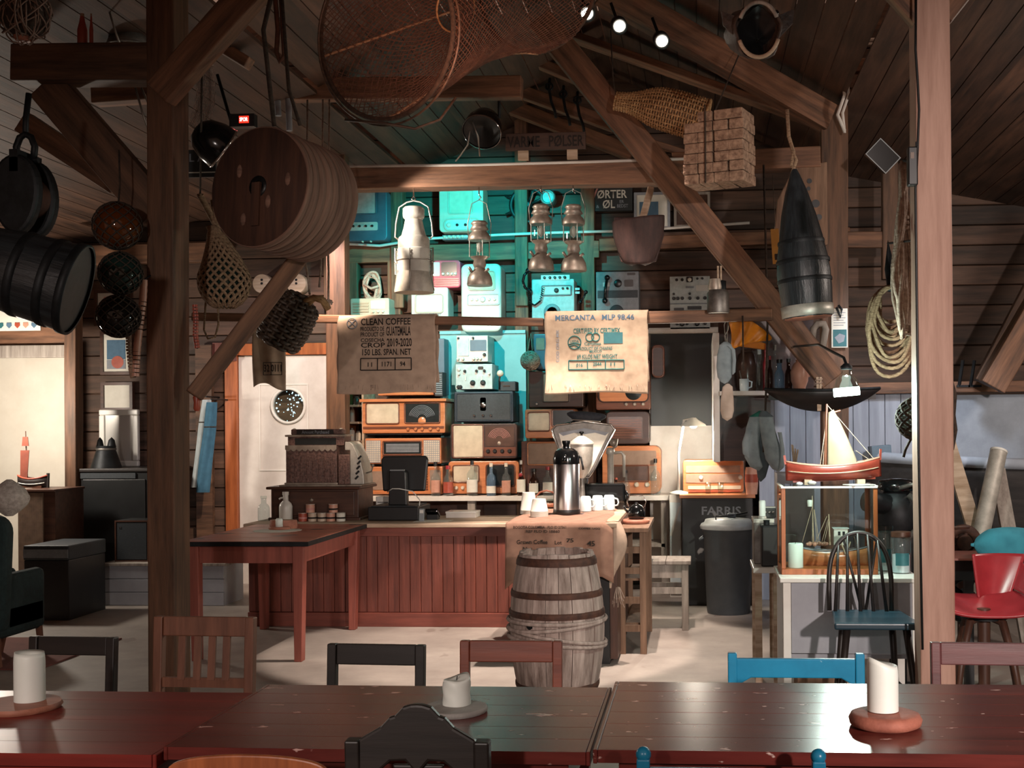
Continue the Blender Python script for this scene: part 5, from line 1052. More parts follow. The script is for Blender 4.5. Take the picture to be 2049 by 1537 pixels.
t = sign('dark framed picture behind the long diagonal brace', 1352, 388, 1418, 452, 11.5, 'dial_brown', [], 'framed_picture', cat='picture', frame='old_grey_wood', th=.06); part(t, 'print', 'sign_wood', MB().bx(-.11, .11, -.004, .0, .05, .24))
c, w, h = PB(1010, 265, 1173, 300, 9.05); s = 9.05 / F
t = thing('painted_board', 'long wooden board lettered varme polser standing on the tie beam', 'sign', (c.x, 9.05, W(1090, 322, 9.1).z)); z0 = c.z - t.location.z
part(t, 'board', 'sign_wood', MB().bx(-w / 2, w / 2, 0, .03, z0, z0 + h), bev=.004); text('VARME   PØLSER', w * .95, h * .66, 'ink_black', t, (0, -.003, z0 + h * .5))
for xx in (-w * .28, w * .33): part(t, 'support_block', 'pale_wood', MB().bx(xx - .04, xx + .04, .005, .035, 0, z0))
for i, (x, y) in enumerate(((1100, 205), (1128, 220), (1156, 232))):
    q = W(x, y - 25, 10.5); t = thing('boat_hook', 'dark iron hook hanging under the rafters, ' + ('leftmost', 'middle', 'rightmost')[i] + ' of three', 'hook', (q.x, 10.45, q.z)); part(t, 'shank', 'iron', MB().tube([(0, .05, .1), (0, 0, .0), (.02, 0, -.12), (.05, 0, -.2), (.06, 0, -.26)], .013, 7)); part(t, 'eye', 'iron', MB().tube([(.03 * math.cos(a), .02, .02 + .03 * math.sin(a)) for a in [2 * PI * k / 14 for k in range(14)]], .01, 6, True))
# small discs over the door
for x, r, lb in ((523, 20, 'left round wooden float disc above the door'), (592, 21, 'right round wooden float disc above the door')):
    q = W(x, 567, 11.45); s = 11.45 / F; t = thing('float_disc', lb, 'float disc', (q.x, 11.5, q.z)); part(t, 'disc', 'pale_wood', MB().T(TR(rx=PI / 2)).lathe([(r * s * .95, -.09), (r * s, -.02), (r * s, .03), (r * s * .94, .04)], n=30)); part(t, 'bored_hole', 'black_plastic', MB().T(TR(0, -.041, 0, rx=PI / 2)).lathe([(.012, 0), (.012, .002)], n=14)); part(t, 'bored_hole', 'black_plastic', MB().T(TR(0, -.041, .035, rx=PI / 2)).lathe([(.012, 0), (.012, .002)], n=14))
# ---------------------------------------------------------------- things hung from the timbers
def ctx(x, y, D):
    """origin at a view point; X, Z turn view pixels into metres from it"""
    q = W(x, y, D); s = D / F
    return q, s, (lambda a: (a - x) * s), (lambda b: (y - b) * s)
def arc(r, n=16, a0=0., a1=2 * PI, cx=0, cz=0, ry=None): return [(cx + r * math.cos(a0 + (a1 - a0) * i / n), 0, cz + (ry or r) * math.sin(a0 + (a1 - a0) * i / n)) for i in range(n + 1)]
# big ship lantern
q, s, X, Z = ctx(829, 586, 9.15)
t = thing('ship_lantern', 'tall galvanised ship lantern with a ribbed glass, leftmost of the four', 'lantern', q, group=None)
L = lambda pr: [(r * s, Z(y)) for r, y in pr]
part(t, 'base', 'galvanised', MB().lathe(L([(40, 586), (40, 581), (33, 548), (32, 544)]), n=36))
part(t, 'ribbed_glass', 'off_white', MB().lathe(L([(32, 545), (32, 541), (33.5, 538), (32, 535), (33.5, 531), (32, 527), (33.5, 523), (32, 519), (33.5, 515), (32, 511), (33.5, 507), (32, 503), (33.5, 499), (32, 496)]), n=36))
part(t, 'upper_band', 'galvanised', MB().lathe(L([(32, 497), (32, 479), (30, 474)]), n=36)); part(t, 'chimney', 'galvanised', MB().lathe(L([(30, 475), (25, 470), (21, 455), (17, 436)]), n=30))
part(t, 'hood', 'galvanised', MB().lathe(L([(17, 438), (21, 434), (22, 430), (22, 416), (18, 412), (.01, 411)]), n=30))
part(t, 'guard_wire', 'wire', MB().tube(arc(34.5 * s, 24, cz=0), .004, 5) if 0 else MB().tube([(34.5 * s * math.cos(a), 34.5 * s * math.sin(a), Z(521)) for a in [2 * PI * i / 28 for i in range(28)]], .005, 6, True))
for a in (-PI / 2, 0, PI / 2, PI): part(t, 'guard_bar', 'wire', MB().tube([(35 * s * math.cos(a), 35 * s * math.sin(a), Z(500)), (35 * s * math.cos(a), 35 * s * math.sin(a), Z(546)), (41 * s * math.cos(a), 41 * s * math.sin(a), Z(582))], .005, 6))
part(t, 'bail', 'wire', MB().tube([(-33 * s, 0, Z(477)), (-39 * s, 0, Z(472)), (-37 * s, 0, Z(445)), (-30 * s, 0, Z(412)), (-14 * s, 0, Z(402)), (0, 0, Z(399)), (14 * s, 0, Z(402)), (30 * s, 0, Z(412)), (37 * s, 0, Z(445)), (39 * s, 0, Z(472)), (33 * s, 0, Z(477))], .007, 8))
part(t, 'hook', 'chrome', MB().tube([(0, 0, Z(372)), (0, 0, Z(390)), (4 * s, 0, Z(395)), (0, 0, Z(400)), (-4 * s, 0, Z(395)), (0, 0, Z(390))], .006, 8))
for sx in (-1, 1): part(t, 'side_clasp', 'wire', MB().tube([(sx * 34 * s, 0, Z(497)), (sx * 39 * s, 0, Z(495)), (sx * 39 * s, 0, Z(548)), (sx * 33 * s, 0, Z(550))], .006, 6).ball((sx * 37 * s, 0, Z(524)), .012, 10))
def petromax(x, yt, yb, k, lab, D=9.15, hook_y=378, bail=True, glassm='clear_glass'):
    q, s, X, Z = ctx(x, yb, D); s2 = s * k; h = lambda v: v * s2
    t = thing('paraffin_lantern', lab, 'lantern', q, group='hanging pressure lanterns')
    part(t, 'tank', 'brass', MB().lathe([(h(26), 0), (h(27), h(4)), (h(25), h(17)), (h(20), h(27)), (h(13), h(33)), (h(11), h(38))], n=32))
    part(t, 'pump_knob', 'brass', MB().tube([(-h(14), -h(14), h(28)), (-h(20), -h(16), h(38))], h(3), 8).tube([(h(14), -h(12), h(28)), (h(22), -h(13), h(34))], h(3), 8))
    part(t, 'burner', 'brass', MB().lathe([(h(11), h(37)), (h(14), h(44)), (h(12), h(54)), (h(18), h(58)), (h(20), h(61))], n=26))
    part(t, 'glass_globe', glassm, MB().lathe([(h(20), h(61)), (h(20), h(96))], n=28, cap=False)); part(t, 'mantle', 'off_white', MB().lathe([(.001, h(68)), (h(6), h(74)), (h(7), h(84)), (h(3), h(92))], n=16))
    for a in (0.4, 2, 3.6, 5.2): part(t, 'guard_bar', 'wire', MB().cyl((h(21.5) * math.cos(a), h(21.5) * math.sin(a), h(60)), (h(21.5) * math.cos(a), h(21.5) * math.sin(a), h(97)), h(1)))
    part(t, 'hood', 'brass', MB().lathe([(h(23), h(95)), (h(24), h(99)), (h(21), h(108)), (h(16), h(113)), (h(15), h(116)), (h(20), h(118)), (h(15), h(126)), (h(15), h(128)), (h(18), h(131)), (h(14), h(136)), (.001, h(138))], n=32))
    part(t, 'bail', 'wire', MB().tube([(-h(23), 0, h(98)), (-h(25), 0, h(130)), (-h(16), 0, max(h(160), Z(hook_y + 28))), (0, 0, max(h(168), Z(hook_y + 20))), (h(16), 0, max(h(160), Z(hook_y + 28))), (h(25), 0, h(130)), (h(23), 0, h(98))], h(1), 6))
    part(t, 'hook', 'chrome', MB().tube([(0, 0, Z(hook_y - 8)), (0, 0, Z(hook_y + 10)), (h(4), 0, Z(hook_y + 15)), (0, 0, max(h(167), Z(hook_y + 20)))], h(1.4), 6))
petromax(960, 440, 572, .96, 'pressure lantern hung right beside the tall ship lantern')
petromax(1083, 407, 541, .97, 'pressure lantern with a clear glass, left of the close pair', hook_y=372)
petromax(1148, 407, 543, .98, 'pressure lantern with a clear glass, right of the close pair', hook_y=372)
# coffee sacks over the pole
def sack(label, x0, x1, yt, yb, D, m, prints, wob, ph=0.):
    q, s, X, Z = ctx((x0 + x1) / 2, yt, D); w = (x1 - x0) * s; h = (yb - yt) * s; r = .045
    t = thing('coffee_sack', label, 'sack', q)
    def yy(x, z): return -r - .008 - wob * (math.sin(x * 13 + ph) * .5 + math.sin(x * 5 + z * 6 + ph) * .7) * min(1, -z * 4 + .05)
    def fn(u, v):
        x = (u - .5) * w; L = h + PI * r + h * .85; d = v * L
        x += .004 * math.sin(v * 30 + u) * (1 if u in (0, 1) else 0)
        if d < h * .85: return (x, r + .01 + .01 * math.sin(x * 9), -h * .85 + d - r)
        d -= h * .85
        if d < PI * r: a = d / r; return (x, r * math.cos(a), -r + r * math.sin(a))
        z = -r - (d - PI * r)
        return (x, yy(x, z), z + .006 * math.sin(x * 8 + ph) * (d / h))
    part(t, 'cloth', m, MB().sheet(fn, 44, 70), solid=.004)
    mb = MB()
    for i in range(30):
        x = (R.random() - .5) * w * .98; z0 = -h + .02; mb.tube([(x, yy(x, -h), z0), (x + R.uniform(-.01, .01), yy(x, -h) - .01, z0 - R.uniform(.02, .05))], .0015, 3)
    part(t, 'frayed_hem', 'rope_pale', mb, kind='stuff')
    wp = lambda p: V3((p.x, yy(p.x, p.z) - .005, p.z))
    for e in prints:
        if e[0] == 'box':
            _, a, b, c, d, mm, cols = e; mb = MB(); tk = .004
            xs = [a] + list(cols) + [c]
            def ln(p0, p1):
                n = 12; pts = [wp(V3((X(p0[0] + (p1[0] - p0[0]) * i / n), 0, Z(p0[1] + (p1[1] - p0[1]) * i / n)))) for i in range(n + 1)]; mb.tube(pts, tk, 4)
            ln((a, b), (c, b)); ln((a, d), (c, d))
            for xx in xs: ln((xx, b), (xx, d))
            part(t, 'number_box', mm, mb)
        elif e[0] == 'flag':
            _, a, b, c, d, mm = e; part(t, 'printed_flag', mm, MB().sheet(lambda u, v: tuple(wp(V3((X(a + (c - a) * u), 0, Z(d + (b - d) * v))))), 8, 6))
        elif e[0] == 'ring':
            _, cx, cy, rr, mm = e; part(t, 'printed_ring', mm, MB().tube([wp(V3((X(cx + rr * math.cos(k)), 0, Z(cy + rr * math.sin(k))))) for k in [2 * PI * i / 24 for i in range(24)]], .004, 4, True))
        elif e[0] == 'line':
            part(t, 'printed_line', e[2], MB().tube([wp(V3((X(a), 0, Z(b)))) for a, b in e[1]], .004, 4))
        else:
            tx, a, b, c, d, mm = e[:6]; text(tx, (c - a) * s if len(e) < 7 else (d - b) * s, (d - b) * s if len(e) < 7 else (c - a) * s, mm, t, (X((a + c) / 2), 0, Z((b + d) / 2)), warp=wp, ry=0 if len(e) < 7 else -PI / 2)
    return t
K = 'ink_black'
sack('brown coffee sack with dark stencil print on the left of the pole', 676, 877, 630, 778, 8.9, 'burlap_shade', [
    ('CLEAN COFFEE', 724, 638, 827, 652, K), ('PRODUCTO DE', 723, 655, 772, 664, K), ('PRODUCT OF', 723, 666, 772, 675, K), ('GUATEMALA', 776, 655, 827, 674, K), ('COSECHA', 723, 678, 772, 686, K), ('CROP', 723, 687, 773, 697, K), ('2019-2020', 777, 679, 829, 696, K),
    ('150 LBS. SPAN. NET', 726, 700, 827, 713, K), ('box', 723, 719, 827, 743, K, (757, 794)), ('11', 737, 727, 746, 736, K), ('1171', 766, 726, 786, 736, K), ('94', 804, 726, 815, 736, K), ('ring', 706, 648, 10, 'ink_grey'), ('line', [(698, 640), (714, 656)], 'ink_grey'), ('line', [(714, 640), (698, 656)], 'ink_grey')], .018)
G = 'ink_green'
sack('pale coffee sack with green certification print on the right of the pole', 1091, 1297, 622, 776, 8.86, 'burlap', [
    ('MERCANTA   MLP 98.46', 1112, 631, 1270, 642, 'ink_blue'), ('CERTIFIED BY CERTIMEX', 1148, 658, 1242, 668, G), ('ring', 1150, 686, 13, G), ('USDA', 1141, 681, 1159, 687, G), ('line', [(1138, 690), (1150, 687), (1162, 690)], G), ('line', [(1140, 694), (1150, 690), (1159, 696)], G),
    ('ring', 1181, 676, 8, G), ('ring', 1193, 676, 8, G), ('Certimex', 1170, 686, 1204, 692, G), ('flag', 1209, 667, 1247, 689, 'leaflet_teal'), ('PRODUCT OF CHIAPAS', 1157, 695, 1226, 702, G), ('MEXICO', 1180, 702, 1205, 707, G), ('69 KILOS NET WEIGHT', 1155, 710, 1236, 719, G),
    ('box', 1138, 722, 1249, 740, G, (1176, 1212)), ('016', 1153, 728, 1166, 735, G), ('2844', 1187, 726, 1204, 733, G), ('11', 1222, 727, 1231, 733, G), ('COD ORG-MX', 1113, 660, 1119, 725, 'ink_grey', 1)], .014, 1.3)
# bailer, canister
q, s, X, Z = ctx(1278, 530, 8.86)
t = thing('wooden_bailer', 'dark carved wooden bailer scoop hanging below the tie beam', 'scoop', q)
def bl(u, v):
    a = PI * u; hw = 50 * s * (math.sin(min(1, .32 + v * .75) * PI / 2)); z = v * 92 * s
    return (-hw * math.cos(a) * (1 if v > .02 else .5), -.1 * math.sin(a) * (.35 + .65 * v), z + (.06 * math.cos(a) * v if 1 else 0) * -.35)
part(t, 'bowl', 'scoop_wood', MB().sheet(bl, 18, 16), solid=.02, bev=0); part(t, 'back_board', 'scoop_wood', MB().prism([(-.13, .02), (.13, .02), (.19, .22), (.18, .34), (-.18, .36), (-.19, .22)], .0, .025), bev=.01)
part(t, 'handle', 'pale_wood', MB().bar((.02, .0, .3), (.085, .25, Z(364)), .05, .05, (0, 1, 0)), bev=.01)
q, s, X, Z = ctx(1437, 628, 8.84); t = thing('canister', 'grey metal canister hanging at the right end of the pole', 'canister', (q.x, 8.8, q.z)); part(t, 'body', 'old_metal', MB().lathe([(21 * s, 0), (22 * s, .01), (22 * s, 40 * s), (17 * s, 46 * s)], n=30)); part(t, 'neck', 'iron', MB().lathe([(8 * s, 45 * s), (8 * s, 64 * s), (.001, 66 * s)], n=18, c=(.03, 0, 0))); part(t, 'burner_rim', 'brass', MB().lathe([(14 * s, 46 * s), (15 * s, 52 * s), (12 * s, 68 * s)], n=20, c=(-.02, 0, 0))); part(t, 'hanging_rods', 'pale_wood', MB().cyl((.0, 0, 60 * s), (.0, .0, 94 * s), .007).cyl((.022, 0, 60 * s), (.022, .0, 94 * s), .007))
# wooden drum
q = W(516, 373, 5.85); s = 5.85 / F; ax = V3((.37, 1, -.07)).normalized(); mw = Matrix.Translation(q) @ basis(ax) @ Matrix.Rotation(PI / 2, 4, 'Y')
t = thing('wooden_drum', 'big cracked round timber drum hanging in front of the left brace', 'drum', (0, 0, 0)); t.matrix_world = mw; r = 124 * s; Lg = .42
part(t, 'end_face', 'drum_face', MB().lathe([(.03, .0), (r * .985, 0), (r, .012)], n=56, cap=False))
part(t, 'barrel_side', mat('drum_bark', '9a7664', '5a4237', rough=.85, scale=3, stretch=(.7, .7, 10), bump=.5), MB().lathe([(r, .012)] + [(r * k, (j + d) * Lg / 8) for j in range(8) for k, d in ((.992, .06), (1.02, .2), (1.016, .8), (.992, .94))] + [(r * .97, Lg)], n=64, cap=False, wob=lambda a, j: .006 * math.sin(a * 3 + j * .4)))
part(t, 'far_face', 'drum_face', MB().lathe([(.001, Lg), (r * .97, Lg)], n=48, cap=False)); part(t, 'axle_hole', 'black_plastic', MB().lathe([(.001, .03), (.05, .03), (.055, -.001), (.03, -.001)], n=20, cap=False))
part(t, 'cleat', 'drum_face', MB().bx(-.02, .2, -.02, .03, -.012, .004)); 
mb = MB()
for a, d in ((.5, .6), (2.2, .5), (4.6, .62), (5.6, .35)):
    mb.ball((r * d * math.cos(a), r * d * math.sin(a), 0), .018, 10, sx=2, sz=.3)
part(t, 'knots', 'drum_side', mb)
qt = W(560, 252, 6.05)
MB().tube([qt + V3((-.03, 0, -.0)), W(527, 60, 6.05), W(548, -30, 6.05)], .012, 6).build('rope', 'rope_dark', label='dark rope from the rafters down to the wooden drum', cat='rope')
MB().tube([W(600, 250, 6.1), W(578, 180, 6.15), W(571, 90, 6.2), W(563, -20, 6.2)], .01, 6).build('rope', 'rope_dark', label='second thin rope above the drum, nearer the net hoop', cat='rope')
MB().tube([W(549, -20, 6.6), W(556, 60, 6.6), W(553, 105, 6.6), W(560, 124, 6.6), W(569, 112, 6.6), W(566, 60, 6.6), W(562, -20, 6.6)], .014, 7).build('rope_loop', 'net_brown', label='brown rope loop hanging between the drum and the rafters', cat='rope')
for i, x in enumerate((555, 577)): MB().cyl(W(x, 190, 8.52), W(x + 2, 262 if i else 232, 8.52), .022, n=10).build('pale_stick', 'ink_grey', label=('left' if i == 0 else 'right') + ' of two pale sticks hanging behind the drum top', cat='stick')
# black pot lamps
def pot(label, x, y, D, r, nm='pot_lamp', rot=(0, 0, 0), rod=None):
    q = W(x, y, D); s = D / F; t = thing(nm, label, 'lamp', q, rot=rot); r *= s
    part(t, 'shade', 'black_gloss', MB().lathe([(r, -r * .6), (r * 1.02, -r * .5), (r * .96, 0), (r * .75, r * .55), (r * .4, r * .85), (.001, r * .9)], n=36, cap=False)); part(t, 'rim', 'chrome', MB().lathe([(r, -r * .62), (r * 1.04, -r * .58), (r * 1.02, -r * .5), (r * .97, -r * .58), (r, -r * .62)], n=36, cap=False)); part(t, 'inside', 'black_plastic', MB().lathe([(.001, -r * .1), (r * .95, -r * .55)], n=30, cap=False))
    if rod: part(t, 'hanger', 'iron', MB().tube(rod, .012, 7))
    return t
t = pot('black metal pot lamp with a shiny rim above the tie beam', 968, 252, 8.7, 39, rot=(-.75, .1, 0)); q = W(968, 252, 8.7)
MB().tube([W(998, 170, 8.75), W(999, 235, 8.75), W(975, 250, 8.78)], .012, 7).build('iron_rod', 'iron', label='iron rod holding the black pot lamp', cat='rod')
MB().tube([W(940, 262, 8.6), W(936, 290, 8.65), W(922, 310, 8.8), W(912, 322, 9.0)], .006, 6).build('loose_wire', 'wire', label='loose wire hanging from the left of the pot lamp', cat='wire')
MB().tube([W(945, 243, 8.6), W(957, 275, 8.6), W(960, 312, 8.9)], .006, 6).build('loose_wire', 'wire', label='loose wire hanging from the middle of the pot lamp', cat='wire')
t = pot('black rounded buoy lamp left of the wooden drum', 425, 282, 6.6, 46, rot=(.5, -.9, 0))
q, s, X, Z = ctx(488, 239, 6.9); t = thing('led_sign', 'tiny red lit sign reading spor above the wooden drum', 'sign', q); part(t, 'housing', 'black_plastic', MB().bx(-.09, .06, .002, .06, -.04, .035)); part(t, 'lit_panel', 'led_red', MB().bx(-10 * s, 10 * s, -.002, .002, -7 * s, 7 * s)); text('SPOR', 17 * s, 8 * s, 'led_letters', t, (0, -.003, 0)); part(t, 'arm', 'iron', MB().tube([(-.03, .05, -.01), (-.12, .1, .02), (-.2, .1, .3)], .01, 6))
q, s, X, Z = ctx(403, 322, 7.2); t = thing('name_board', 'small dark board with pale letters left of the drum', 'sign', q); part(t, 'board', 'blackboard', MB().bx(-.09, .09, 0, .02, -.1, .07)); text('L AN', .15, .05, 'ink_grey', t, (0, -.002, .02)); part(t, 'stripe', 'ink_white', MB().bx(-.09, .09, -.003, 0, -.075, -.068))
# big fyke net with hoops
def hoop_pts(c, u, v, a, b, n=48): return [c + u * (a * math.cos(2 * PI * i / n)) + v * (b * math.sin(2 * PI * i / n)) for i in range(n)]
C0, C1 = W(770, 66, 6.4), W(1075, -40, 6.8); s = 6.4 / F; ax = (C1 - C0).normalized(); axb = V3((.42, .9, .1)).normalized(); ub = axb.cross(V3((0, 0, 1))).normalized(); vb = ub.cross(axb).normalized(); vb = -vb if vb.z < 0 else vb
t = thing('fyke_net', 'big hooped fishing net slung under the roof', 'fishing net', C0)
r0, r1 = 172 * s, 150 * s
part(t, 'hoop', 'rope_dark', MB().tube([p - C0 for p in hoop_pts(C0, ub, vb, r0, r0)], .014, 7, True)); part(t, 'hoop', 'cane_dark', MB().tube([p - C0 for p in hoop_pts(C0 + V3((.03, -.08, -.04)), ub, vb, r0 * 1.05, r0 * 1.03)], .007, 6, True))
part(t, 'hoop', 'rope_dark', MB().tube([p - C0 for p in hoop_pts(C1, ub, vb, r1, r1)], .014, 7, True))
def netpt(u, v):   # v along the tunnel, u round it
    a = 2 * PI * u; c = C0.lerp(C1, v); sag = 1 - .17 * math.sin(PI * v) + .03 * math.sin(7 * v); r = (r0 + (r1 - r0) * v) * sag
    p = c + ub * (r * math.cos(a)) + vb * (r * math.sin(a)); w_ = .025 * mnoise.noise(V3((a * 2, v * 6, 3)))
    return p + (p - c).normalized() * w_ - C0
def netmesh(fn, nu, nv, rad, n=3):
    mb = MB(); NV = nv
    for d in (1, -1):
        for k in range(nu): mb.tube([fn((k + d * j * .5) / nu % 1.0, j / NV) for j in range(NV + 1)], rad, n, smooth=False)
    return mb
part(t, 'netting', 'net_brown', netmesh(netpt, 84, 60, .0024))
def funnel(u, v):
    a = 2 * PI * u; c = C0.lerp(C1, v * .45); r = r0 * (1 - .72 * v); return c + ub * (r * math.cos(a)) + vb * (r * math.sin(a)) - C0
part(t, 'inner_funnel', 'net_brown', netmesh(funnel, 48, 28, .002))
part(t, 'sling', 'rope_dark', MB().tube([vb * r0, vb * r0 + V3((.05, .1, .5))], .008, 6)); part(t, 'sling', 'rope_dark', MB().tube([C1 - C0 + vb * r1, C1 - C0 + vb * r1 + V3((0, .1, .5))], .008, 6))
part(t, 'inner_ring', 'cane', MB().tube([funnel(i / 24, 1.0) for i in range(24)], .006, 6, True))
for k, (u, nm) in enumerate(((.52, ''), (.12, ''), (.74, ''))): part(t, 'edge_rope', 'rope', MB().tube([netpt(u, j / 30) for j in range(31)], .008, 5))
MB().tube([W(690, 240, 6.35), W(770, 247, 6.35), W(830, 258, 6.35), W(880, 240, 6.4), W(912, 196, 6.45)], .008, 6).build('net_hoop_cane', 'cane_dark', label='loose bent cane below the big fishing net', cat='cane')
for x, y in ((748, -60), (1040, -80)): pass
# cane fish trap (tapered) and cork blocks
def weave(fn, nring, nrib, rr, amp, n=64, ns=5):
    mb = MB()
    for k in range(nring): mb.tube([fn(i / n, k / (nring - 1), amp * (1 if ((i * nrib // n) + k) % 2 else -1)) for i in range(n)], rr, ns, True)
    ribs = MB()
    for j in range(nrib): ribs.tube([fn((j + .5) / nrib, k / 24, 0) for k in range(25)], rr * .9, ns)
    return mb, ribs
A_, B_ = W(1232, 202, 8.75), W(1412, 243, 8.75); s = 8.75 / F; axt = (B_ - A_); ut = axt.normalized().cross(V3((0, 1, 0))).normalized(); vt = ut.cross(axt.normalized())
def rad(v): return s * (17 if v < .12 else 17 + 24 * min(1, (v - .12) / .4) ** 1.1 + (4 if v > .5 else 0)) if True else 0
def trap(u, v, o):
    a = 2 * PI * u; r = s * (15 + 26 / (1 + math.exp(-(v - .3) * 12))) + o; p = A_.lerp(B_, v) + ut * (r * math.cos(a)) + vt * (r * math.sin(a)) - A_
    return p + V3((0, 0, .02 * math.sin(PI * v)))
t = thing('fish_trap', 'woven cane fish trap with a narrow neck under the rafter', 'fish trap', A_); a_, b_ = weave(trap, 36, 24, .0075, .006, 72)
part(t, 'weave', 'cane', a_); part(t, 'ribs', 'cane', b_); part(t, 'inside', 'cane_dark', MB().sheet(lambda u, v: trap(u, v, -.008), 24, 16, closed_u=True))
part(t, 'rim', 'cane', MB().tube([trap(i / 40, 1.0, .004) for i in range(40)], .012, 7, True))
MB().tube([A_ + V3((0, 0, .05)), W(1226, 150, 8.8), W(1222, 60, 8.9)], .005, 5).build('trap_cord', 'rope_dark', label='cord holding up the narrow end of the cane trap', cat='cord')
q = W(1440, 372, 8.0); s = 8.0 / F; t = thing('cork_float_bundle', 'stack of square grey cork floats strung together', 'cork floats', q, rz=-.35)
bw, bh = 30 * s, 19.5 * s
for lay in range(7):
    for i in range(4):
        for j in range(2):
            if lay == 6 and (i == 0): continue
            part(t, 'cork_block', 'cork', MB().box(((i - 1.5) * (bw + .004) + R.uniform(-.006, .006), (j - .5) * (bw * 1.3), bh / 2 + lay * (bh + .003)), (bw, bw * 1.25, bh)), bev=.006)
part(t, 'string', 'rope_dark', MB().cyl((-.05, -.14, 0), (-.05, -.14, 7 * bh + .05), .005).cyl((-.05, 0, 7 * bh), (-.05, .75, 9 * bh + .62), .005)); 
q = W(1432, 312, 8.0)
# stuffed fish head
q, s, X, Z = ctx(1518, 62, 6.9); t = thing('stuffed_fish', 'dried gaping fish head fixed high near the rafter', 'fish head', q)
def fh(u, v):
    a = 2 * PI * u; r = [46, 50, 46, 36, 22][min(4, int(v * 4))]; r = (50 - 26 * v * v) * s * (1 + .08 * math.sin(5 * a + v * 4)); return (r * math.cos(a) * .88 - v * .12, v * .34, r * math.sin(a) * 1.12 + v * .1)
part(t, 'head', 'fish_skin', MB().sheet(fh, 28, 10, closed_u=True), solid=.012); part(t, 'gape', 'black_plastic', MB().sheet(lambda u, v: (.9 * (1 - .9 * v) * fh(u, 0)[0], .05 + .12 * v, .92 * (1 - .9 * v) * fh(u, 0)[2]), 24, 6, closed_u=True))
part(t, 'jaw_bone', 'old_grey_wood', MB().tube([(.8 * 50 * s * math.cos(a), -.01, 56 * s * math.sin(a)) for a in [PI * (.15 + .7 * i / 14) for i in range(15)]], .012, 7)); part(t, 'lower_jaw', 'pale_wood', MB().tube([(.85 * 48 * s * math.cos(a), -.02, 54 * s * math.sin(a)) for a in [-PI * (.12 + .76 * i / 14) for i in range(15)]], .012, 7))
for sx in (-1, 1): part(t, 'gill_fin', 'fish_skin', MB().prism([(sx * .12, -.02), (sx * .2, .06), (sx * .21, .14), (sx * .1, .1)][::sx], .06, .08))
for sx, zz in ((-.08, .12), (.1, .1)): part(t, 'eye_socket', 'black_gloss', MB().ball((sx, .0, zz), .018, 10))
# hanging tapered stave cask
q, s, X, Z = ctx(1617, 636, 7.4); t = thing('tapered_cask', 'tall black tapered cask hanging with a pale hoop at its foot', 'cask', q, rot=(0, -.085, 0))
sh = [(47, 0), (49, 8), (52, 60), (53, 90), (50, 120), (43, 160), (34, 205), (22, 250), (10, 285), (5, 296)]
part(t, 'body', 'stave_black', MB().lathe([(r * s, z * s) for r, z in sh], n=40, wob=lambda a, j: .018 * math.sin(9 * a + j * 1.7)))
part(t, 'foot_hoop', 'galvanised', MB().lathe([(49 * s, 2 * s), (51.5 * s, 3 * s), (52 * s, 24 * s), (49 * s, 25 * s)], n=40, cap=False)); part(t, 'bottom', 'oak_disc', MB().lathe([(.001, -.004), (46 * s, -.004), (47 * s, .002)], n=36, cap=False))
for z, r in ((74, 54), (112, 53), (150, 46)): part(t, 'dark_hoop', 'iron', MB().lathe([(r * s, (z - 4) * s), (r * s * 1.015, z * s), (r * s * .99, (z + 4) * s)], n=36, cap=False))
part(t, 'neck_rope', 'rope', MB().tube([(5 * s, 0, 285 * s), (-4 * s, 0, 305 * s), (2 * s, 0, 330 * s), (-3 * s, .05, 365 * s), (-1 * s, .06, 420 * s)], .012, 7).tube([(-6 * s, 0, 288 * s), (6 * s, -.01, 312 * s), (-2 * s, 0, 340 * s)], .01, 7))
q, s, X, Z = ctx(1552, 492, 8.9); t = thing('paper_tag', 'yellow paper tag hanging left of the tapered black cask', 'tag', q, rot=(0, -.06, 0)); part(t, 'card', mat('tag_yellow', 'b9853c', '9b6c2c', rough=.8), MB().bx(-8 * s, 8 * s, 0, .006, Z(528), Z(458)), bev=.001); part(t, 'tag_string', 'wire', MB().tube([(0, 0, Z(460)), (4 * s, .1, Z(440)), (8 * s, .24, Z(338))], .003, 5)); part(t, 'print', 'ink_black', MB().bx(-3 * s, 3 * s, -.002, 0, Z(520), Z(508)))
q, s, X, Z = ctx(1612, 420, 9.12); t = thing('holed_plank', 'pale weathered plank with holes behind the tapered black cask', 'plank', q); part(t, 'plank', 'crate_wood', MB().prism([(X(1548), Z(480)), (X(1588), Z(500)), (X(1655), Z(490)), (X(1655), Z(325)), (X(1590), Z(335)), (X(1556), Z(400))], 0, .05), bev=.008)
for x, y, r in ((1632, 408, 8), (1638, 435, 6), (1620, 363, 5), (1618, 378, 4)): part(t, 'bored_hole', 'black_plastic', MB().T(TR(X(x), -.001, Z(y), rx=PI / 2)).lathe([(r * s, -.002), (r * s, .002)], n=16))
MB().tube([W(1528, 330, 9.06), W(1532, 480, 9.0), W(1536, 630, 9.0), W(1533, 780, 9.0), W(1528, 905, 9.0)], .009, 6).build('cord', 'rope_dark', label='long dark cord hanging down to the grey mittens', cat='cord')
MB().tube([W(1486, 632, 8.86), W(1487, 700, 8.86), W(1488, 742, 8.86)], .007, 6).build('cord', 'rope_dark', label='short dark cord hanging in front of the orange oilskin hat', cat='cord')
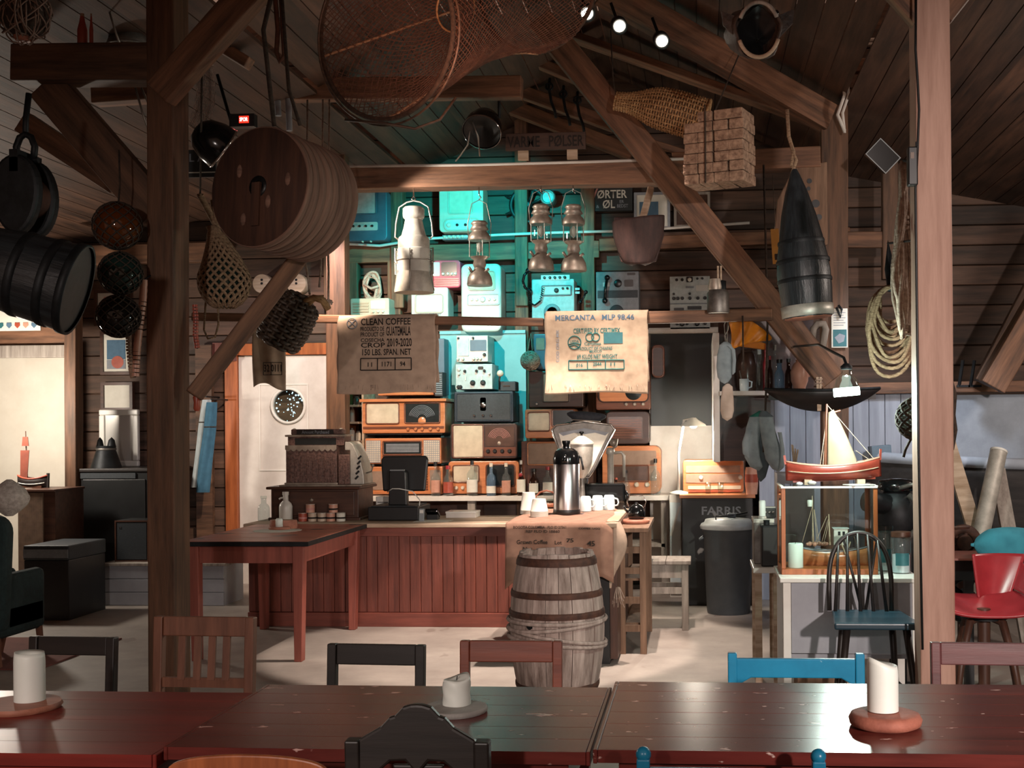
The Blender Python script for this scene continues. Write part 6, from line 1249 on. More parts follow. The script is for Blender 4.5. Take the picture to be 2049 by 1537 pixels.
# ropes by the pale post
def hank(label, x0, y0, x1, y1, D, m, n, r, knot=True, spread=1., nm='rope_hank'):
    q, s, X, Z = ctx((x0 + x1) / 2, y0, D); t = thing(nm, label, 'rope', q); hw = (x1 - x0) * s / 2; H = (y1 - y0) * s
    mb = MB()
    for i in range(n):
        o = (i / (n - 1) - .5) * 2; L = H * R.uniform(.75, 1.0); ph = R.random() * 6; pts = []
        for k in range(22):
            f = k / 21; a = 2 * PI * f; ww = hw * (.25 + .75 * math.sin(PI * min(1, abs(1 - abs(2 * f - 1)) * .9 + .1)))
            sx = math.sin(a) if 0 else (1 if f > .5 else -1)
            d = (1 - abs(2 * f - 1)); xx = sx * hw * .9 * math.sin(PI * d * .5) ** 1.5 * abs(o) * spread * (1 - .65 * max(0, d - .75) / .25) + .01 * math.sin(ph + d * 9)
            pts.append((xx, .05 * o * math.sin(PI * d) + (.03 if f > .5 else -.03), -L * d))
        mb.tube(pts, r, 5)
    part(t, 'strands', m, mb)
    if knot: part(t, 'binding', m, MB().tube([(hw * .25 * math.cos(a), .05 * math.sin(a), -H * .38 + .004 * a) for a in [i * .5 for i in range(40)]], r * 1.1, 5))
    part(t, 'hook', 'iron', MB().cyl((0, 0, .01), W(1836, y0, 5.72) - q, .008)); return t
hank('pale rope hank hanging beside the tall pale post', 1780, 325, 1834, 690, 6.2, 'rope_pale', 18, .011)
def coil(label, x, y, w_, h_, D, m, n, r):
    q, s, X, Z = ctx(x, y, D); t = thing('rope_coil', label, 'rope', q); mb = MB()
    for i in range(n):
        k = (i + 1) / n; pts = []
        for j in range(30):
            a = 2 * PI * j / 30; zz = math.cos(a); pts.append((w_ * s / 2 * (.5 + .5 * k) * math.sin(a) + .01 * math.sin(a * 3 + i), .04 * math.sin(i * 2.1) + .01 * math.cos(a * 2 + i), (zz - 1) * h_ * s / 2 * (.35 + .65 * k) * (1 + .05 * math.sin(i))))
        mb.tube(pts, r, 6, True)
    part(t, 'loops', m, mb); part(t, 'hook', 'iron', MB().cyl((0, .08, .25), W(1838, 480, 5.74) - q, .006)); part(t, 'hanging_strop', 'iron', MB().tube([(0, 0, -.02), (-.01, .03, .1), (0, .08, .25), (.015, .03, .1), (.02, -.02, -.02)], .018, 7)); return t
coil('brown rope coil hanging left of the pale rope hank', 1782, 575, 92, 172, 6.6, 'rope', 14, .011)
q, s, X, Z = ctx(1767, 312, 8.5); t = thing('floodlight', 'flat black floodlight tilted on the dark aisle stud', 'floodlight', q, rot=(.2, .75, .2)); part(t, 'housing', 'black_gloss', MB().bx(-.1, .1, 0, .06, -.075, .075), bev=.006); part(t, 'rim', 'grey_plastic', MB().frame(.2, .15, .006, -.004, 0, 0, -.075)); part(t, 'bracket', 'iron', MB().tube([(.0, .06, 0), (.05, .15, .03), (.1, .25, .0)], .012, 6))
q, s, X, Z = ctx(1826, 372, 5.55); t = thing('cable_box', 'black plastic cable box strapped to the pale post', 'box', q); part(t, 'body', 'black_plastic', MB().bx(-.022, .022, -.02, .03, .0, Z(296)), bev=.006); part(t, 'clip', 'chrome', MB().bx(-.012, .004, -.024, -.019, Z(320), Z(308))); part(t, 'aerial', 'black_plastic', MB().cyl((.015, -.005, Z(300)), (.017, -.005, Z(286)), .004))
# netted floats
def netball(label, x, y, D, rp, gm, nm, nl=11, thick=.0035, sz=1., top=None, bottom=None, nk=None, cat='float'):
    q = W(x, y, D); s = D / F; r = rp * s; t = thing('glass_float', label, cat, q)
    part(t, 'glass', gm, MB().ball((0, 0, 0), r, 28, sz=sz)); mb = MB(); m = 14
    for d in (1, -1):
        for k in range(nl):
            mb.tube([((r * 1.02 + thick) * math.sin(PI * (.04 + .92 * j / m)) * math.cos(2 * PI * (k + d * j * .45) / nl), (r * 1.02 + thick) * math.sin(PI * (.04 + .92 * j / m)) * math.sin(2 * PI * (k + d * j * .45) / nl), (r * 1.02 + thick) * sz * math.cos(PI * (.04 + .92 * j / m))) for j in range(m + 1)], thick, 5)
    part(t, 'rope_net', nm, mb)
    if top: part(t, 'hanging_cord', nm, MB().tube([(0, 0, r * sz)] + [W(a, b, D) - q for a, b in top], thick * 1.3, 6))
    if bottom: part(t, 'tail', nm, MB().tube([(0, 0, -r * sz)] + [W(a, b, D) - q for a, b in bottom], thick, 5))
    return t
netball('amber glass float in a net, topmost of the three by the dark post', 235, 452, 6.0, 47, 'float_amber', 'rope_dark', top=[(237, 405), (240, 370), (238, 300)])
netball('dark green glass float in a net, middle of the three by the dark post', 241, 547, 6.0, 42, 'float_green', 'rope_dark', top=[(238, 500)])
netball('smoky glass float in a net, lowest of the three by the dark post', 237, 633, 6.0, 42, 'float_smoke', 'rope_dark', top=[(240, 590)])
netball('clear netted glass float half behind the pale post', 1836, 838, 5.88, 38, 'float_clear', 'rope_dark', 9, .007, top=[(1842, 800), (1862, 700)], bottom=[(1822, 880), (1812, 900), (1808, 915)])
q = W(449, 562, 6.9); s = 6.9 / F; t = thing('rope_float', 'heavy rope net bag around a dark green glass float', 'float', q)
rr_ = 47 * s; part(t, 'glass', 'float_green', MB().ball((0, 0, 0), rr_, 28, sz=1.15)); mb = MB(); nl = 18
def bag(u, v):
    z = -54 + 166 * v; r = 49 * math.sqrt(max(0.01, 1 - (z / 58) ** 2)) if z < 8 else 49 - (z - 8) * .42 if z < 100 else 8; a = 2 * PI * u
    return V3(((r * s + .008) * math.cos(a) - .0006 * max(0, z) * (z / 110), (r * s + .008) * math.sin(a), z * s))
for d in (1, -1):
    for k in range(nl): mb.tube([bag((k + d * j * .5) / nl % 1., j / 18) for j in range(19)], .0085, 6)
part(t, 'rope_net', 'rope', mb); part(t, 'hanging_line', 'rope_dark', MB().tube([(-.1, -.1, 170 * s), W(405, 110, 6.15) - q], .006, 5)); part(t, 'gathered_top', 'rope', MB().tube([(-.04, 0, 110 * s), (-.07, .0, 130 * s), (-.1, -.1, 170 * s), (-.1, -.1, 172 * s)], .02, 7).tube([(-.03, 0, 108 * s), (-.05, -.01, 132 * s), (-.09, .05, 168 * s)], .014, 7))
MB().tube([W(412, 600, 6.9), W(408, 660, 6.9), W(416, 678, 6.9), W(430, 675, 6.9), W(437, 650, 6.9), W(436, 610, 6.9)], .006, 6).build('rope_loop', 'rope', label='thin rope loop hanging below the netted green float', cat='rope')
# tilted wicker bottle basket
q = W(578, 640, 7.3); s = 7.3 / F; mw = Matrix.Translation(q) @ Matrix.Rotation(.55, 4, 'Y') @ Matrix.Rotation(.15, 4, 'X')
t = thing('wicker_basket', 'dark wicker bottle basket hanging tilted from two cords', 'basket'); t.matrix_world = mw
def bk_(u, v, o):
    z = -52 + 104 * v; r = 46 * (1 - .12 * (2 * v - 1) ** 2) if v < .86 else 40 - (v - .86) * 120; a = 2 * PI * u; return ((r * s + o) * math.cos(a), (r * s + o) * math.sin(a), z * s)
a_, b_ = weave(bk_, 14, 18, .013, .009, 72)
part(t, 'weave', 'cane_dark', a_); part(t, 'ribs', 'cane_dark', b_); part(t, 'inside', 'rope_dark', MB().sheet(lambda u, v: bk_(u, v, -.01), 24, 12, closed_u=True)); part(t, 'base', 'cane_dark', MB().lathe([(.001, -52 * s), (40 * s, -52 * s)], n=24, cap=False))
part(t, 'braided_handle', 'cane', MB().tube([(20 * s, -.02, 48 * s), (30 * s, -.04, 70 * s), (48 * s, -.03, 74 * s), (62 * s, 0, 62 * s)], .022, 8).tube([(12 * s, -.04, 46 * s), (26 * s, -.06, 66 * s), (44 * s, -.05, 80 * s), (60 * s, -.02, 70 * s)], .014, 7))
for i, p in enumerate(([(639, 575), (643, 500)], [(657, 600), (656, 485)], [(620, 590), (612, 530)])):
    MB().tube([W(*p[0], 7.25), W((p[0][0] + p[1][0]) / 2 + 1, (p[0][1] + p[1][1]) / 2, 7.25), W(*p[1], 7.25), W(p[1][0] + 3, 200, 8.56)], .007, 6).build('cord', 'rope_pale', label=('pale cord at the neck of the wicker basket', 'pale cord with a frayed end right of the wicker basket', 'thin cord just left of the wicker basket neck')[i], cat='cord')
mb = MB()
for i in range(10): a = i * .63; mb.tube([W(657, 600, 7.25), W(657 + 9 * math.cos(a), 606 + 6 * math.sin(a), 7.25)], .005, 4)
mb.build('frayed_knot', 'rope_pale', label='frayed rope knot right of the wicker basket', cat='knot')
q, s, X, Z = ctx(541, 632, 8.9); t = thing('coffee_sack', 'small pale sack with a numbered box print beside the door', 'sack', q); 
part(t, 'cloth', 'burlap', MB().sheet(lambda u, v: ((u - .5) * 66 * s * (1 + .05 * math.sin(v * 3)), -.03 - .012 * math.sin(u * 12 + v * 3), Z(778 - 8 * math.sin(u * 5)) * (1 - v) - .0), 18, 18), solid=.006)
text('32 0111', 36 * s, 15 * s, 'ink_black', t, (X(550), -.05, Z(740))); mb = MB()
for a, b, c, d in ((530, 728, 569, 729.2), (530, 753, 569, 754.2), (530, 728, 531.2, 754), (568, 728, 569.2, 754), (546, 728, 547.2, 754)): mb.bx(X(a), X(c), -.052, -.049, Z(d), Z(b))
part(t, 'number_box', 'ink_black', mb)
# far-left hanging things
q = W(70, 556, 4.9); s = 4.9 / F; mw = Matrix.Translation(q) @ basis(V3((1, .25, -.3))) @ Matrix.Rotation(PI / 2, 4, 'Y')
t = thing('black_tub', 'big black stave tub hanging on its side at the left edge', 'tub'); t.matrix_world = mw
part(t, 'staves', 'stave_black', MB().lathe([(66 * s, -110 * s), (80 * s, -90 * s), (88 * s, -30 * s), (92 * s, 50 * s), (94 * s, 78 * s)], n=44)); part(t, 'rim', 'iron', MB().lathe([(94 * s, 70 * s), (98 * s, 72 * s), (98 * s, 88 * s), (92 * s, 88 * s)], n=44, cap=False)); part(t, 'head', 'iron', MB().lathe([(.001, 82 * s), (92 * s, 82 * s)], n=40, cap=False)); part(t, 'hoop', 'iron', MB().lathe([(88.5 * s, -32 * s), (91 * s, -26 * s), (90 * s, -14 * s), (88 * s, -14 * s)], n=44, cap=False)); part(t, 'hoop', 'iron', MB().lathe([(92 * s, 28 * s), (94 * s, 32 * s), (94 * s, 46 * s), (91 * s, 46 * s)], n=44, cap=False))
q, s, X, Z = ctx(52, 395, 5.3); t = thing('pulley_block', 'heavy black pulley block hanging from an iron shackle', 'pulley', q)
part(t, 'cheek', 'iron', MB().T(TR(0, -.07, 0)).prism([(math.cos(a) * 50 * s * (1 + .1 * math.sin(a)), math.sin(a) * 82 * s) for a in [2 * PI * i / 30 for i in range(30)]], -.03, .03), bev=.015); part(t, 'cheek', 'iron', MB().T(TR(0, .07, 0)).prism([(math.cos(a) * 50 * s, math.sin(a) * 82 * s) for a in [2 * PI * i / 30 for i in range(30)]], -.03, .03), bev=.015)
part(t, 'sheave', 'rusty', MB().T(TR(rx=PI / 2)).lathe([(44 * s, -.04), (38 * s, 0), (44 * s, .04)], n=30)); part(t, 'strap', 'iron', MB().bx(-.02, .02, -.1, .1, .1, .2))
part(t, 'shackle', 'iron', MB().tube([(-17 * s, 0, Z(318)), (-20 * s, 0, Z(290)), (-12 * s, 0, Z(270)), (0, 0, Z(264)), (12 * s, 0, Z(270)), (20 * s, 0, Z(290)), (17 * s, 0, Z(318))], .016, 8).cyl((-24 * s, 0, Z(318)), (28 * s, 0, Z(318)), .014)); part(t, 'chain', 'iron', MB().tube([(0, 0, Z(268)), (-.01, .02, Z(230)), (0, .03, Z(175))], .014, 7))
q, s, X, Z = ctx(50, 30, 5.6); t = thing('net_bundle', 'bundled grey net with a wooden float in the top left corner', 'net', q); mb = MB()
for i in range(34):
    n1 = V3((R.gauss(0, 1), R.gauss(0, 1), R.gauss(0, 1))).normalized(); u = n1.orthogonal().normalized(); v = n1.cross(u); rr_ = 58 * s * R.uniform(.75, 1)
    mb.tube([(u * math.cos(a) + v * math.sin(a)) * rr_ * (1 + .1 * math.sin(3 * a + i)) + V3((0, 0, -.2 * 0)) for a in [2 * PI * k / 20 for k in range(20)]], .004, 4, True)
part(t, 'netting', 'net_pale', mb); part(t, 'net_body', 'rope_dark', MB().ball((0, 0, 0), 50 * s, 18)); part(t, 'wooden_float', 'oak_disc', MB().lathe([(14 * s, Z(85)), (18 * s, Z(78)), (26 * s, Z(50))], n=18, c=(-.01, 0, 0)))
q, s, X, Z = ctx(257, 92, 6.9); t = thing('enamel_bowl', 'pale upturned metal bowl on the heavy beam at the left', 'bowl', (q.x, q.y, W(257, 94, 6.9).z)); part(t, 'bowl', 'old_metal', MB().lathe([(42 * s, 0), (43 * s, .006), (36 * s, 22 * s), (20 * s, 36 * s), (.001, 39 * s)], n=34, cap=False)); part(t, 'rim', 'old_metal', MB().lathe([(41 * s, -.004), (45 * s, 0), (43 * s, .01)], n=34, cap=False))
for i, (x, w_, lb) in enumerate(((165, 20, 'left of two reddish bottles standing on the heavy left beam'), (183, 8, 'slimmer right one of two reddish bottles on the left beam'))):
    q, s, X, Z = ctx(x, 96, 6.25); t = thing('bottle', lb, 'bottle', (q.x, 6.25, W(x, 93, 6.25).z)); part(t, 'body', 'tin_red', MB().lathe([(w_ * .45 * s, 0), (w_ * .5 * s, .01), (w_ * .5 * s, 34 * s), (w_ * .3 * s, 50 * s), (w_ * .2 * s, 62 * s)], n=18)); part(t, 'cork', 'cork', MB().lathe([(w_ * .2 * s, 61 * s), (w_ * .2 * s, 68 * s)], n=12))
for i, (a, b, c_) in enumerate((((212, 0), (230, 60), (242, 95)), ((270, 172), (285, 225), (298, 262)), ((281, 172), (296, 205), (306, 240)))):
    MB().tube([W(x, y, 6.5) for x, y in (a, b, c_)], .006, 6).build('slack_line', 'wire', label=('pale double line slanting down to the heavy left beam', 'left pale line passing behind the dark post', 'right pale line passing behind the dark post')[i], cat='line')
def scrim(u, v): return W(386 + 40 * u - 14 * v + 12 * math.sin(v * 3), 130 + 120 * v + 20 * u * v, 7.2 + .05 * math.sin(u * 6))
q = W(405, 180, 7.2); t = thing('hanging_net', 'pale fine net draped right of the dark post top', 'net', q); mb = MB()
for d in (1, -1):
    for k in range(-14, 30):
        pts = [(k / 14 + d * j / 14 * .6, j / 18) for j in range(19)]; pts = [p for p in pts if 0 <= p[0] <= 1]
        if len(pts) > 1: mb.tube([scrim(*p) - q for p in pts], .0018, 3)
part(t, 'mesh', 'net_pale', mb); part(t, 'head_rope', 'rope_pale', MB().tube([scrim(i / 10, 0) - q for i in range(11)], .005, 5)); part(t, 'foot_rope', 'rope_pale', MB().tube([scrim(i / 10, 1) - q for i in range(11)], .005, 5))
# ---------------------------------------------------------------- far left
c, w, h = PB(187, 750, 270, 760, 11.5)
def picture(label, x0, y0, x1, y1, D, fm, mount, parts=(), nm='framed_picture', fw=.03):
    c, w, h = PB(x0, y0, x1, y1, D); s = D / F; t = thing(nm, label, 'picture', (c.x, D, c.z)); part(t, 'frame', fm, MB().frame(w, h, fw, -.02, .03)); part(t, 'mount', mount, MB().bx(-w / 2 + fw, w / 2 - fw, .0, .02, fw, h - fw))
    for i, (n, m, poly) in enumerate(parts): part(t, n, m, MB().prism([((x - (x0 + x1) / 2) * s, (y1 - y) * s) for x, y in poly], -.003 - .002 * i, .0))
    return t
picture('dark-framed picture behind the lowest glass float', 188, 578, 258, 652, 11.55, 'walnut', 'paper', [('print', 'ink_pink', [(200, 640), (230, 640), (230, 610), (222, 592), (208, 592), (200, 610)])])
sun = [(236 + 13 * math.cos(2 * PI * i / 20), 724 - 13 * math.sin(2 * PI * i / 20)) for i in range(20)]
picture('framed print of a red sun below the lowest glass float', 200, 660, 268, 750, 11.55, 'walnut', 'paper', [('print_sky', 'ink_blue', [(213, 718), (253, 718), (253, 678), (213, 678)]), ('print_ground', 'ink_grey', [(213, 738), (253, 738), (253, 719), (213, 719)]), ('red_disc', 'tin_red', sun)])
picture('framed pale sheet between the sun print and the white mirror', 201, 763, 269, 822, 11.55, 'walnut', 'paper')
c, w, h = PB(187, 811, 271, 930, 11.2); t = thing('framed_mirror', 'white-framed mirror standing on the dark cabinet', 'mirror', (c.x, 11.3, c.z)); part(t, 'frame', 'white_gloss', MB().frame(w, h, .055, -.02, .03), bev=.01); part(t, 'glass', 'mirror', MB().T(TR(rx=0)).bx(-w / 2 + .05, w / 2 - .05, .0, .012, .05, h - .05))
c, w, h = PB(155, 938, 302, 1185, 10.7); t = thing('dark_cabinet', 'tall black cabinet under the white mirror', 'cabinet', (c.x, 10.7, 0)); h = c.z if 0 else W(220, 938, 10.7).z
part(t, 'body', 'black_plastic', MB().bx(-w / 2 + .01, w / 2 - .01, .02, .88, .04, h - .03)); part(t, 'top', 'chair_black', MB().bx(-w / 2, w / 2, 0, .9, h - .029, h), bev=.005); part(t, 'front_band', 'dark_case', MB().bx(-w / 2 + .01, w / 2 - .12, .004, .019, h - .09, h - .04)); part(t, 'door', 'black_plastic', MB().bx(-w / 2 + .03, w / 2 - .03, .008, .019, .06, h - .1), bev=.004); part(t, 'plinth', 'black_plastic', MB().bx(-w / 2 + .02, w / 2 - .02, .03, .85, 0, .039))
bpy.data.objects['framed_mirror'].location.z = h
q, s, X, Z = ctx(202, 930, 10.85); t = thing('notched_vase', 'dark bell-shaped vase with a notched rim in front of the mirror', 'vase', (q.x, 10.95, h)); part(t, 'body', 'iron', MB().lathe([(31 * s, 0), (30 * s, .02), (24 * s, 22 * s), (19 * s, 38 * s), (20 * s, 46 * s)], n=30)); part(t, 'rim_band', 'old_metal', MB().lathe([(20 * s, 37 * s), (21 * s, 39 * s), (20 * s, 41 * s)], n=30, cap=False)); part(t, 'rim_tip', 'iron', MB().lathe([(8 * s, 0), (5 * s, 14 * s), (.001, 20 * s)], n=12, c=(-13 * s, 0, 44 * s))); part(t, 'rim_tip', 'iron', MB().lathe([(9 * s, 0), (6 * s, 14 * s), (.001, 20 * s)], n=12, c=(12 * s, 0, 44 * s)))
c, w, h2 = PB(212, 1132, 300, 1190, 10.2); c2 = W(452, 1190, 10.2); xx = c2.x - W(212, 1190, 10.2).x
t = thing('long_box_bench', 'long pale planked box along the floor behind the dark post', 'box', (W(212, 1190, 10.2).x + xx / 2, 10.15, 0)); hh = W(250, 1132, 10.15).z
for i in range(3): part(t, 'front_plank', 'grey_paint', MB().bx(-xx / 2, xx / 2, 0, .02, hh * i / 3 + .003, hh * (i + 1) / 3 - .003), bev=.003)
part(t, 'sides', 'grey_paint', MB().bx(-xx / 2, xx / 2, .021, .45, 0, hh - .004)); part(t, 'lid', 'old_grey_wood', MB().bx(-xx / 2 - .02, xx / 2 + .02, -.01, .46, hh - .003, hh + .02), bev=.003)
c, w, _ = PB(230, 1042, 302, 1132, 10.3); t = thing('stage_speaker', 'black loudspeaker box on the pale planked box', 'speaker', (c.x, 10.28, hh + .021)); h3 = W(250, 1042, 10.28).z - hh - .02; part(t, 'cabinet', 'black_plastic', MB().bx(-w / 2, w / 2, .01, .3, 0, h3), bev=.006); part(t, 'front_grille', 'dark_case', MB().bx(-w / 2 + .02, w / 2 - .02, 0, .009, .02, h3 - .02)); part(t, 'front_edge', 'walnut', MB().frame(w, h3, .012, -.004, .01)); part(t, 'badge', 'chrome', MB().bx(-w / 2 + .04, -w / 2 + .06, -.003, 0, h3 - .07, h3 - .055))
# blue oilskins by the door
for i, (pts, r, m, lb) in enumerate((([(414, 800), (408, 850), (401, 920), (394, 975)], 11, 'oilcloth_pale', 'pale rolled oilskin leaning left of the blue one'), ([(424, 805), (420, 860), (412, 920), (406, 985)], 13, 'oilcloth_blue', 'blue rolled oilskin hanging beside the orange door frame'))):
    D = 11.3 - .12 * i; t = thing('rolled_oilskin', lb, 'oilskin', W(*pts[0], D)); s = D / F; q = W(*pts[0], D)
    def fn(u, v):
        k = v * (len(pts) - 1); j = min(int(k), len(pts) - 2); p = W(*pts[j], D).lerp(W(*pts[j + 1], D), k - j) - q; a = 2 * PI * u; rr = r * s * (.75 + .35 * v) * (1 + .16 * math.sin(4 * a + v * 3)); return p + V3((rr * math.cos(a), rr * math.sin(a) * .8, 0))
    part(t, 'cloth', m, MB().sheet(fn, 26, 16, closed_u=True)); part(t, 'strap', 'rope_dark', MB().tube([fn(j / 16, .3) * 1.0 for j in range(16)], .006, 5, True)); part(t, 'hook', 'iron', MB().cyl((0, 11.6 - D, .03), (0, -.02, .03), .008))
q, s, X, Z = ctx(394, 815, 6.22); t = thing('brush_handle', 'short red turned handle hanging at the foot of the left brace', 'handle', q); part(t, 'grip', 'tin_red', MB().lathe([(4 * s, Z(823)), (7 * s, Z(818)), (6 * s, Z(805)), (8 * s, Z(795)), (4 * s, Z(786))], n=18)); part(t, 'loop', 'rope', MB().tube([(0, 0, Z(788)), (3 * s, .0, Z(780)), (2 * s, .03, Z(772))], .004, 5))
# strings of cork floats
def string(label, pts, D, r, n, m):
    t = thing('float_string', label, 'float string', W(*pts[0], D)); q = W(*pts[0], D); P_ = [W(*p, D) - q for p in pts]; part(t, 'line', 'rope_dark', MB().tube(P_, .004, 5)); mb = MB(); s = D / F
    if pts[0][0] < 300: part(t, 'nail', 'iron', MB().cyl((0, 0, 0), W(306, pts[0][1] - 12, 6.2) - q, .004))
    for i in range(n):
        k = i / n * (len(P_) - 1); j = min(int(k), len(P_) - 2); a = P_[j].lerp(P_[j + 1], k - j); d = (P_[j + 1] - P_[j]).normalized(); part(t, 'cork_ring', m, MB().cyl(a, a + d * (r * s * .9), r * s * (1 + .05 * (i % 2)), n=14))
string('pale string of cork rings hanging left, beside the sun print', [(257, 668), (258, 700), (262, 735), (266, 755)], 6.15, 5.5, 16, 'cork'); string('longer string of reddish cork rings against the dark post', [(288, 560), (286, 600), (278, 660), (274, 700), (271, 755)], 6.1, 7.5, 26, 'tin_pink')
string('string of red cork rings behind the rope net float', [(390, 610), (392, 640), (391, 670), (395, 698)], 6.4, 5.5, 14, 'tin_red')
# white wall side: model boat, chest, trunk, armchair, screen of coloured cards
q, s, X, Z = ctx(66, 976, 10.3); t = thing('model_boat', 'small dark model boat with a tall red sail at the far left', 'model boat', q)
def hullfn(L, Wd, Hh, sheer, keel=.6):
    def fn(u, v):   # u along, v from port rail under keel to starboard rail
        x = (u - .5) * L; b = (1 - abs(2 * u - 1) ** 2.6) * Wd / 2; a = PI * v; top = Hh + sheer * (2 * u - 1) ** 2; y = -b * math.cos(a); return (x, y, top * (1 - math.sin(a) ** keel) + sheer * .35 * (2 * u - 1) ** 2 * math.sin(a))
    return fn
fn = hullfn(66 * s, 22 * s, 19 * s, 7 * s); part(t, 'hull', 'hull_black', MB().sheet(fn, 26, 14), solid=.006); part(t, 'gunwale', 'tin_red', MB().tube([fn(i / 26, 0) for i in range(27)], .008, 6).tube([fn(i / 26, 1) for i in range(27)], .008, 6)); part(t, 'white_stripe', 'ink_white', MB().tube([V3(fn(i / 26, .14)) + V3((0, -.006, 0)) for i in range(2, 25)], .004, 5)); part(t, 'mast', 'walnut_v', MB().cyl((-12 * s, 0, 5 * s), (-15 * s, 0, Z(858)), .008, .004))
part(t, 'lower_sail', 'sail_red', MB().prism([(X(41), Z(960)), (X(56), Z(960)), (X(61), Z(898)), (X(42), Z(898))], -.02, -.014)); part(t, 'upper_sail', 'sail_red', MB().prism([(X(45), Z(889)), (X(60), Z(889)), (X(58), Z(870)), (X(47), Z(870))], -.02, -.014)); part(t, 'stand', 'walnut', MB().bx(-.08, .1, -.04, .04, -.0, .02)); part(t, 'stern_post', 'hull_black', MB().bar((32 * s, 0, 0), (33 * s, 0, 30 * s), .02))
c, w, h = PB(34, 980, 112, 1150, 10.0); t = thing('wicker_chest', 'brown wicker-fronted chest carrying the red-sailed boat', 'chest', (c.x, 10.0, 0)); h = q.z - .001; part(t, 'body', 'walnut', MB().bx(-w / 2, w / 2, .02, .5, 0, h - .02)); part(t, 'woven_front', 'wicker', MB().bx(-w / 2, .06, 0, .019, .1, h - .03)); part(t, 'lid', 'walnut', MB().bx(-w / 2 - .01, w / 2 + .01, -.01, .51, h - .019, h), bev=.003)
c, w, h = PB(52, 1092, 148, 1212, 9.4); t = thing('travel_trunk', 'low black trunk with a grey top band on the floor', 'trunk', (c.x, 9.35, 0)); h = W(100, 1092, 9.35).z; part(t, 'body', 'black_plastic', MB().bx(-w / 2, w / 2, 0, .6, 0, h - .12), bev=.005); part(t, 'lid', 'dark_case', MB().bx(-w / 2 - .005, w / 2 + .005, -.005, .605, h - .119, h), bev=.01); part(t, 'top_band', 'grey_panel', MB().bx(-w / 2, w / 2, -.012, -.006, h - .1, h - .03))
c, w, h = PB(0, 622, 86, 662, 9.8); t = thing('card_banner', 'white banner printed with coloured shields behind the black tub', 'banner', (W(35, 662, 10.6).x, 10.6, W(35, 662, 10.6).z)); s = 10.6 / F; part(t, 'sheet', 'paper', MB().bx(-50 * s, 50 * s, 0, .01, 0, 45 * s))
for i in range(5): part(t, 'printed_shield', ('leaflet_teal', 'ink_blue', 'tin_red', 'tin_pink', 'ink_blue')[i], MB().prism([((-36 + 18 * i) * s + 6 * s * a, 11 * s + 6 * s * b) for a, b in ((0, -1), (1, 0), (.9, 1), (-.9, 1), (-1, 0))], -.003, 0))
D = 7.4; t = thing('armchair', 'dark green wing armchair seen from behind at the left edge', 'armchair', (W(-52, 1262, D).x, D, 0)); zz = W(20, 1030, D).z; sl = 7.4 / F
part(t, 'back', 'dark_green', MB().T(TR(rx=-.08)).prism(rrect(116 * sl, zz - .2, .12, 6, 0, .2 + (zz - .2) / 2), -.02, .12), bev=.05, seg=4); part(t, 'seat', 'dark_green', MB().bx(-.15, .15, .1, .6, .2, .42), bev=.05, seg=3)
for sx in (-1, 1): part(t, 'arm', 'dark_green', MB().bx(sx * .1 - .05, sx * .1 + .05, .0, .6, .18, .6), bev=.045, seg=3)
for sx, sy in ((-.12, .05), (.12, .05), (-.12, .55), (.12, .55)): part(t, 'leg', 'chair_brown', MB().bar((sx, sy, .2), (sx * 1.25, sy - .02, 0), .034, w1=.022, up=(0, 1, 0)))
def fur(u, v): a = 2 * PI * u; r = .17 * math.sin(PI * (.06 + .9 * v)) * (1 + .1 * mnoise.noise(V3((math.cos(a) * 6, math.sin(a) * 6, v * 9)))); return (r * math.cos(a) * .75, r * math.sin(a) * .6, .24 * v)
qf = W(10, 1026, 7.5); o = MB().sheet(fur, 30, 16, closed_u=True).build('sheepskin', 'fur', loc=(qf.x, 7.55, zz - .02), label='fluffy white sheepskin bundled on top of the green armchair', cat='sheepskin')
MB().bx(-1.2, .52, -.5, .62, .001, .012).build('floor_rug', 'rug', loc=(W(10, 1240, 7.9).x, 7.9, 0), label='worn reddish rug under the green armchair', cat='rug')

# ---------------------------------------------------------------- right of the bar
q, s, X, Z = ctx(1333, 1262, 9.02); t = thing('white_stool', 'square white-painted stool with worn edges right of the counter', 'stool', (q.x, 9.02, 0)); w = 90 * s; hz = W(1333, 1122, 9.02).z
part(t, 'seat', 'old_grey_wood', MB().bx(-w / 2 - .02, -.001, -.02, w + .0, hz - .03, hz).bx(.001, w / 2 + .02, -.02, w, hz - .03, hz), bev=.005)
for sx in (-1, 1):
    for y in (.02, w - .05): part(t, 'leg', 'old_grey_wood', MB().bx(sx * (w / 2 - .025) - .025, sx * (w / 2 - .025) + .025, y - .025, y + .025, 0, hz - .031), bev=.003)
for y in (.0, w - .03): part(t, 'apron', 'old_grey_wood', MB().bx(-w / 2 + .05, w / 2 - .05, y, y + .018, hz - .13, hz - .031))
for y in (.015, w - .055): part(t, 'stretcher', 'old_grey_wood', MB().bx(-w / 2 + .05, w / 2 - .05, y, y + .02, hz * .52, hz * .52 + .05))
for sx in (-1, 1): part(t, 'side_rail', 'old_grey_wood', MB().bx(sx * (w / 2 - .02) - .01, sx * (w / 2 - .02) + .01, .045, w - .08, hz * .52, hz * .52 + .05))
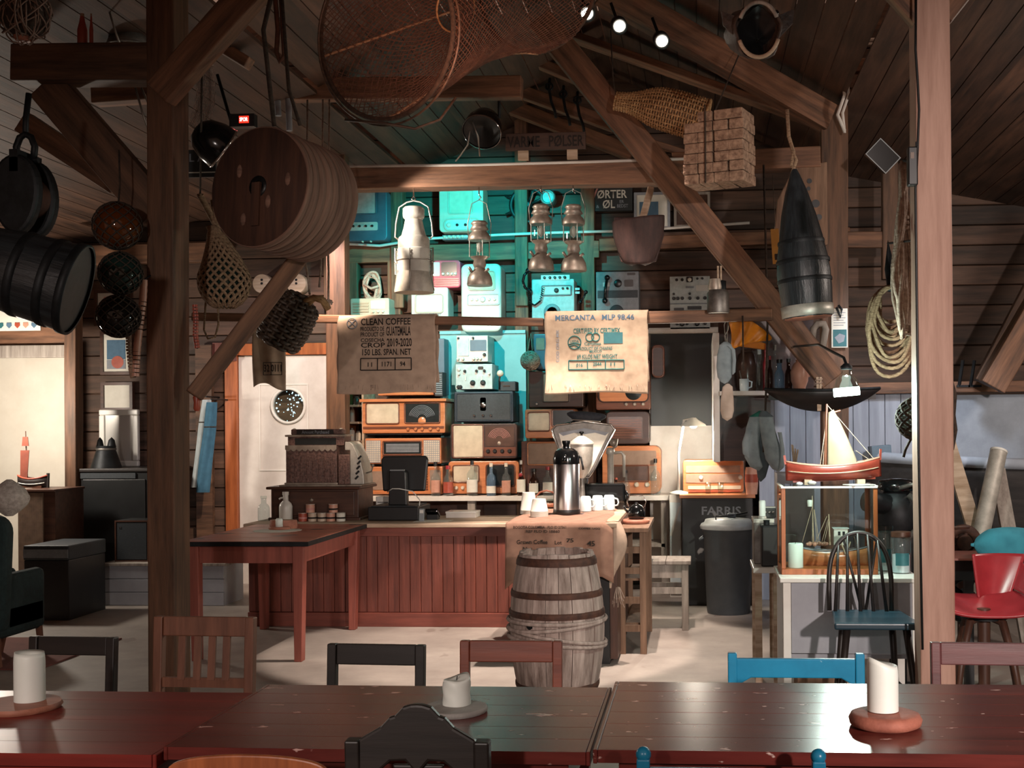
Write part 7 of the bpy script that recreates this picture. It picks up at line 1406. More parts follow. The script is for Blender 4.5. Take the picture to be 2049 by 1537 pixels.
# blue-white narrow cabinet, black drink cabinet
c, w, h = PB(1341, 988, 1364, 1170, 10.8); t = thing('narrow_cupboard', 'narrow pale blue cupboard left of the black drinks cabinet', 'cupboard', (c.x, 10.75, 0)); h = W(1352, 990, 10.75).z; part(t, 'body', 'white_paint', MB().bx(-w / 2, w / 2, .012, .4, 0, h)); part(t, 'door', 'porcelain', MB().bx(-w / 2 + .005, w / 2 - .005, 0, .011, .03, h - .07)); part(t, 'brace', 'white_gloss', MB().bar((-w / 2 + .01, -.004, .55), (w / 2 - .01, -.004, h - .1), .02, .008, (0, 1, 0)))
c, w, h = PB(1366, 990, 1508, 1205, 10.2); t = thing('drinks_cabinet', 'black drinks cabinet with white lettering and a splashed front', 'cabinet', (c.x, 10.25, 0)); h = W(1440, 990, 10.25).z
part(t, 'body', 'black_plastic', MB().bx(-w / 2, w / 2, .02, .6, 0, h - .03), bev=.005); part(t, 'front_panel', mat('splash', '15181a', '0c0e0f', rough=.3, scale=3, spots=('8b8a88', 4.5, .62)), MB().bx(-w / 2 + .01, w / 2 - .01, .006, .019, .03, h - .05)); part(t, 'top', 'radio_orange', MB().bx(-w / 2 - .02, w / 2 + .02, -.02, .62, h - .029, h), bev=.004); text('FARRIS', 78 * 10.25 / F, 17 * 10.25 / F, 'ink_grey', t, ((1445 - 1437) * 10.25 / F, .004, h - 32 * 10.25 / F))
unit('pale orange radio lit by the desk lamp on the drinks cabinet', 1367, 921, 1488, 986, 10.5, .35, 'radio_orange', [('pan', 1373, 932, 1481, 946, 'grille_brown', 'upper_grille', 2), ('pan', 1373, 949, 1481, 966, 'grille_brown', 'speaker_cloth', 2), ('knob', (1403, 1481), 956, 4.5, 'knob_pale'), ('pan', 1377, 972, 1482, 979, 'cream', 'dial', 1), ('slats', 1380, 981, 1480, 985, 'tin_red', 'keys', 1)], 6)
for x, lb in ((1417, 'left small glass on the lamp-lit radio front ledge'), (1442, 'right small glass on the lamp-lit radio front ledge')):
    q = W(x, 988, 10.3); MB().lathe([(.022, 0), (.028, .1), (.026, .1), (.02, .005)], n=18, cap=False).build('drinking_glass', 'clear_glass', loc=(q.x, 10.32, h + .001), label=lb.replace('on', 'in front of') if 0 else lb.replace('on the lamp-lit radio front ledge', 'in front of the lamp-lit orange radio'), cat='glass')
o = bpy.data.objects['radio.027'] if 'radio.027' in bpy.data.objects else None
rz_ = W(1430, 921, 10.4).z
q, s, X, Z = ctx(1388, 921, 10.36); t = thing('desk_lamp', 'lit white desk lamp in front of the pale wall', 'lamp', (q.x, 10.36, 0)); t.location.z = h; zs = W(1388, 852, 10.36).z - h
part(t, 'shade', 'white_gloss', MB().lathe([(26 * s, zs - .005), (24 * s, zs + .012), (10 * s, zs + .05), (5 * s, zs + .07)], n=32, cap=False)); part(t, 'bulb', 'bulb', MB().ball((0, 0, zs + .005), .035, 18, sz=.8)); part(t, 'stem', 'white_gloss', MB().tube([(-.13, .03, .0), (-.13, .04, zs * .6), (-.08, .03, zs + .05), (0, .0, zs + .06)], .012, 8)); part(t, 'foot', 'white_gloss', MB().lathe([(.08, 0), (.08, .015), (.02, .03)], n=24, c=(-.13, .03, 0)))
# trash bin
q, s, X, Z = ctx(1458, 1225, 9.5); D = 9.9; s = D / F; q = W(1458, 1226, D); t = thing('trash_bin', 'round grey plastic trash bin with a pale domed lid', 'bin', (q.x, D, 0)); zl = W(1458, 1050, D).z; R0 = 50 * s
part(t, 'body', 'bin_plastic', MB().lathe([(R0 * .84, 0), (R0 * .86, .02), (R0 * .98, zl - .06), (R0 * 1.04, zl - .05), (R0 * 1.04, zl - .01)], n=44)); part(t, 'lid', 'bin_lid', MB().lathe([(R0 * 1.1, zl - .03), (R0 * 1.12, zl - .01), (R0 * 1.06, zl + .012), (R0 * .95, zl + .02), (R0 * .9, zl + .045), (.001, zl + .06)], n=44)); part(t, 'lid_handle', 'bin_plastic', MB().box((.03, 0, zl + .075), (.07, .05, .04)), bev=.01); part(t, 'lid_latch', 'iron', MB().tube([(-.1, -.1, zl + .05), (-.1, -.12, zl + .08), (.0, -.12, zl + .08), (.04, -.05, zl + .08)], .006, 6).bar((.06, 0, zl + .08), (.16, .02, zl + .1), .02, .012))
for sx in (-1, 1): part(t, 'grip', 'bin_plastic', MB().tube([(sx * R0 * .98, -.06, zl - .1), (sx * R0 * 1.12, -.05, zl - .12), (sx * R0 * 1.12, .05, zl - .12), (sx * R0 * .98, .06, zl - .1)], .01, 6))
# white table with the ship case
TW = .752; a = WZ(1566, 1156, TW); D0 = a.y; xr = W(1842, 1156, D0).x; back = WZ(1600, 1132, TW).y
t = thing('white_side_table', 'white-painted side table carrying the glass ship case', 'table', ((a.x + xr) / 2, D0, 0)); w = xr - a.x; dp = back - D0
part(t, 'top', 'white_gloss', MB().bx(-w / 2 - .015, w / 2, -.015, dp, TW - .025, TW), bev=.004); part(t, 'front_panel', 'grey_paint', MB().bx(-w / 2 + .045, w / 2 - .01, .01, .03, .36, TW - .026)); part(t, 'shelf', 'grey_paint', MB().bx(-w / 2 + .03, w / 2 - .03, .03, dp - .02, .33, .352))
for sx in (-1, 1):
    for y in (.02, dp - .03): part(t, 'leg', 'white_gloss', MB().bx(sx * (w / 2 - .022) - .02, sx * (w / 2 - .022) + .02, y - .018, y + .018, 0, TW - .026), bev=.003)
part(t, 'divider', 'pale_wood', MB().bx(-.02, 0, .04, .06, 0, .33))
q = W(1630, 1350, D0 + .3); t2 = thing('storage_crate', 'small brown crate stored under the white side table', 'crate', (a.x + .2, D0 + .1, 0)); part(t2, 'body', 'crate_wood', MB().bx(-.12, .12, 0, .25, .005, .28), bev=.004); part(t2, 'lid', 'dial_brown', MB().bx(-.125, .125, -.005, .255, .281, .3))
# glass ship case
c, w, h = PB(1566, 970, 1755, 1145, D0 + .12); DC = D0 + .12; s = DC / F; h = W(1660, 972, DC).z - TW; dpc = min(.34, dp - .16)
t = thing('ship_case', 'wooden-framed glass case holding a fishing boat model', 'display case', (c.x, DC, TW)); F_ = .022
part(t, 'base', 'orange_wood', MB().bx(-w / 2, w / 2, 0, dpc, .0, .03), bev=.003)
for sx in (-1, 1):
    for y in (F_ / 2, dpc - F_ / 2): part(t, 'corner_post', 'orange_wood', MB().bx(sx * (w / 2 - F_ / 2) - F_ / 2, sx * (w / 2 - F_ / 2) + F_ / 2, y - F_ / 2, y + F_ / 2, .031, h - .012), bev=.002)
part(t, 'glass_pane', 'pane', MB().bx(-w / 2 + F_, w / 2 - F_, .004, .007, .031, h - .014)); part(t, 'glass_pane', 'pane', MB().bx(-w / 2 + F_, w / 2 - F_, dpc - .007, dpc - .004, .031, h - .014))
for sx in (-1, 1): part(t, 'glass_pane', 'pane', MB().bx(sx * (w / 2 - .006) - .0015, sx * (w / 2 - .006) + .0015, F_, dpc - F_, .031, h - .014))
part(t, 'glass_top', 'pane', MB().bx(-w / 2, w / 2, 0, dpc, h - .011, h - .006)); part(t, 'top_edge', 'white_gloss', MB().bx(-w / 2, w / 2, -.004, .004, h - .013, h - .003).bx(-w / 2 - .003, -w / 2 + .012, .0041, dpc, h - .0055, h - .001).bx(w / 2 - .012, w / 2 + .003, .0041, dpc, h - .0055, h - .001))
X = lambda x: (x - 1660.5) * s; Z = lambda y: (1145 - y) * s
b = thing('ship_model', 'red-hulled fishing boat model with a white wheelhouse inside the glass case', 'model boat', (c.x, DC + dpc * .5, TW + .0305)); ZB = lambda y: Z(y) - .0305; HL = (1745 - 1600) * s
hf = hullfn(HL, .085, .085, .022); part(b, 'hull', 'radio_orange', MB().T(TR(X(1672), 0, ZB(1136))).sheet(hf, 26, 14), solid=.004); part(b, 'deck', 'pale_wood', MB().T(TR(X(1672), 0, ZB(1136))).sheet(lambda u, v: (lambda p, q_: tuple(V3(p).lerp(V3(q_), v)))(hf(.03 + .94 * u, .06), hf(.03 + .94 * u, .94)), 20, 3)); part(b, 'rail', 'ink_grey', MB().T(TR(X(1672), 0, ZB(1136))).tube([V3(hf(i / 26, 0)) for i in range(27)], .004, 5).tube([V3(hf(i / 26, 1)) for i in range(27)], .004, 5)); part(b, 'keel_block', 'walnut', MB().bx(X(1640), X(1700), -.02, .02, 0, ZB(1133)))
hw = X(1703) - X(1675); part(b, 'wheelhouse', 'white_gloss', MB().bx(X(1675), X(1703), -.028, .028, ZB(1092), ZB(1059)), bev=.002); part(b, 'wheelhouse_roof', 'pale_panel', MB().bx(X(1673), X(1705), -.032, .032, ZB(1059), ZB(1057)))
for x in (1683, 1692): part(b, 'wheelhouse_window', 'dial_dark', MB().bx(X(x), X(x + 5), -.0295, -.0275, ZB(1072), ZB(1064)))
part(b, 'mast', 'pale_wood', MB().cyl((X(1635), 0, ZB(1095)), (X(1633), 0, ZB(992)), .0035, .002)); part(b, 'mast', 'pale_wood', MB().cyl((X(1668), 0, ZB(1092)), (X(1666), 0, ZB(1030)), .005, .003)); part(b, 'crow_nest', 'white_gloss', MB().lathe([(5 * s, ZB(1014)), (6 * s, ZB(1004)), (5.5 * s, ZB(1001))], n=14, c=(X(1628), 0, 0)))
mb = MB()
for p0, p1 in (((1612, 1086), (1633, 1014)), ((1637, 1090), (1662, 1034)), ((1642, 1090), (1636, 1020)), ((1646, 1090), (1637, 1020)), ((1650, 1090), (1665, 1040)), ((1632, 1090), (1634, 1000)), ((1655, 1090), (1666, 1045)), ((1720, 1090), (1716, 1075))): mb.cyl((X(p0[0]), -.012, ZB(p0[1])), (X(p1[0]), -.004, ZB(p1[1])), .0016, n=5)
part(b, 'rigging', 'pale_wood', mb); mb = MB()
for i in range(9): mb.ball((X(1622 + i * 5), -.015 + .01 * (i % 3), ZB(1090)), .009 + .004 * (i % 2), 8)
part(b, 'deck_gear', 'tin_pink', mb); part(b, 'anchor_stand', 'sail', MB().bar((X(1688), -.05, ZB(1084)), (X(1697), -.05, ZB(1110)), .006).bar((X(1707), -.05, ZB(1084)), (X(1697), -.05, ZB(1110)), .006))
# sailing model on top of the case
q, s, X, Z = ctx(1668, 962, DC + .1); zt = TW + h; t = thing('sailing_boat_model', 'red model sailing boat with one cream sail on the glass case', 'model boat', (W(1668, 962, DC + .14).x, DC + .14, zt)); X = lambda x: (x - 1668) * s; Z = lambda y: (965 - y) * s
hf = hullfn(188 * s, 46 * s, 30 * s, 12 * s, .7); tilt = Matrix.Translation((0, 0, .022)) @ Matrix.Rotation(-.04, 4, 'Y'); part(t, 'hull', 'hull_red', MB().T(tilt).sheet(hf, 34, 16), solid=.005); part(t, 'gunwale', 'tin_pink', MB().T(tilt).tube([hf(i / 34, 0) for i in range(35)], .005, 6).tube([hf(i / 34, 1) for i in range(35)], .005, 6)); part(t, 'rubbing_strake', 'pale_wood', MB().T(tilt).tube([V3(hf(i / 34, .12)) + V3((0, -.004, 0)) for i in range(1, 34)], .0035, 5)); part(t, 'inner_deck', 'pale_wood', MB().T(tilt).sheet(lambda u, v: tuple(V3(hf(.04 + .92 * u, .13)).lerp(V3(hf(.04 + .92 * u, .87)), v)), 20, 3)); part(t, 'fore_cover', 'green_paint', MB().T(tilt).sheet(lambda u, v: tuple(V3(hf(.1 + .28 * u, .04)).lerp(V3(hf(.1 + .28 * u, .96)), v) + V3((0, 0, .012 * math.sin(PI * v) + .004))), 10, 5)); part(t, 'keel', 'hull_red', MB().T(tilt).bar((-80 * s, 0, .012), (82 * s, 0, .012), .012, .03)); part(t, 'stem_post', 'hull_red', MB().T(tilt).bar((93 * s, 0, 36 * s), (95 * s, 0, 58 * s), .012)); part(t, 'stern_post', 'hull_red', MB().T(tilt).bar((-93 * s, 0, 36 * s), (-95 * s, 0, 54 * s), .012))
part(t, 'mast', 'radio_brown', MB().cyl((X(1651), 0, .03), (X(1656), 0, Z(805)), .011, .006)); sl = [(1656, 946), (1717, 933), (1713, 915), (1711, 893), (1700, 870), (1688, 845), (1678, 824), (1665, 820), (1659, 832), (1657, 880)]
part(t, 'sail', 'sail', MB().sheet(lambda u, v: (X(1655 + 3 * v + (62 - 52 * v ** 1.2) * u), -.02 - .035 * math.sin(PI * u) * (1 - .6 * v), Z(945 - 12 * u - 123 * v + 6 * u * v)), 14, 18), solid=.003); part(t, 'yard', 'radio_brown', MB().cyl((X(1658), -.01, Z(824)), (X(1682), -.01, Z(818)), .006)); mb = MB()
for p0, p1 in (((1656, 806), (1756, 925)), ((1712, 898), (1754, 927)), ((1655, 835), (1640, 940)), ((1654, 850), (1646, 940))): mb.cyl((X(p0[0]), .0, Z(p0[1])), (X(p1[0]), 0, Z(p1[1])), .0022, n=5)
part(t, 'rigging', 'rope_pale', mb); part(t, 'stand_block', 'pale_wood', MB().bx(-.2, -.16, -.06, .06, 0, .03).bx(.14, .18, -.06, .06, 0, .03)) if 0 else [part(t, 'stand_block', 'pale_wood', MB().bx(x, x + .04, -.06, .06, 0, .028)) for x in (-.16, .12)]
for i, (x, r, m, lb) in enumerate(((1625, .016, 'stone', 'little grey pebble on the glass case under the boat'), (1600, .012, 'porcelain', 'tiny pale shell at the left end of the glass case top'))):
    MB().ball((0, 0, r * .8), r, 12, sx=1.5, sz=.8).build('pebble' if i == 0 else 'sea_shell', m, loc=(W(x, 970, DC + .02).x, DC + .03, zt), label=lb, cat='ornament')
MB().bx(-.07, .07, -.05, .05, 0, .004).build('paper_card', 'paper', loc=(W(1722, 968, DC).x, DC + .06, zt), rot=(0, 0, .4), label='pale card lying on the right end of the glass case', cat='card')
# candle on the white table, diffuser, jars, outboard motor
q = WZ(1593, 1146, TW); MB().lathe([(.062, 0), (.075, .006), (.072, .014)], n=30).build('candle_plate', 'oak_disc', loc=(q.x, max(q.y, D0 + .06), TW), label='small wooden plate in front of the glass ship case', cat='plate')
t = thing('candle', 'straight white candle in front of the glass ship case', 'candle', (q.x - .002, max(q.y, D0 + .06), TW + .0145)); part(t, 'wax_body', 'wax', MB().lathe([(.039, 0), (.04, .01), (.04, .138), (.036, .143), (.01, .138)], n=26)); part(t, 'wick', 'black_plastic', MB().cyl((0, 0, .137), (0, 0, .15), .0015))
for x, y0, y1, rp, dd, lb in ((1770, 1052, 1140, 18, .3, 'rear glass storage jar right of the ship case'), (1803, 1064, 1140, 20, .2, 'front glass storage jar with a dark lid right of the ship case')):
    D = D0 + dd; s = D / F; q = W(x, y1, D); H = (W(x, y0, D).z - TW); t = thing('glass_jar', lb, 'jar', (q.x, D, TW)); r = rp * s; part(t, 'glass', 'bottle_glass', MB().lathe([(r * .95, 0), (r, .01), (r, H * .82), (r * .9, H * .88)], n=28)); part(t, 'lid', 'walnut' if dd < .25 else 'clear_glass', MB().lathe([(r * .98, H * .88), (r * .98, H)], n=26)); part(t, 'contents', 'porcelain', MB().lathe([(r * .85, .006), (r * .85, H * .45)], n=22)); part(t, 'label', 'leaflet_teal', MB().sheet(lambda u, v: (r * 1.01 * math.cos(-PI / 2 - .7 + 1.4 * u), r * 1.01 * math.sin(-PI / 2 - .7 + 1.4 * u), H * (.2 + .3 * v)), 8, 1))
q, s, X, Z = ctx(1795, 1060, D0 + .75); D = D0 + .75; t = thing('outboard_motor', 'old black outboard engine with pipes behind the jars', 'engine', (q.x, D, 0)); zc = W(1795, 1010, D).z
part(t, 'crankcase', 'iron', MB().lathe([(.1, zc - .16), (.13, zc - .1), (.12, zc + .02), (.07, zc + .08)], n=22)); part(t, 'flywheel', 'black_gloss', MB().lathe([(.1, zc + .08), (.115, zc + .1), (.1, zc + .14), (.03, zc + .15)], n=26)); part(t, 'cylinder', 'iron', MB().cyl((-.05, -.05, zc), (-.19, -.12, zc + .03), .06, n=16)); part(t, 'exhaust_pipe', 'old_metal', MB().tube([(.05, -.1, zc + .06), (.12, -.14, zc), (.1, -.12, zc - .12), (.03, -.1, zc - .2)], .018, 8)); part(t, 'tiller', 'old_metal', MB().tube([(.0, -.1, zc + .1), (.08, -.16, zc + .13), (.16, -.12, zc + .05)], .014, 8)); part(t, 'shaft', 'iron', MB().cyl((0, 0, 0), (0, 0, zc - .15), .05, n=16)); part(t, 'base', 'iron', MB().bx(-.14, .14, -.14, .14, 0, .03))
# petroleum tins, side shelf left of the case
c, w, _ = PB(1508, 1140, 1565, 1180, 7.0); DS = 7.0; zs = W(1535, 1137, DS).z; t = thing('low_shelf', 'worn white shelf left of the ship case', 'shelf', (c.x, DS, 0)); part(t, 'board', 'white_gloss', MB().bx(-w / 2 - .0, w / 2, -.0, .45, zs - .03, zs), bev=.003)
for sx in (-1, 1):
    for y in (.03, .42): part(t, 'leg', 'pale_wood', MB().bx(sx * (w / 2 - .03) - .02, sx * (w / 2 - .03) + .02, y - .02, y + .02, 0, zs - .031))
t = thing('oil_can', 'tall black worn oil can on the low white shelf', 'oil can', (W(1541, 1137, DS + .05).x, DS + .06, zs)); s = DS / F; h_ = W(1541, 1053, DS).z - zs; part(t, 'body', mat('oil_tin', '1c1c1c', '0e0f10', rough=.35, scale=6, spots=('9c8a70', 22, .66)), MB().bx(-.05, .05, 0, .12, 0, h_), bev=.008); part(t, 'top_rim', 'iron', MB().frame(.1, .12, .006, 0, .01) if 0 else MB().bx(-.052, .052, -.002, .122, h_ - .012, h_ - .002)); part(t, 'spout', 'iron', MB().lathe([(.018, h_), (.018, h_ + .02), (.02, h_ + .026)], n=16, c=(-.015, .06, 0)))
t = thing('tin_trunk', 'grey dented tin box behind the black oil can', 'box', (W(1524, 1137, DS + .3).x, DS + .2, zs)); h2 = W(1524, 1040, DS + .2).z - zs; part(t, 'body', 'old_metal', MB().bx(-.05, .07, 0, .24, 0, h2), bev=.006); part(t, 'lid', 'galvanised', MB().bx(-.053, .073, -.003, .243, h2 - .02, h2 + .004), bev=.003)
zq = zs + h2 + .005; t = thing('small_radio', 'small black and silver pocket radio on the grey tin box', 'radio', (W(1543, 1030, DS + .25).x, DS + .27, zq)); part(t, 'body', 'black_plastic', MB().bx(-.05, .03, 0, .07, 0, .06), bev=.005); part(t, 'top_plate', 'off_white', MB().bx(-.048, .028, .005, .065, .06, .066)); part(t, 'knobs', 'chrome', MB().ball((-.03, -.004, .035), .008, 10).ball((-.01, -.004, .035), .008, 10).ball((.012, -.004, .035), .008, 10))
t = thing('candle', 'slim white candle standing on the grey tin box behind the oil can', 'candle', (W(1525, 1015, DS + .25).x, DS + .24, zq)); part(t, 'wax_body', 'wax', MB().lathe([(.018, 0), (.02, .005), (.02, .1), (.016, .108)], n=20)); part(t, 'holder', 'galvanised', MB().lathe([(.028, 0), (.024, .012), (.021, .014)], n=20, cap=False))
# shelf with bottles and hats
zsh = W(1520, 782, 9.6).z; x0, x1 = W(1440, 782, 9.6).x, W(1640, 782, 9.6).x; t = thing('bottle_shelf', 'pale wall shelf with bottles left of the lit tube lamp', 'shelf', ((x0 + x1) / 2, 9.6, zsh)); part(t, 'board', 'white_paint', MB().bx(-(x1 - x0) / 2, (x1 - x0) / 2, 0, .5, -.035, 0), bev=.003); part(t, 'side_upright', 'white_paint', MB().bx(-(x1 - x0) / 2 - .05, -(x1 - x0) / 2, .05, 1.69, W(1445, 925, 9.6).z - zsh, W(1445, 665, 9.6).z - zsh)); part(t, 'lower_panel', 'radio_dark', MB().bx(-(x1 - x0) / 2, -(x1 - x0) / 2 + .42, .3, .33, W(1445, 925, 9.6).z - zsh, -.036)); part(t, 'back_panel', 'radio_dark', MB().bx(-(x1 - x0) / 2, (x1 - x0) / 2, .48, .5, 0, .62))
for i, (x, yt, wd, gm, cp, lb) in enumerate(((1520, 700, 16, 'clear_glass', 'porcelain', 'green-tinted bottle right of the dark jar on the wall shelf'), (1541, 712, 11, 'bottle_dark', 'red_plastic', 'slim reddish bottle on the wall shelf'), (1560, 720, 20, 'bottle_blue', 'black_plastic', 'squat glass bottle with a broad black cap on the wall shelf'), (1578, 718, 14, 'bottle_dark', 'black_plastic', 'dark bottle behind the squat glass bottle'), (1551, 690, 14, 'bottle_glass', 'old_metal', 'tall clear bottle at the back of the wall shelf'), (1531, 688, 10, 'red_plastic', 'red_plastic', 'tall red bottle below the orange hat'))):
    bottle(x, yt, 782, wd, 9.68 + .1 * (i % 2) + (.14 if i > 3 else 0), zsh + .001, lb, gm, cp, None, neck=.5 if 'squat' in lb else .42, group='bottles on the wall shelf')
t = thing('stoneware_jug', 'pale brown stoneware jug on the wall shelf behind the long brace', 'jug', (W(1600, 782, 9.75).x, 9.75, zsh)); s = 9.7 / F; part(t, 'body', 'tin_pink', MB().lathe([(11 * s, 0), (12 * s, 6 * s), (17 * s, 20 * s), (18 * s, 38 * s), (13 * s, 52 * s), (7 * s, 58 * s), (8 * s, 62 * s)], n=28)); part(t, 'handle', 'tin_pink', MB().tube([(14 * s, 0, 48 * s), (22 * s, 0, 46 * s), (22 * s, 0, 34 * s), (17 * s, 0, 28 * s)], 2.5 * s, 8))
t = thing('dark_crock', 'large dark brown crock under the orange oilskin hat', 'crock', (W(1495, 775, 9.75).x, 9.78, zsh)); part(t, 'body', 'dial_brown', MB().lathe([(17 * s, 0), (20 * s, 10 * s), (21 * s, 50 * s), (17 * s, 74 * s), (10 * s, 80 * s)], n=28)); part(t, 'rim', 'dial_brown', MB().lathe([(12 * s, 79 * s), (13 * s, 82 * s), (10 * s, 84 * s)], n=24, cap=False))
t = thing('shelf_mug', 'white mug with a spoon on the wall shelf', 'mug', (W(1489, 780, 9.65).x, 9.64, zsh)); part(t, 'body', 'porcelain', MB().lathe([(8 * s, 0), (9 * s, 4 * s), (9.5 * s, 24 * s), (8.8 * s, 24 * s), (8 * s, 4 * s), (.001, 3 * s)], n=24, cap=False)); part(t, 'handle', 'porcelain', MB().tube([(9 * s, 0, 20 * s), (15 * s, 0, 18 * s), (14 * s, 0, 8 * s), (8.5 * s, 0, 6 * s)], 1.6 * s, 8)); part(t, 'spoon', 'old_metal', MB().cyl((-2 * s, -.01, 5 * s), (-9 * s, -.03, 40 * s), .006))
q, s, X, Z = ctx(1495, 690, 9.05); t = thing('oilskin_hat', 'bright orange oilskin hat hanging above the wall shelf', 'hat', q)
pl_ = [(1461, 712), (1460, 655), (1472, 642), (1486, 645), (1496, 652), (1506, 662), (1513, 668), (1536, 676), (1541, 684), (1534, 694), (1524, 693), (1510, 690), (1496, 686), (1484, 688), (1474, 694)]
def hatfn(u, v):
    yt = 652 - 14 * math.sin(PI * u * .6 + .5) + 26 * u * u + 10 * max(0, u - .5); yb = 700 - 26 * u + 14 * max(0, u - .45); y = yt + (yb - yt) * v; return (X(1460 + 80 * u + 4 * math.sin(v * 3)), -.1 * math.sin(PI * (.05 + .9 * u)) * (1 - .5 * v) - .012 * math.sin(u * 14 + v * 5), Z(y))
part(t, 'crown', 'orange_oilskin', MB().sheet(hatfn, 24, 12), solid=.006); part(t, 'back_flap', 'orange_oilskin', MB().sheet(lambda u, v: (X(1470 + 62 * u), .02 + .06 * v, Z(668 + 20 * u + 22 * v * (1 - .5 * u))), 14, 6), solid=.005); part(t, 'lace', 'wire', MB().tube([(X(1462), -.02, Z(700)), (X(1452), -.02, Z(676)), (X(1450), 0, Z(650)), (X(1458), -.12, Z(632))], .004, 5))
# socks and mittens hung from cords
def sock(label, pts, D, m, flat=.5, cuff=None, nm='mitten', thumb=None, cat='mitten', hang=None):
    """knitted thing along a line of (x, y, halfwidth)"""
    q = W(pts[0][0], pts[0][1], D); s = D / F; t = thing(nm, label, cat, q)
    def fn(u, v):
        k = v * (len(pts) - 1); j = min(int(k), len(pts) - 2); f = k - j; f = f * f * (3 - 2 * f); a, b = pts[j], pts[j + 1]; x, y, hw = [a[i] + (b[i] - a[i]) * f for i in range(3)]; an = 2 * PI * u
        return W(x, y, D) - q + V3((hw * s * math.cos(an), hw * s * flat * math.sin(an), 0))
    part(t, 'knit', m, MB().sheet(fn, 22, 36, closed_u=True))
    if cuff: part(t, 'cuff', cuff, MB().sheet(lambda u, v: fn(u, v * .16) * 1.0 + (V3((math.cos(2 * PI * u), math.sin(2 * PI * u), 0)) * .008), 22, 6, closed_u=True))
    if thumb:
        def th(u, v):
            k = v * (len(thumb) - 1); j = min(int(k), len(thumb) - 2); f = k - j; a, b = thumb[j], thumb[j + 1]; x, y, hw = [a[i] + (b[i] - a[i]) * f for i in range(3)]; an = 2 * PI * u; return W(x, y, D - .02) - q + V3((hw * s * math.cos(an), hw * s * .7 * math.sin(an), 0))
        part(t, 'thumb', m, MB().sheet(th, 14, 16, closed_u=True))
    if hang: part(t, 'hanging_loop', 'wire', MB().tube([W(a, b, D) - q for a, b in hang], .004, 5))
    return t
sock('grey knitted mitten hanging beside the orange oilskin hat', [(1452, 684, 4), (1452, 690, 12), (1450, 710, 15), (1449, 735, 15.5), (1450, 755, 14), (1450, 764, 8), (1450, 768, 1)], 8.95, 'wool_grey', thumb=[(1458, 692, 5), (1467, 700, 4), (1469, 720, 4), (1468, 745, 3.5), (1466, 750, .5)], hang=[(1452, 686), (1450, 672), (1457, 660), (1459, 630)])
sock('pale cream mitten hanging below the grey one', [(1456, 768, 3), (1456, 774, 10), (1455, 800, 13), (1455, 822, 13.5), (1455, 836, 10), (1455, 842, 1)], 8.97, 'wool_pale', hang=[(1456, 770), (1454, 700), (1457, 632)])
sock('grey-green mitten with a green cuff, left of the hanging pair', [(1524, 822, 3), (1514, 834, 14), (1508, 856, 15), (1504, 885, 15), (1506, 915, 16), (1514, 934, 13), (1518, 942, 1)], 9.02, 'wool_grey', cuff='green_paint', thumb=[(1499, 860, 6), (1492, 885, 7), (1493, 908, 7), (1500, 920, 1)])
sock('grey mitten with a dark cuff, right of the hanging pair', [(1528, 822, 3), (1532, 834, 14), (1536, 860, 15), (1543, 890, 17), (1548, 920, 16), (1554, 938, 9), (1556, 944, 1)], 9.0, 'wool_grey', cuff='wool_dark', thumb=[(1560, 865, 4), (1566, 900, 4), (1564, 935, 5), (1556, 946, 1)])
sock('dark wool mitten hanging behind the grey pair', [(1526, 850, 4), (1526, 880, 14), (1526, 930, 13), (1524, 955, 8), (1522, 964, 1)], 9.05, 'wool_dark')
# candle jar lamp, small white shelf things under the lamp-side
for i, (x, y0, y1, wd, m, lb) in enumerate(((1433, 881, 919, 14, 'paper', 'white jar with a brown lid on the lamp-lit radio'),)):
    q = W(x, y1, 10.5); s = 10.5 / F; t = thing('spice_jar', lb, 'jar', (q.x, 10.55, rz_ + .001)); part(t, 'body', m, MB().lathe([(7 * s, 0), (7 * s, 30 * s)], n=20)); part(t, 'lid', 'dial_brown', MB().lathe([(6.5 * s, 30 * s), (6.5 * s, 36 * s)], n=20))
t = thing('picture_stand', 'pale framed stand with a picture on the lamp-lit radio', 'picture frame', (W(1464, 919, 10.6).x, 10.62, rz_)); s = 10.6 / F; part(t, 'frame', 'white_gloss', MB().frame(38 * s, 78 * s, 5 * s, 0, .03)); part(t, 'print', 'grey_panel', MB().bx(-14 * s, 14 * s, .01, .02, 46 * s, 72 * s)); part(t, 'mount', 'cream', MB().bx(-14 * s, 14 * s, .012, .02, 6 * s, 44 * s))
t = thing('orange_cup', 'tall pale orange cup beside the mittens', 'cup', (W(1506, 985, 10.1).x, 10.3, h if 0 else W(1440, 990, 10.25).z)); s = 10.3 / F; part(t, 'body', 'tin_pink', MB().lathe([(11 * s, 0), (13 * s, 20 * s), (13 * s, 46 * s), (11 * s, 54 * s)], n=24)); part(t, 'band', 'tin_red', MB().lathe([(13.2 * s, 24 * s), (13.2 * s, 40 * s)], n=24, cap=False))
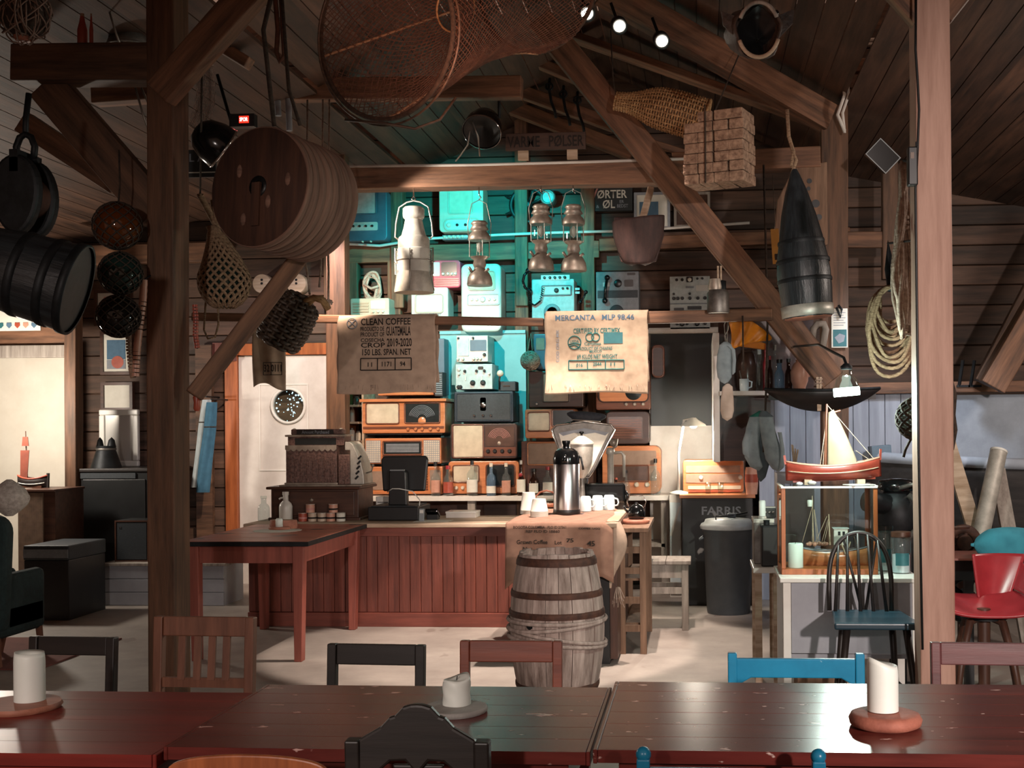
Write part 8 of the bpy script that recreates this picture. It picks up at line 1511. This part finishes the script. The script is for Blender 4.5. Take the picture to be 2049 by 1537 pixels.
# dark half boat and lamp on the post
q, s, X, Z = ctx(1645, 800, 9.0); t = thing('half_hull', 'long dark half boat hull hung below the wall shelf', 'boat hull', (q.x, 9.0, q.z)); 
def half(u, v): x = 1532 + 226 * u; d = 38 * (1 - abs(2 * u - 1) ** 2.2) + 2; return (X(x), -.16 * math.sin(PI * v * .5 + .0) * (1 - abs(2 * u - 1) ** 2) , Z(780 + 4 * math.sin(PI * u) + d * (1 - math.cos(PI * v * .5)) if 0 else 778 + 4 * math.sin(PI * u) + d * v ** .8))
part(t, 'planking', 'hull_black', MB().sheet(lambda u, v: (half(u, v)[0], -.16 * math.cos(PI * v * .5) * (1 - abs(2 * u - 1) ** 2), half(u, v)[2]), 30, 12), solid=.012); part(t, 'rim', 'iron', MB().tube([(half(i / 30, 0)[0], -.16 * (1 - abs(2 * i / 30 - 1) ** 2), half(i / 30, 0)[2]) for i in range(31)], .012, 6)); part(t, 'back', 'hull_black', MB().bx(X(1540), X(1750), .0, .02, Z(800), Z(779)))
q, s, X, Z = ctx(1694, 790, 6.17); t = thing('tube_lamp', 'lit round tube lamp with a bell glass above the sailing model', 'lamp', q)
part(t, 'tube', 'tube_bulb', MB().cyl((X(1669), 0, Z(786)), (X(1719), 0, Z(782)), .022, n=18)); part(t, 'glass_bell', 'clear_glass', MB().lathe([(26 * s, 0), (27 * s, 10 * s), (20 * s, 30 * s), (11 * s, 40 * s), (10 * s, 52 * s)], n=30, cap=False)); part(t, 'cap', 'iron', MB().lathe([(11 * s, 50 * s), (12 * s, 56 * s), (5 * s, 62 * s)], n=20)); part(t, 'arm', 'iron', MB().tube([(0, 0, 60 * s), (0, .1, 75 * s), (-.02, 1.2, 130 * s), (-.05, 3.0, 170 * s)], .008, 7))
q, s, X, Z = ctx(1652, 800, 8.91); t = thing('stick_bundle', 'bundle of pale sticks hung where the long brace ends', 'sticks', q); part(t, 'sticks', 'pale_wood', MB().bar((X(1636), 0, Z(755)), (X(1638), 0, Z(822)), .018).bar((X(1643), .01, Z(755)), (X(1641), 0, Z(822)), .016)); part(t, 'binding', 'rope_pale', MB().tube([(X(1639) + .025 * math.cos(a), .02 * math.sin(a), Z(772) + .004 * a) for a in [i * .5 for i in range(30)]], .005, 5))
q, s, X, Z = ctx(1683, 694, 9.1); t = thing('wall_leaflet', 'white leaflet with a teal picture pinned to the right wall post', 'leaflet', (q.x, DF - .11, q.z)); part(t, 'sheet', 'paper', MB().bx(-16 * s, 16 * s, 0, .006, 0, 78 * s)); part(t, 'picture', 'leaflet_teal', MB().bx(-13 * s, 14 * s, -.002, 0, 2 * s, 36 * s)); part(t, 'picture_shape', 'ink_grey', MB().prism([(-10 * s, 20 * s), (-2 * s, 8 * s), (8 * s, 12 * s), (11 * s, 24 * s), (0, 28 * s)], -.004, -.002)); mb = MB()
for i in range(6): mb.bx(-12 * s, (8 + 4 * (i % 2)) * s, -.002, 0, (44 + 5 * i) * s, (45.2 + 5 * i) * s)
part(t, 'lines_of_print', 'ink_grey', mb); part(t, 'clip', 'iron', MB().tube([(-6 * s, -.01, 80 * s), (2 * s, -.02, 60 * s), (4 * s, -.02, 76 * s), (-2 * s, -.01, 84 * s)], .01, 6))
q, s, X, Z = ctx(1640, 690, 9.05); t = thing('bent_handle', 'pale bent wooden handle on the post behind the long brace', 'handle', (q.x, 9.05, q.z)); part(t, 'bow', 'old_grey_wood', MB().tube([(X(1624), 0, Z(690)), (X(1628), -.02, Z(658)), (X(1636), -.03, Z(649)), (X(1648), -.03, Z(649)), (X(1652), -.02, Z(660)), (X(1644), 0, Z(705))], .026, 9)); part(t, 'end_tip', 'wire', MB().cyl((X(1644), 0, Z(705)), (X(1642), 0, Z(718)), .012, .004))
# wide pale window-frame style upright at left of grey wall etc: reed diffuser
q, s, X, Z = ctx(1590, 944, 8.0); t = thing('reed_diffuser', 'small glass with pale reeds behind the sailing model', 'diffuser', q); part(t, 'glass', 'bottle_glass', MB().lathe([(11 * s, -2 * s), (12 * s, 6 * s), (5 * s, 14 * s), (4 * s, 20 * s)], n=18))
for a, b in ((-5, 54), (-3, 52), (7, 44), (2, 46)): part(t, 'reed', 'pale_wood', MB().cyl((0, 0, 4 * s), (a * s, 0, b * s), .006, n=6))
part(t, 'stand', 'grey_paint', MB().bx(-.12, .12, -.08, .2, -q.z, -2 * s))
# Windsor chair
D = 5.75; s = D / F; cx = W(1757, 1240, D).x; sz = W(1757, 1247, D).z; t = thing('windsor_chair', 'black spindle-backed hoop chair in front of the white side table', 'chair', (cx, D, 0)); X = lambda x: (x - 1757) * s; Z = lambda y: W(1757, y, D).z
part(t, 'seat', 'navy_case' if 0 else wood('chair_blueblack', '2b4552', '1c2f3a', 0, scale=2, rough=.3, bump=.05), MB().prism([(X(1672), sz - .03), (X(1842), sz - .03), (X(1842), sz), (X(1672), sz)], -.02, .4) if 0 else MB().T(Matrix(((1, 0, 0, 0), (0, 0, 1, 0), (0, 1, 0, sz - .035), (0, 0, 0, 1)))).prism([(-.17, .42), (-.205, 0), (.205, 0), (.17, .42)], 0, .035), bev=.01, seg=3)
bw = .165; by = .38; hoop = []
ztop = W(1745, 1068, D + by).z
for i in range(25):
    a = PI * i / 24; hoop.append((-.032 - (.155 + .02 * math.sin(a)) * math.cos(a), by + .05 * math.sin(a), sz + (ztop - sz) * math.sin(a) ** .62))
part(t, 'hoop', 'chair_black', MB().tube(hoop, .0125, 10))
for i, (x0, x1) in enumerate(((-.16, -.135), (-.10, -.09), (-.035, -.04) , (.03, .01), (.095, .06))):
    zt = sz + (ztop - sz) * math.sqrt(max(0, 1 - ((x1 + .032) / .176) ** 2)) ** .62; part(t, 'spindle', 'chair_black', MB().tube([(x0, by - .02, sz - .002), (x1, by + .035, zt)], .0095, 8, r1=.006))
for x0, x1 in ((-.02, -.11), (.0, .06)): part(t, 'brace_spindle', 'chair_black', MB().tube([(x0, by + .04, sz - .002), (x1, by + .045, sz + (ztop - sz) * .93)], .008, 8, r1=.006))
for sx in (-1, 1):
    part(t, 'leg', 'chair_black', MB().tube([(sx * .14, .05, sz - .03), (sx * .17, .02, sz * .5), (sx * .2, 0.0, 0)], .019, 10, r1=.013)); part(t, 'leg', 'chair_black', MB().tube([(sx * .12, .36, sz - .03), (sx * .14, .4, sz * .5), (sx * .17, .44, 0)], .019, 10, r1=.013)); part(t, 'stretcher', 'chair_black', MB().tube([(sx * .175, .02, sz * .4), (sx * .145, .4, sz * .4)], .012, 8))
part(t, 'cross_stretcher', 'chair_black', MB().tube([(-.16, .2, sz * .4), (.16, .2, sz * .4)], .012, 8))
# red moulded chair with swivel legs, blue blanket
D = 6.3; s = D / F; cx = W(1985, 1230, D).x; sz = W(1975, 1205, D).z; t = thing('red_swivel_chair', 'glossy red moulded chair on dark splayed legs at the right edge', 'chair', (cx, D, 0))
def seatfn(u, v): x = (u - .5) * .46; y = v * .46; return (x * (1 - .15 * v), y - .05, sz - .02 - .05 * math.sin(PI * u) * math.sin(PI * min(1, v * 1.1)) + .03 * abs(2 * u - 1) ** 3 - .05 * (1 - v) ** 4)
part(t, 'seat_shell', 'red_plastic', MB().sheet(seatfn, 24, 16), solid=.014); part(t, 'back_shell', 'red_plastic', MB().sheet(lambda u, v: (.09 + .12 * (u - .5) * 2 * (.7 + .5 * v) + .05 * v, .38 + .09 * v + .05 * (2 * u - 1) ** 2 * -1, sz - .03 + .23 * v), 18, 14), solid=.014); part(t, 'arm_shell', 'red_plastic', MB().sheet(lambda u, v: (.2 + .06 * v, .05 + .36 * u, sz + .02 + .14 * v * (.4 + .6 * u)), 12, 6), solid=.014)
part(t, 'column', 'walnut_v', MB().cyl((0, .18, sz - .06), (0, .18, .12), .035, .03, n=16))
for a in (.6, 2.1, 3.9, 5.3): part(t, 'leg', 'walnut_v', MB().tube([(.02 * math.cos(a), .18 + .02 * math.sin(a), sz - .09), (.13 * math.cos(a), .18 + .13 * math.sin(a), sz - .12), (.2 * math.cos(a), .18 + .2 * math.sin(a), sz * .5), (.27 * math.cos(a), .18 + .27 * math.sin(a), 0.01)], .026, 8, r1=.016))
part(t, 'seat_plate', 'iron', MB().lathe([(.12, sz - .11), (.12, sz - .095)], n=20, c=(0, .18, 0)))
def blk(u, v): 
    a = 2 * PI * v; x = -.1 + .5 * u; r = (.09 + .02 * math.sin(u * 5)) * min(1, (u * 6 + .02)) ** .5 * (.98 + .1 * math.sin(3 * a + u * 4)); return (x, r * 1.2 * math.cos(a), .1 + r * .95 * math.sin(a))
DB_ = 7.05; q = W(1985, 1118, DB_); t = thing('blue_blanket', 'rolled blue wool blanket lying on the red chair arms', 'blanket', (q.x, DB_, q.z - .02)); part(t, 'roll', 'blanket', MB().sheet(lambda u, v: (blk(u, v)[0], blk(u, v)[1], blk(u, v)[2] - .0), 30, 22)); part(t, 'end_fold', 'blanket', MB().sheet(lambda u, v: (-.1 - .02 * math.sin(PI * v), .5 * blk(0, u)[1] * (1 - v), .1 + (blk(0, u)[2] - .1) * (1 - v)), 18, 5))
c = thing('red_bench_board', 'red-edged dark table behind the red chair carrying the blanket', 'bench', (q.x + .15, DB_ + .02, 0)); part(c, 'top', 'red_paint', MB().bx(-.45, .6, -.12, .3, q.z - .0, q.z + .012)); part(c, 'under_frame', 'black_plastic', MB().bx(-.4, .55, -.06, .25, q.z - .12, q.z - .001)); [part(c, 'leg', 'black_plastic', MB().bx(x, x + .05, .0, .05, 0, q.z - .121)) for x in (-.3, .4)]
# beached boat at the right wall with leaning poles
DBt = 9.3; t = thing('wooden_boat', 'big dark rowing boat with a pale gunwale along the right wall', 'boat', (W(1970, 1170, DBt).x, DBt, 0)); x0 = W(1752, 930, DBt).x - t.location.x; zg = W(1900, 930, DBt).z
def bfn(u, v):
    x = x0 + 2.9 * u; b = .6 * (1 - (1 - min(1, u * 2.2)) ** 2.4); tp = zg + .05 * (1 - u) ** 2 - .02 * math.sin(PI * u); a = PI / 2 * v; return (x, .55 - b * math.cos(a) ** .8, .02 + tp - (tp - .0) * math.sin(a) ** 1.1 - .02 * (1 - v))
part(t, 'planking', 'hull_planks', MB().sheet(bfn, 30, 14), solid=.03); part(t, 'gunwale', 'grey_wall', MB().tube([V3(bfn(i / 30, 0)) for i in range(31)], .045, 8)); part(t, 'far_side', 'hull_planks', MB().sheet(lambda u, v: (bfn(u, v)[0], 1.1 - bfn(u, v)[1] + .0, bfn(u, v)[2]), 30, 12), solid=.02)
for i, (p0, p1, r, m, lb) in enumerate((((1948, 1140), (1998, 905), 17, 'galvanised', 'thick pale pole leaning right against the dark boat'), ((1950, 1060), (1895, 880), 14, 'pale_wood', 'pale squared pole leaning left against the dark boat'), ((1862, 1060), (1938, 1055), 6, 'rusty', 'short rusty rod beside the pale post'), ((2030, 1130), (1996, 940), 14, 'old_grey_wood', 'grey plank leaning behind the thick pale pole'))):
    D = 8.4 + .2 * (i % 2) - (2.62 if i == 2 else 0); a, b = W(*p0, D), W(*p1, D + .3)
    if i != 2:
        k = a.z / (b.z - a.z); a = a - (b - a) * min(k, .9)
    o = thing('leaning_pole', lb, 'pole', a); s = D / F
    if m == 'galvanised': part(o, 'pole', m, MB().cyl((0, 0, 0), b - a, r * s, n=18)); part(o, 'end_cap', 'white_gloss', MB().cyl(b - a, (b - a) * 1.01, r * s * 1.04, n=18))
    elif i == 2: part(o, 'rod', m, MB().cyl((0, 0, 0), b - a, r * s * .6, n=10))
    else: part(o, 'shaft', m, MB().bar((0, 0, 0), b - a, 2 * r * s, r * s, (0, 1, 0)))
def gear(label, x, y, r, D, m):
    q = W(x, y, D); s = D / F; t = thing('cart_wheel', label, 'wheel', (q.x, D, max(q.z, r * s))); r *= s; part(t, 'prop', m, MB().bar((0, .06, 0), (0, .06, -t.location.z), .05)); part(t, 'rim', m, MB().tube([(r * math.cos(a), 0, r * math.sin(a)) for a in [2 * PI * i / 30 for i in range(30)]], .03, 8, True)); part(t, 'hub', m, MB().T(TR(rx=PI / 2)).lathe([(.05, -.05), (.05, .05)], n=16)); [part(t, 'spoke', m, MB().tube([(0, 0, 0), (r * math.cos(k), 0, r * math.sin(k))], .016, 6)) for k in [i * PI / 2.5 for i in range(5)]]
gear('dark iron wheel on the floor behind the red chair', 1935, 1195, 42, 7.4, 'iron'); gear('small rusty wheel beside the pale post', 1928, 1085, 26, 7.8, 'rusty')
q, s, X, Z = ctx(1909, 850, 6.0); 
MB().tube([W(1900, 750, 5.78), W(1911, 790, 5.78), W(1908, 830, 5.78), W(1912, 860, 5.78), W(1905, 900, 5.78)], .01, 6).build('knotted_cord', 'rope_dark', label='knotted dark cord hanging right of the pale post', cat='cord')
for i, (a, b) in enumerate(((1927, 735), (1950, 735))): q = W(a, 735, 10.45); t = thing('iron_bracket', ('left' if i == 0 else 'right') + ' of two dark iron brackets above the grey wall', 'bracket', q); part(t, 'strap', 'iron', MB().bar((0, 0, .06), (-.03, .02, -.16), .022)); part(t, 'foot', 'iron', MB().bar((-.05, .02, -.16), (.06, .02, -.16), .02))
q, s, X, Z = ctx(1793, 905, 9.0); t = thing('teal_box', 'dark teal box resting on the boat gunwale beside the glass float', 'box', (q.x, 9.72, W(1793, 920, 9.72).z)); s = 9.72 / F; part(t, 'body', 'slate_blue', MB().T(TR(ry=-.08)).bx(-21 * s, 21 * s, 0, .1, 0, 28 * s), bev=.004); part(t, 'spine', 'navy_case', MB().T(TR(ry=-.08)).bx(-21 * s, -17 * s, -.004, 0, 0, 28 * s))
